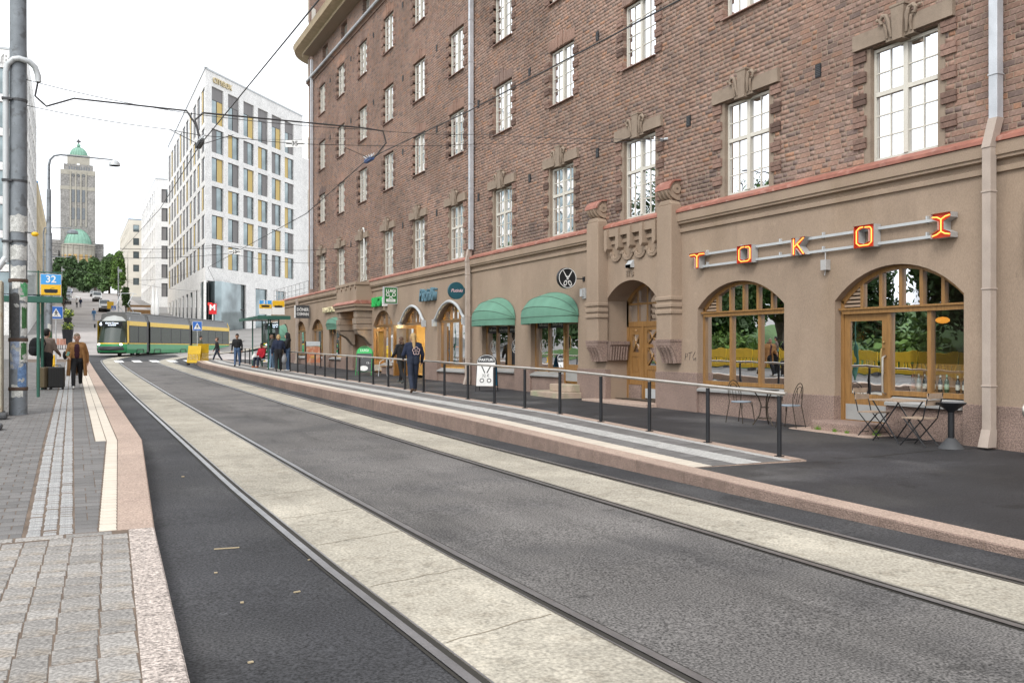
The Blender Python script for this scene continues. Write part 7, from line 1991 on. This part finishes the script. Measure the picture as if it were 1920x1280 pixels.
# ---- office building on the left
lx, ly = -4.65, 115.8
FA = Face((-44, ly), (1, 0), 44 + lx); rowsL = [(15.0 + 3.82 * i, 2.95) for i in range(5)]
t = plain('office_block', 'pale brick office block with very large windows behind the postered pole', [(-44, ly), (lx, ly), (lx, 147), (-44, 147)], 35.3, m_pale,
      [(FA, 10, 2.65, 3.6, 3.0, [(7.4, 3.0), (11.2, 2.95)] + rowsL, None), (Face((lx, ly), (0, 1), 31.2), 7, 1.2, 4.3, 2.6, [(11.2, 2.95)] + rowsL, None)])
text('roof_lettering', 'LYYRA', 1.35, m_white, t, NT(-7.2, ly - .1, 34.2), .08, bold=.03, sx=.8)
plain('cream_house', 'cream house with yellow gable edge beyond the office block', [(-30, 152), (lx, 152), (lx, 232), (-30, 232)], 26.5, mat('yellow_cream', (.6, .5, .33), .9, var=.06),
      [(Face((lx, 152), (0, 1), 80), 14, 2, 5.5, 1.6, [(13 + 3.4 * i, 1.9) for i in range(4)], None), (Face((-30, 152), (1, 0), 25.35), 5, 1.5, 4.8, 1.6, [(9 + 3.4 * i, 1.9) for i in range(5)], None)], cap=m_ltblue)

# ================================================================ the church on the hill
cs = 370 / FPX
cc = atd(146, 653, 370); cx, cy = cc.x, cc.y
zc = lambda y: CAMZ + (653 - y) * cs
xc = lambda px: (px - 146) * cs
ch = thing('granite_church', 'grey granite church with tall tower and green copper domes on the hill', 'church', (cx, cy, gz(cy)))
m_gr = mat('church_granite', (.262, .253, .24), .95, var=.2, scale=.35, fine=1.6, fvar=.3); m_grl = mat('church_pale_stone', (.36, .34, .29), .9, var=.1, scale=.5)  # granite tone lightened a little, distance haze put into its colour
m_cop = mat('green_copper', (.2, .36, .28), .7, var=.15, scale=.8); m_lou = mat('louvre_grey', (.17, .185, .2), .8, var=.1)
def cb(name, px0, px1, y0, y1, d0, d1, m):
    mb = MB(); mb.box(xc(px0), xc(px1), d0, d1, zc(y1) - gz(cy), zc(y0) - gz(cy)); return mb.build(name, m, ch)
G0 = gz(cy)
cb('tower', 116.5, 175.8, 319, 560, 0, 12.8, m_gr)
cb('tower_band', 116.2, 176.1, 350, 356.5, -.08, 12.9, m_grl); cb('tower_band', 117, 175.3, 319.2, 328, -.07, 12.9, m_grl)
tw2 = cb('belfry_stage', 122, 172, 307.6, 319.5, 1, 11.8, m_gr); cb('lantern_stage', 128, 166.5, 289, 308, 2.2, 10.6, m_grl)
for i in range(9): cb('parapet_opening', 130.5 + i * 4.2, 132.3 + i * 4.2, 312, 318, .93, 1.2, m_lou)
cb('small_window', 144.3, 149, 305.5, 309.5, .9, 1.1, m_white)
def dome(name, px, yb, rpx, hpx, dep, m, n=22):
    mb = MB(); r_ = rpx * cs; h = hpx * cs
    prof = [(r_ * math.cos(a), h * math.sin(a)) for a in [math.pi / 2 * i / 10 for i in range(11)]]
    mb.lathe(prof, (xc(px), dep, zc(yb) - G0), n); o = mb.build(name, m, ch, smooth=True, ang=80)
    rb = MB()
    for k in range(20):
        a = 2 * math.pi * k / 20; rb.tube([(xc(px) + p[0] * 1.01 * math.cos(a), dep + p[0] * 1.01 * math.sin(a), zc(yb) - G0 + p[1] * 1.01) for p in prof], .06, 4)
    rb.build('seam_ribs', m, o)['kind'] = 'stuff'
dome('tower_dome', 147.5, 289, 15.7, 18.5, 6.4, m_cop)
mb = MB(); mb.ball((xc(147.5), 6.4, zc(267.5) - G0), 3.6 * cs, 12); mb.tube([(xc(147.5), 6.4, zc(271) - G0), (xc(147.5), 6.4, zc(262) - G0)], .35, 6); mb.build('finial_ball', m_cop, ch, smooth=True)
mb = MB(); mb.box(xc(147.5) - .28, xc(147.5) + .28, 6.1, 6.7, zc(264) - G0, zc(255.5) - G0); mb.box(xc(143.6), xc(151.4), 6.12, 6.68, zc(260.8) - G0, zc(258) - G0); mb.build('cross', m_dgrey, ch)
for i in range(4): cb('tower_rib', 132.3 + i * 8.8, 134.6 + i * 8.8, 322, 425, -.35, 0, m_grl)
for i in range(3):
    for y0, y1 in ((356, 379), (390, 411)): cb('louvre', 135.7 + i * 8.8, 140.5 + i * 8.8, y0, y1, -.12, .01, m_lou)
    mb = MB(); mb.lathe([(.35, 0), (.55, 0), (.55, .15), (.35, .15)], (0, 0, 0), 12, cap=False, T=Matrix.Translation((xc(138 + i * 8.8), -.05, zc(328.5) - G0)) @ Matrix.Rotation(R(90), 4, 'X')); mb.build('rosette', m_lou, ch)
mb = MB(); mb.lathe([(6.0, zc(520) - G0), (6.0, zc(462) - G0), (6.15, zc(462) - G0), (6.15, zc(459) - G0), (5, zc(459) - G0)], (xc(146.3), 0, 0), 28); mb.build('apse_drum', m_grl, ch, smooth=True, ang=30)
dome('apse_dome', 146, 460.5, 23, 30.5, 0, m_cop, 28)
for k in range(9):
    a = R(180 + 20 * k + 10); mb = MB(); T = Matrix.Translation((xc(146.3), 0, 0)) @ Matrix.Rotation(a, 4, 'Z'); mb.box(5.9, 6.35, -.22, .22, zc(520) - G0, zc(461) - G0, 0, T); mb.build('apse_rib', m_grl, ch)
    if k < 8:
        a2 = a + R(10); mb = MB(); T = Matrix.Translation((xc(146.3), 0, 0)) @ Matrix.Rotation(a2, 4, 'Z'); mb.box(5.95, 6.04, -.6, .6, zc(492) - G0, zc(479) - G0, 0, T); mb.build('apse_window', mat('amber_pane', (.45, .3, .12), .5) if k == 0 else bpy.data.materials['amber_pane'], ch)
cb('side_wing', 100, 117, 449.5, 560, 3, 20, m_gr); cb('side_wing', 175, 190.7, 454, 560, 3, 20, m_gr); cb('wing_gable', 103, 113, 468, 560, 1.5, 3, m_gr); cb('wing_gable', 178, 187, 472, 560, 1.5, 3, m_gr)

# ================================================================ trees
def leafmat(name, col): return attr_var(mat(name, col, .7, var=.25, scale=1.2, fvar=0), amt=.45)
LM = [leafmat('leaf_dark', (.055, .1, .035)), leafmat('leaf_mid', (.065, .12, .035)), leafmat('leaf_light', (.09, .16, .03))]
m_bark = mat('bark', (.09, .07, .055), .95, var=.3, scale=6, bump=.6, bscale=20)
def tree(label, loc, H, rx, leaf, lm, n=1800, trunk=None, zc0=.4, seed=0, group=None, name='tree', cat='tree'):
    rg_ = np.random.default_rng(seed + 11)
    t = thing(name, label, cat, loc, 0, group)
    trunk = trunk or H * .03
    mb = MB(); mb.tube([(0, 0, -.3), (.03 * H * .1, 0, H * .25), (0, .02 * H * .2, H * .55), (0, 0, H * .8)], [trunk, trunk * .8, trunk * .5, trunk * .15], 8)
    cl = []
    for i in range(22):
        a = rg_.uniform(0, 6.28); zf_ = rg_.uniform(zc0, .93); rr = rx * rg_.uniform(.35, .8) * math.sin(min(1, (1.02 - zf_) / (1.02 - zc0) * 1.35) * math.pi / 2)
        c_ = Vector((rr * math.cos(a), rr * math.sin(a), zf_ * H)); cl.append((c_, rx * rg_.uniform(.3, .5)))
        mb.tube([(0, 0, max(.2, zf_ - .25) * H), c_ * .6 + Vector((0, 0, c_.z * .3)), c_], [trunk * .4, trunk * .22, trunk * .06], 5)
    mb.build('trunk', m_bark, t, smooth=True)
    cen = np.array([tuple(c_) for c_, r_ in cl]); rad = np.array([r_ for c_, r_ in cl])
    idx = rg_.integers(0, len(cl), n)
    v = rg_.normal(size=(n, 3)); v /= np.linalg.norm(v, axis=1)[:, None]
    n_ = n; p = cen[idx] + v * (rad[idx] * rg_.uniform(.35, 1.1, n))[:, None] * np.array([1, 1, .8])
    fi = rg_.uniform(size=n) < .45                  # the rest of the crown between the clumps
    q_ = rg_.normal(size=(n, 3)); q_ /= np.linalg.norm(q_, axis=1)[:, None]; q_ *= (rg_.uniform(size=n) ** .4)[:, None]
    p[fi] = (q_ * np.array([rx * .82, rx * .82, (1 - zc0) * .46 * H]) + np.array([0, 0, (zc0 + 1) / 2 * H]))[fi]
    u = rg_.normal(size=(n, 3)); u /= np.linalg.norm(u, axis=1)[:, None]
    w_ = np.cross(u, v + .3 * rg_.normal(size=(n, 3))); w_ /= np.maximum(np.linalg.norm(w_, axis=1), 1e-6)[:, None]
    s = leaf * rg_.uniform(.6, 1.3, n)[:, None]
    Vv = np.stack([p - u * s, p + w_ * s * .55, p + u * s, p - w_ * s * .55], 1).reshape(-1, 3)
    me = bpy.data.meshes.new('crown'); me.vertices.add(4 * n); me.vertices.foreach_set('co', Vv.reshape(-1).astype(np.float32))
    me.loops.add(4 * n); me.loops.foreach_set('vertex_index', np.arange(4 * n, dtype=np.int32)); me.polygons.add(n)
    me.polygons.foreach_set('loop_start', np.arange(0, 4 * n, 4, dtype=np.int32)); me.polygons.foreach_set('loop_total', np.full(n, 4, np.int32)); me.update(calc_edges=True)
    at = me.attributes.new('rnd', 'FLOAT', 'FACE'); at.data.foreach_set('value', rg_.uniform(0, 1, n).astype(np.float32)); me.materials.append(lm)
    mk('crown', me, t)
    return t
def ptree(px, ytop, ybase, d_, rpx, label, lm, seed, n=2200, leaf=.55, zc0=.3):
    b = atd(px, ybase, d_); z1 = atd(px, ytop, d_).z; g = gz(b.y); return tree(label, (b.x, b.y, g), z1 - g, rpx * d_ / FPX, leaf, lm, n, seed=seed, zc0=zc0)
ptree(112, 481, 545, 325, 17, 'dark green lime tree below the church by the side wing', LM[0], 1, 7000, zc0=.15)
ptree(134, 480, 545, 322, 16, 'dark green lime tree before the church apse', LM[0], 2, 7000, zc0=.15)
ptree(157, 487, 545, 318, 16, 'dark green lime tree right of the apse at the street end', LM[0], 3, 7000, zc0=.15)
ptree(178, 483, 545, 312, 17, 'dark green lime tree beside the hillside park', LM[1], 4, 7000, zc0=.15)
ptree(205, 476, 560, 262, 20, 'large mid green tree overhanging the street beside the white house', LM[1], 5, 9000, .45, zc0=.12)
ptree(222, 468, 560, 245, 15, 'tall lighter tree touching the white house', LM[2], 6, 6000, .4, zc0=.15)
ptree(236, 535, 583, 150, 9, 'small young street tree by the terrace', LM[1], 7, 1200, .2)
ptree(119, 520, 590, 160, 7, 'small tree behind the stop sign panel', LM[1], 8, 1200, .22)
for i, (X, Y, h) in enumerate(((-15, 26, 8.5), (-17, 33, 9.5), (-14.5, 40, 9), (-18, 49, 13), (-16, 58, 15))):
    tree(('broad', 'tall', 'low', 'very tall', 'slender')[i] + ' leafy park tree behind the yellow works fence', (X, Y, platL(min(Y, 60))), h, h * .42, .17, LM[i % 2], 18000, seed=30 + i, zc0=.22, group='park trees behind the works fence')
far_tree = None
for i, (X, Y) in enumerate(((-22, 60), (-20, 67), (-23, 74), (-21, 82), (-24, 90), (-21, 98), (-26, 106), (-30, 78))):
    lab = 'park tree standing %s in the row well beyond the works fence' % ('first', 'second', 'third', 'fourth', 'fifth', 'sixth', 'last', 'behind the others')[i]
    if far_tree is None: far_tree = tree(lab, (X, Y, gz(Y)), 12, 5.2, .3, LM[1], 15000, seed=50, zc0=.1, group='park trees behind the works fence')
    else: dup(far_tree, (X, Y, gz(Y)), i * 1.3, lab)
# low hedge behind the works fence
for i in range(6):
    tree('clipped leafy shrub behind the yellow works fence', (-8.5, 17 + i * 6.5, platL(17 + i * 6)), 1.9, 2.4, .16, LM[2], 1300, .05, .15, 60 + i, 'shrubs behind the works fence', 'shrub', 'shrub')
sheet('park_lawn', -60, -7.2, lambda X, Y: pl(Y) + .02 + max(0, (-7.2 - X)) * .1, frange(10, 70, 10), mat('lawn', (.06, .12, .025), .9, var=.3, scale=2, fine=30, fvar=.3), nx=6)

# ================================================================ cars and street furniture uphill
m_tyre = mat('tyre', (.02, .02, .02), .8); m_car = mat('car_white', (.7, .7, .7), .3, coat=.5, var=0); m_cgl = mat('car_glass', (.03, .04, .045), .08, spec=.8, var=0, fvar=0)
def vehicle(label, loc, rz, m, van=False, cat='car', name='parked_car', group=None):
    t = thing(name, label, cat, loc, rz, group)
    L_, hw, h = (5.2, .98, 2.0) if van else (4.3, .88, 1.46)
    side = [(-L_ / 2, .35), (-L_ / 2, .8), (-L_ / 2 + .1, 1.0), (-L_ / 2 + .75, 1.12), (-L_ / 2 + 1.35, h - .08), (-L_ / 2 + 1.7, h), (L_ / 2 - .2, h - .02), (L_ / 2, h - .3), (L_ / 2, .4)] if van else [(-L_ / 2, .35), (-L_ / 2, .68), (-L_ / 2 + 1.1, .92), (-L_ / 2 + 1.75, h - .05), (-L_ / 2 + 2.2, h), (L_ / 2 - .9, h - .04), (L_ / 2 - .15, 1.0), (L_ / 2, .9), (L_ / 2, .38)]
    mb = MB(); n = len(side); vs = []
    for x, k in ((-hw, .9), (-hw * .99, 1), (hw * .99, 1), (hw, .9)):
        for y, z in side: vs.append((x * (1 - .13 * max(0, (z - 1) / (h - 1 + .01))), y, z))
    mb.add(vs, [(j * n + i, j * n + (i + 1) % n, (j + 1) * n + (i + 1) % n, (j + 1) * n + i) for j in range(3) for i in range(n)] + [tuple(range(n)), tuple(range(3 * n, 4 * n))]); mb.build('body', m, t, smooth=True, ang=35)
    i0 = 3 if van else 2
    (ya, za), (yb, zb) = side[i0], side[i0 + 1]
    mb = MB(); k0, k1 = .86, .76; mb.quad((-hw * k0, ya - .02, za + .06), (hw * k0, ya - .02, za + .06), (hw * k1, yb - .03, zb - .03), (-hw * k1, yb - .03, zb - .03)); mb.build('windscreen', m_cgl, t)
    for s in (-1, 1):
        mb = MB(); mb.quad((s * (hw * .985), yb - .15 if van else ya + .3, 1.0), (s * hw * .985, (ya + 2.2) if van else L_ / 2 - .5, 1.0), (s * hw * .89, (ya + 2.2) if van else L_ / 2 - 1.0, h - .1), (s * hw * .89, yb + .15, h - .1)); mb.build('side_window', m_cgl, t)
        for y in (-L_ / 2 + .85, L_ / 2 - .85):
            mb = MB(); mb.lathe([(.17, -.1), (.3, -.1), (.32, -.05), (.32, .05), (.3, .1), (.17, .1)], n=16, T=Matrix.Translation((s * (hw - .1), y, .32)) @ Matrix.Rotation(R(90), 4, 'Y')); wh_ = mb.build('wheel', m_tyre, t, smooth=True)
            mb = MB(); mb.lathe([(0, -.09), (.17, -.11), (.17, .11), (0, .09)], n=14, T=Matrix.Translation((s * (hw - .1), y, .32)) @ Matrix.Rotation(R(90), 4, 'Y')); mb.build('rim', m_lgrey, wh_)
        mb = MB(); mb.ball((s * hw * .72, -L_ / 2 + .06, .78 if van else .66), (.16, .08, .09), 8); mb.build('headlight', m_led2, t, smooth=True)
    mb = MB(); mb.box(-hw * .6, hw * .6, -L_ / 2 - .02, -L_ / 2 + .05, .42, .66); mb.build('grille', m_black, t)
    return t
m_led2 = mat('headlight_glass', (.6, .62, .62), .15)
def park(px, py, label, m, van=False, name='parked_car'):
    q = on_hill(px, py); o = vehicle(label, q, 0, m, van, 'van' if van else 'car', name)
    o.rotation_euler = (-math.atan(.084), 0, 0)
park(196, 584, 'white van with orange lamps parked on the uphill street', m_car, True, 'delivery_van'); park(182, 565, 'smaller white van parked uphill behind the first van', m_car, True, 'delivery_van'); park(176, 556, 'grey car parked uphill of the vans', mat('car_grey', (.2, .21, .22), .3, coat=.5))
for i, (px, py, c_, nm) in enumerate(((125, 570, (.5, .5, .5), 'silver'), (126.5, 560, (.65, .65, .66), 'white'), (128, 553, (.1, .12, .2), 'dark blue'), (129.5, 547, (.6, .6, .6), 'pale grey'))): park(px, py, nm + ' car parked in the row along the left side of the hill', mat('car_paint_' + nm.replace(' ', '_'), c_, .3, coat=.5))
q = on_hill(222, 588); t = thing('terrace_deck', 'wooden terrace deck with planter railing by the white house', 'terrace', (10.6, q.y + 4, gz(q.y + 4)))
mb = MB(); mb.box(-1.8, 2.6, -5, 5, -.5, .35); mb.build('deck', m_wood, t); 
for i in range(9):
    mb = MB(); mb.box(-1.8, -1.7, -5 + i * 1.1, -4.9 + i * 1.1, .3, 1.2); mb.build('post', m_wood, t)
mb = MB(); mb.box(-1.8, 2.6, -5.05, -4.95, .8, 1.15); mb.build('rail_board', m_wood, t)
for k, (px, py) in enumerate(((245, 603), (258, 605))):
    q = atd(px, py, 112); tree(('round dark clipped shrub', 'pale flowering shrub')[k] + ' rising behind the tram roof', (q.x, q.y, gz(q.y) + .2), q.z - gz(q.y) + .9, .95, .13, LM[k * 2], 900, .06, .45, 80 + k, name='shrub', cat='shrub')
for k, px in enumerate((287, 294)):
    q = atd(px, 600, 116); t = thing('folded_parasol', ('taller', 'shorter')[k] + ' folded white parasol before the hotel side wall', 'parasol', (q.x, q.y, gz(q.y)))
    mb = MB(); mb.lathe([(.08, 1.9), (.3, 2.2), (.26, 3.6), (.05, (5.9, 5.4)[k])], n=10); mb.build('canopy', m_white, t, smooth=True); mb = MB(); mb.tube([(0, 0, 0), (0, 0, 2.2)], .05, 6); mb.build('pole', m_lgrey, t)
# corner by the crossing, left: planter, chairs, board
q = atd(127, 616, 92); g = gz(q.y)
t = thing('flower_planter', 'tiered black planter with lime green plants at the corner', 'planter', (q.x, q.y, g)); zq = q.z - g
mb = MB(); mb.lathe([(.3, 0), (.42, .1), (.55, zq - .1), (.5, zq - .1)], n=16); mb.build('lower_pot', m_black, t, smooth=True); mb = MB(); mb.lathe([(.25, zq + .5), (.45, zq + 1.1), (.4, zq + 1.1)], n=16); mb.build('upper_pot', m_black, t, smooth=True); mb = MB(); mb.tube([(0, 0, zq - .2), (0, 0, zq + .6)], .05, 6); mb.build('stem', m_black, t)
for z, r_, s in ((zq + .2, .6, 1), (zq + 1.5, .65, 2)):
    mb = MB()
    for k in range(260):
        v = Vector((random.gauss(0, 1), random.gauss(0, 1), random.gauss(0, .8))).normalized() * r_ * random.uniform(.5, 1); c_ = v + Vector((0, 0, z)); a = Vector((random.gauss(0, 1), random.gauss(0, 1), random.gauss(0, 1))).normalized() * .12; b = a.cross(v).normalized() * .07
        mb.quad(c_ - a, c_ + b, c_ + a, c_ - b, 0 if random.random() < .7 else 1)
    mb.build('leaves', [LM[2], mat('lime_flower', (.35, .42, .06), .7)], t)
m_pinkw = mat('pink_terrace_wood', (.5, .27, .2), .8)
for k, px in enumerate((104, 112, 120)):
    q = atd(px, 640, 86); g = gz(q.y); t = thing('terrace_chair', 'pink wooden terrace chair at the corner, %s' % ('by the lamp post', 'between two others', 'beside the menu board')[k], 'chair', (q.x, q.y, g), R(20 * k - 20))
    mb = MB(); mb.box(-.25, .25, -.25, .25, .42, .47); mb.build('seat', m_pinkw, t)
    for i in range(4):
        mb = MB(); mb.box(-.25 + i * .13, -.15 + i * .13, .22, .25, .47, 1.0); mb.build('back_slat', m_pinkw, t)
    for x in (-.22, .22):
        for y in (-.22, .22): mb = MB(); mb.box(x - .02, x + .02, y - .02, y + .02, 0, .42); mb.build('leg', m_black, t)
q = atd(130, 633, 85); t = thing('menu_board', 'small black menu board by the pink chairs', 'sign board', (q.x, q.y, gz(q.y))); mb = MB(); mb.box(-.22, .22, -.03, .03, .15, .95); mb.build('panel', m_black, t); mb = MB(); mb.box(-.2, -.16, -.1, .1, 0, .2); mb.box(.16, .2, -.1, .1, 0, .2); mb.build('feet', m_black, t)
q = atd(207, 571, 150); t = thing('yellow_sign', 'yellow works sign near the parked vans', 'road sign', (q.x, q.y, gz(q.y))); zq = q.z - gz(q.y); mb = MB(); mb.tube([(0, 0, 0), (0, 0, zq)], .05, 6); mb.build('post', m_lgrey, t); mb = MB(); mb.box(-.5, .5, -.05, -.02, zq - .7, zq + .5); mb.build('plate', m_yelsign, t)
q = atd(213, 577, 150); ped_sign((q.x, q.y, gz(q.y)), 0, 'small far blue crossing sign beside the yellow works sign', q.z - gz(q.y), s=.35)
for k, (px, y0, y1, d_) in enumerate(((116, 500, 560, 190), (222, 500, 590, 140))):
    q = atd(px, y1, d_); z1 = atd(px, y0, d_).z; t = thing('wire_mast', ('slim white wire mast by the parked car row', 'slim grey wire mast by the young street tree')[k], 'mast', (q.x, q.y, gz(q.y))); mb = MB(); mb.tube([(0, 0, 0), (0, 0, z1 - gz(q.y))], .1, 6); mb.build('shaft', m_lgrey, t); mb = MB(); mb.box(-.1, .5, -.1, .1, z1 - gz(q.y) - .8, z1 - gz(q.y) - .4); mb.build('bracket', m_lgrey, t)
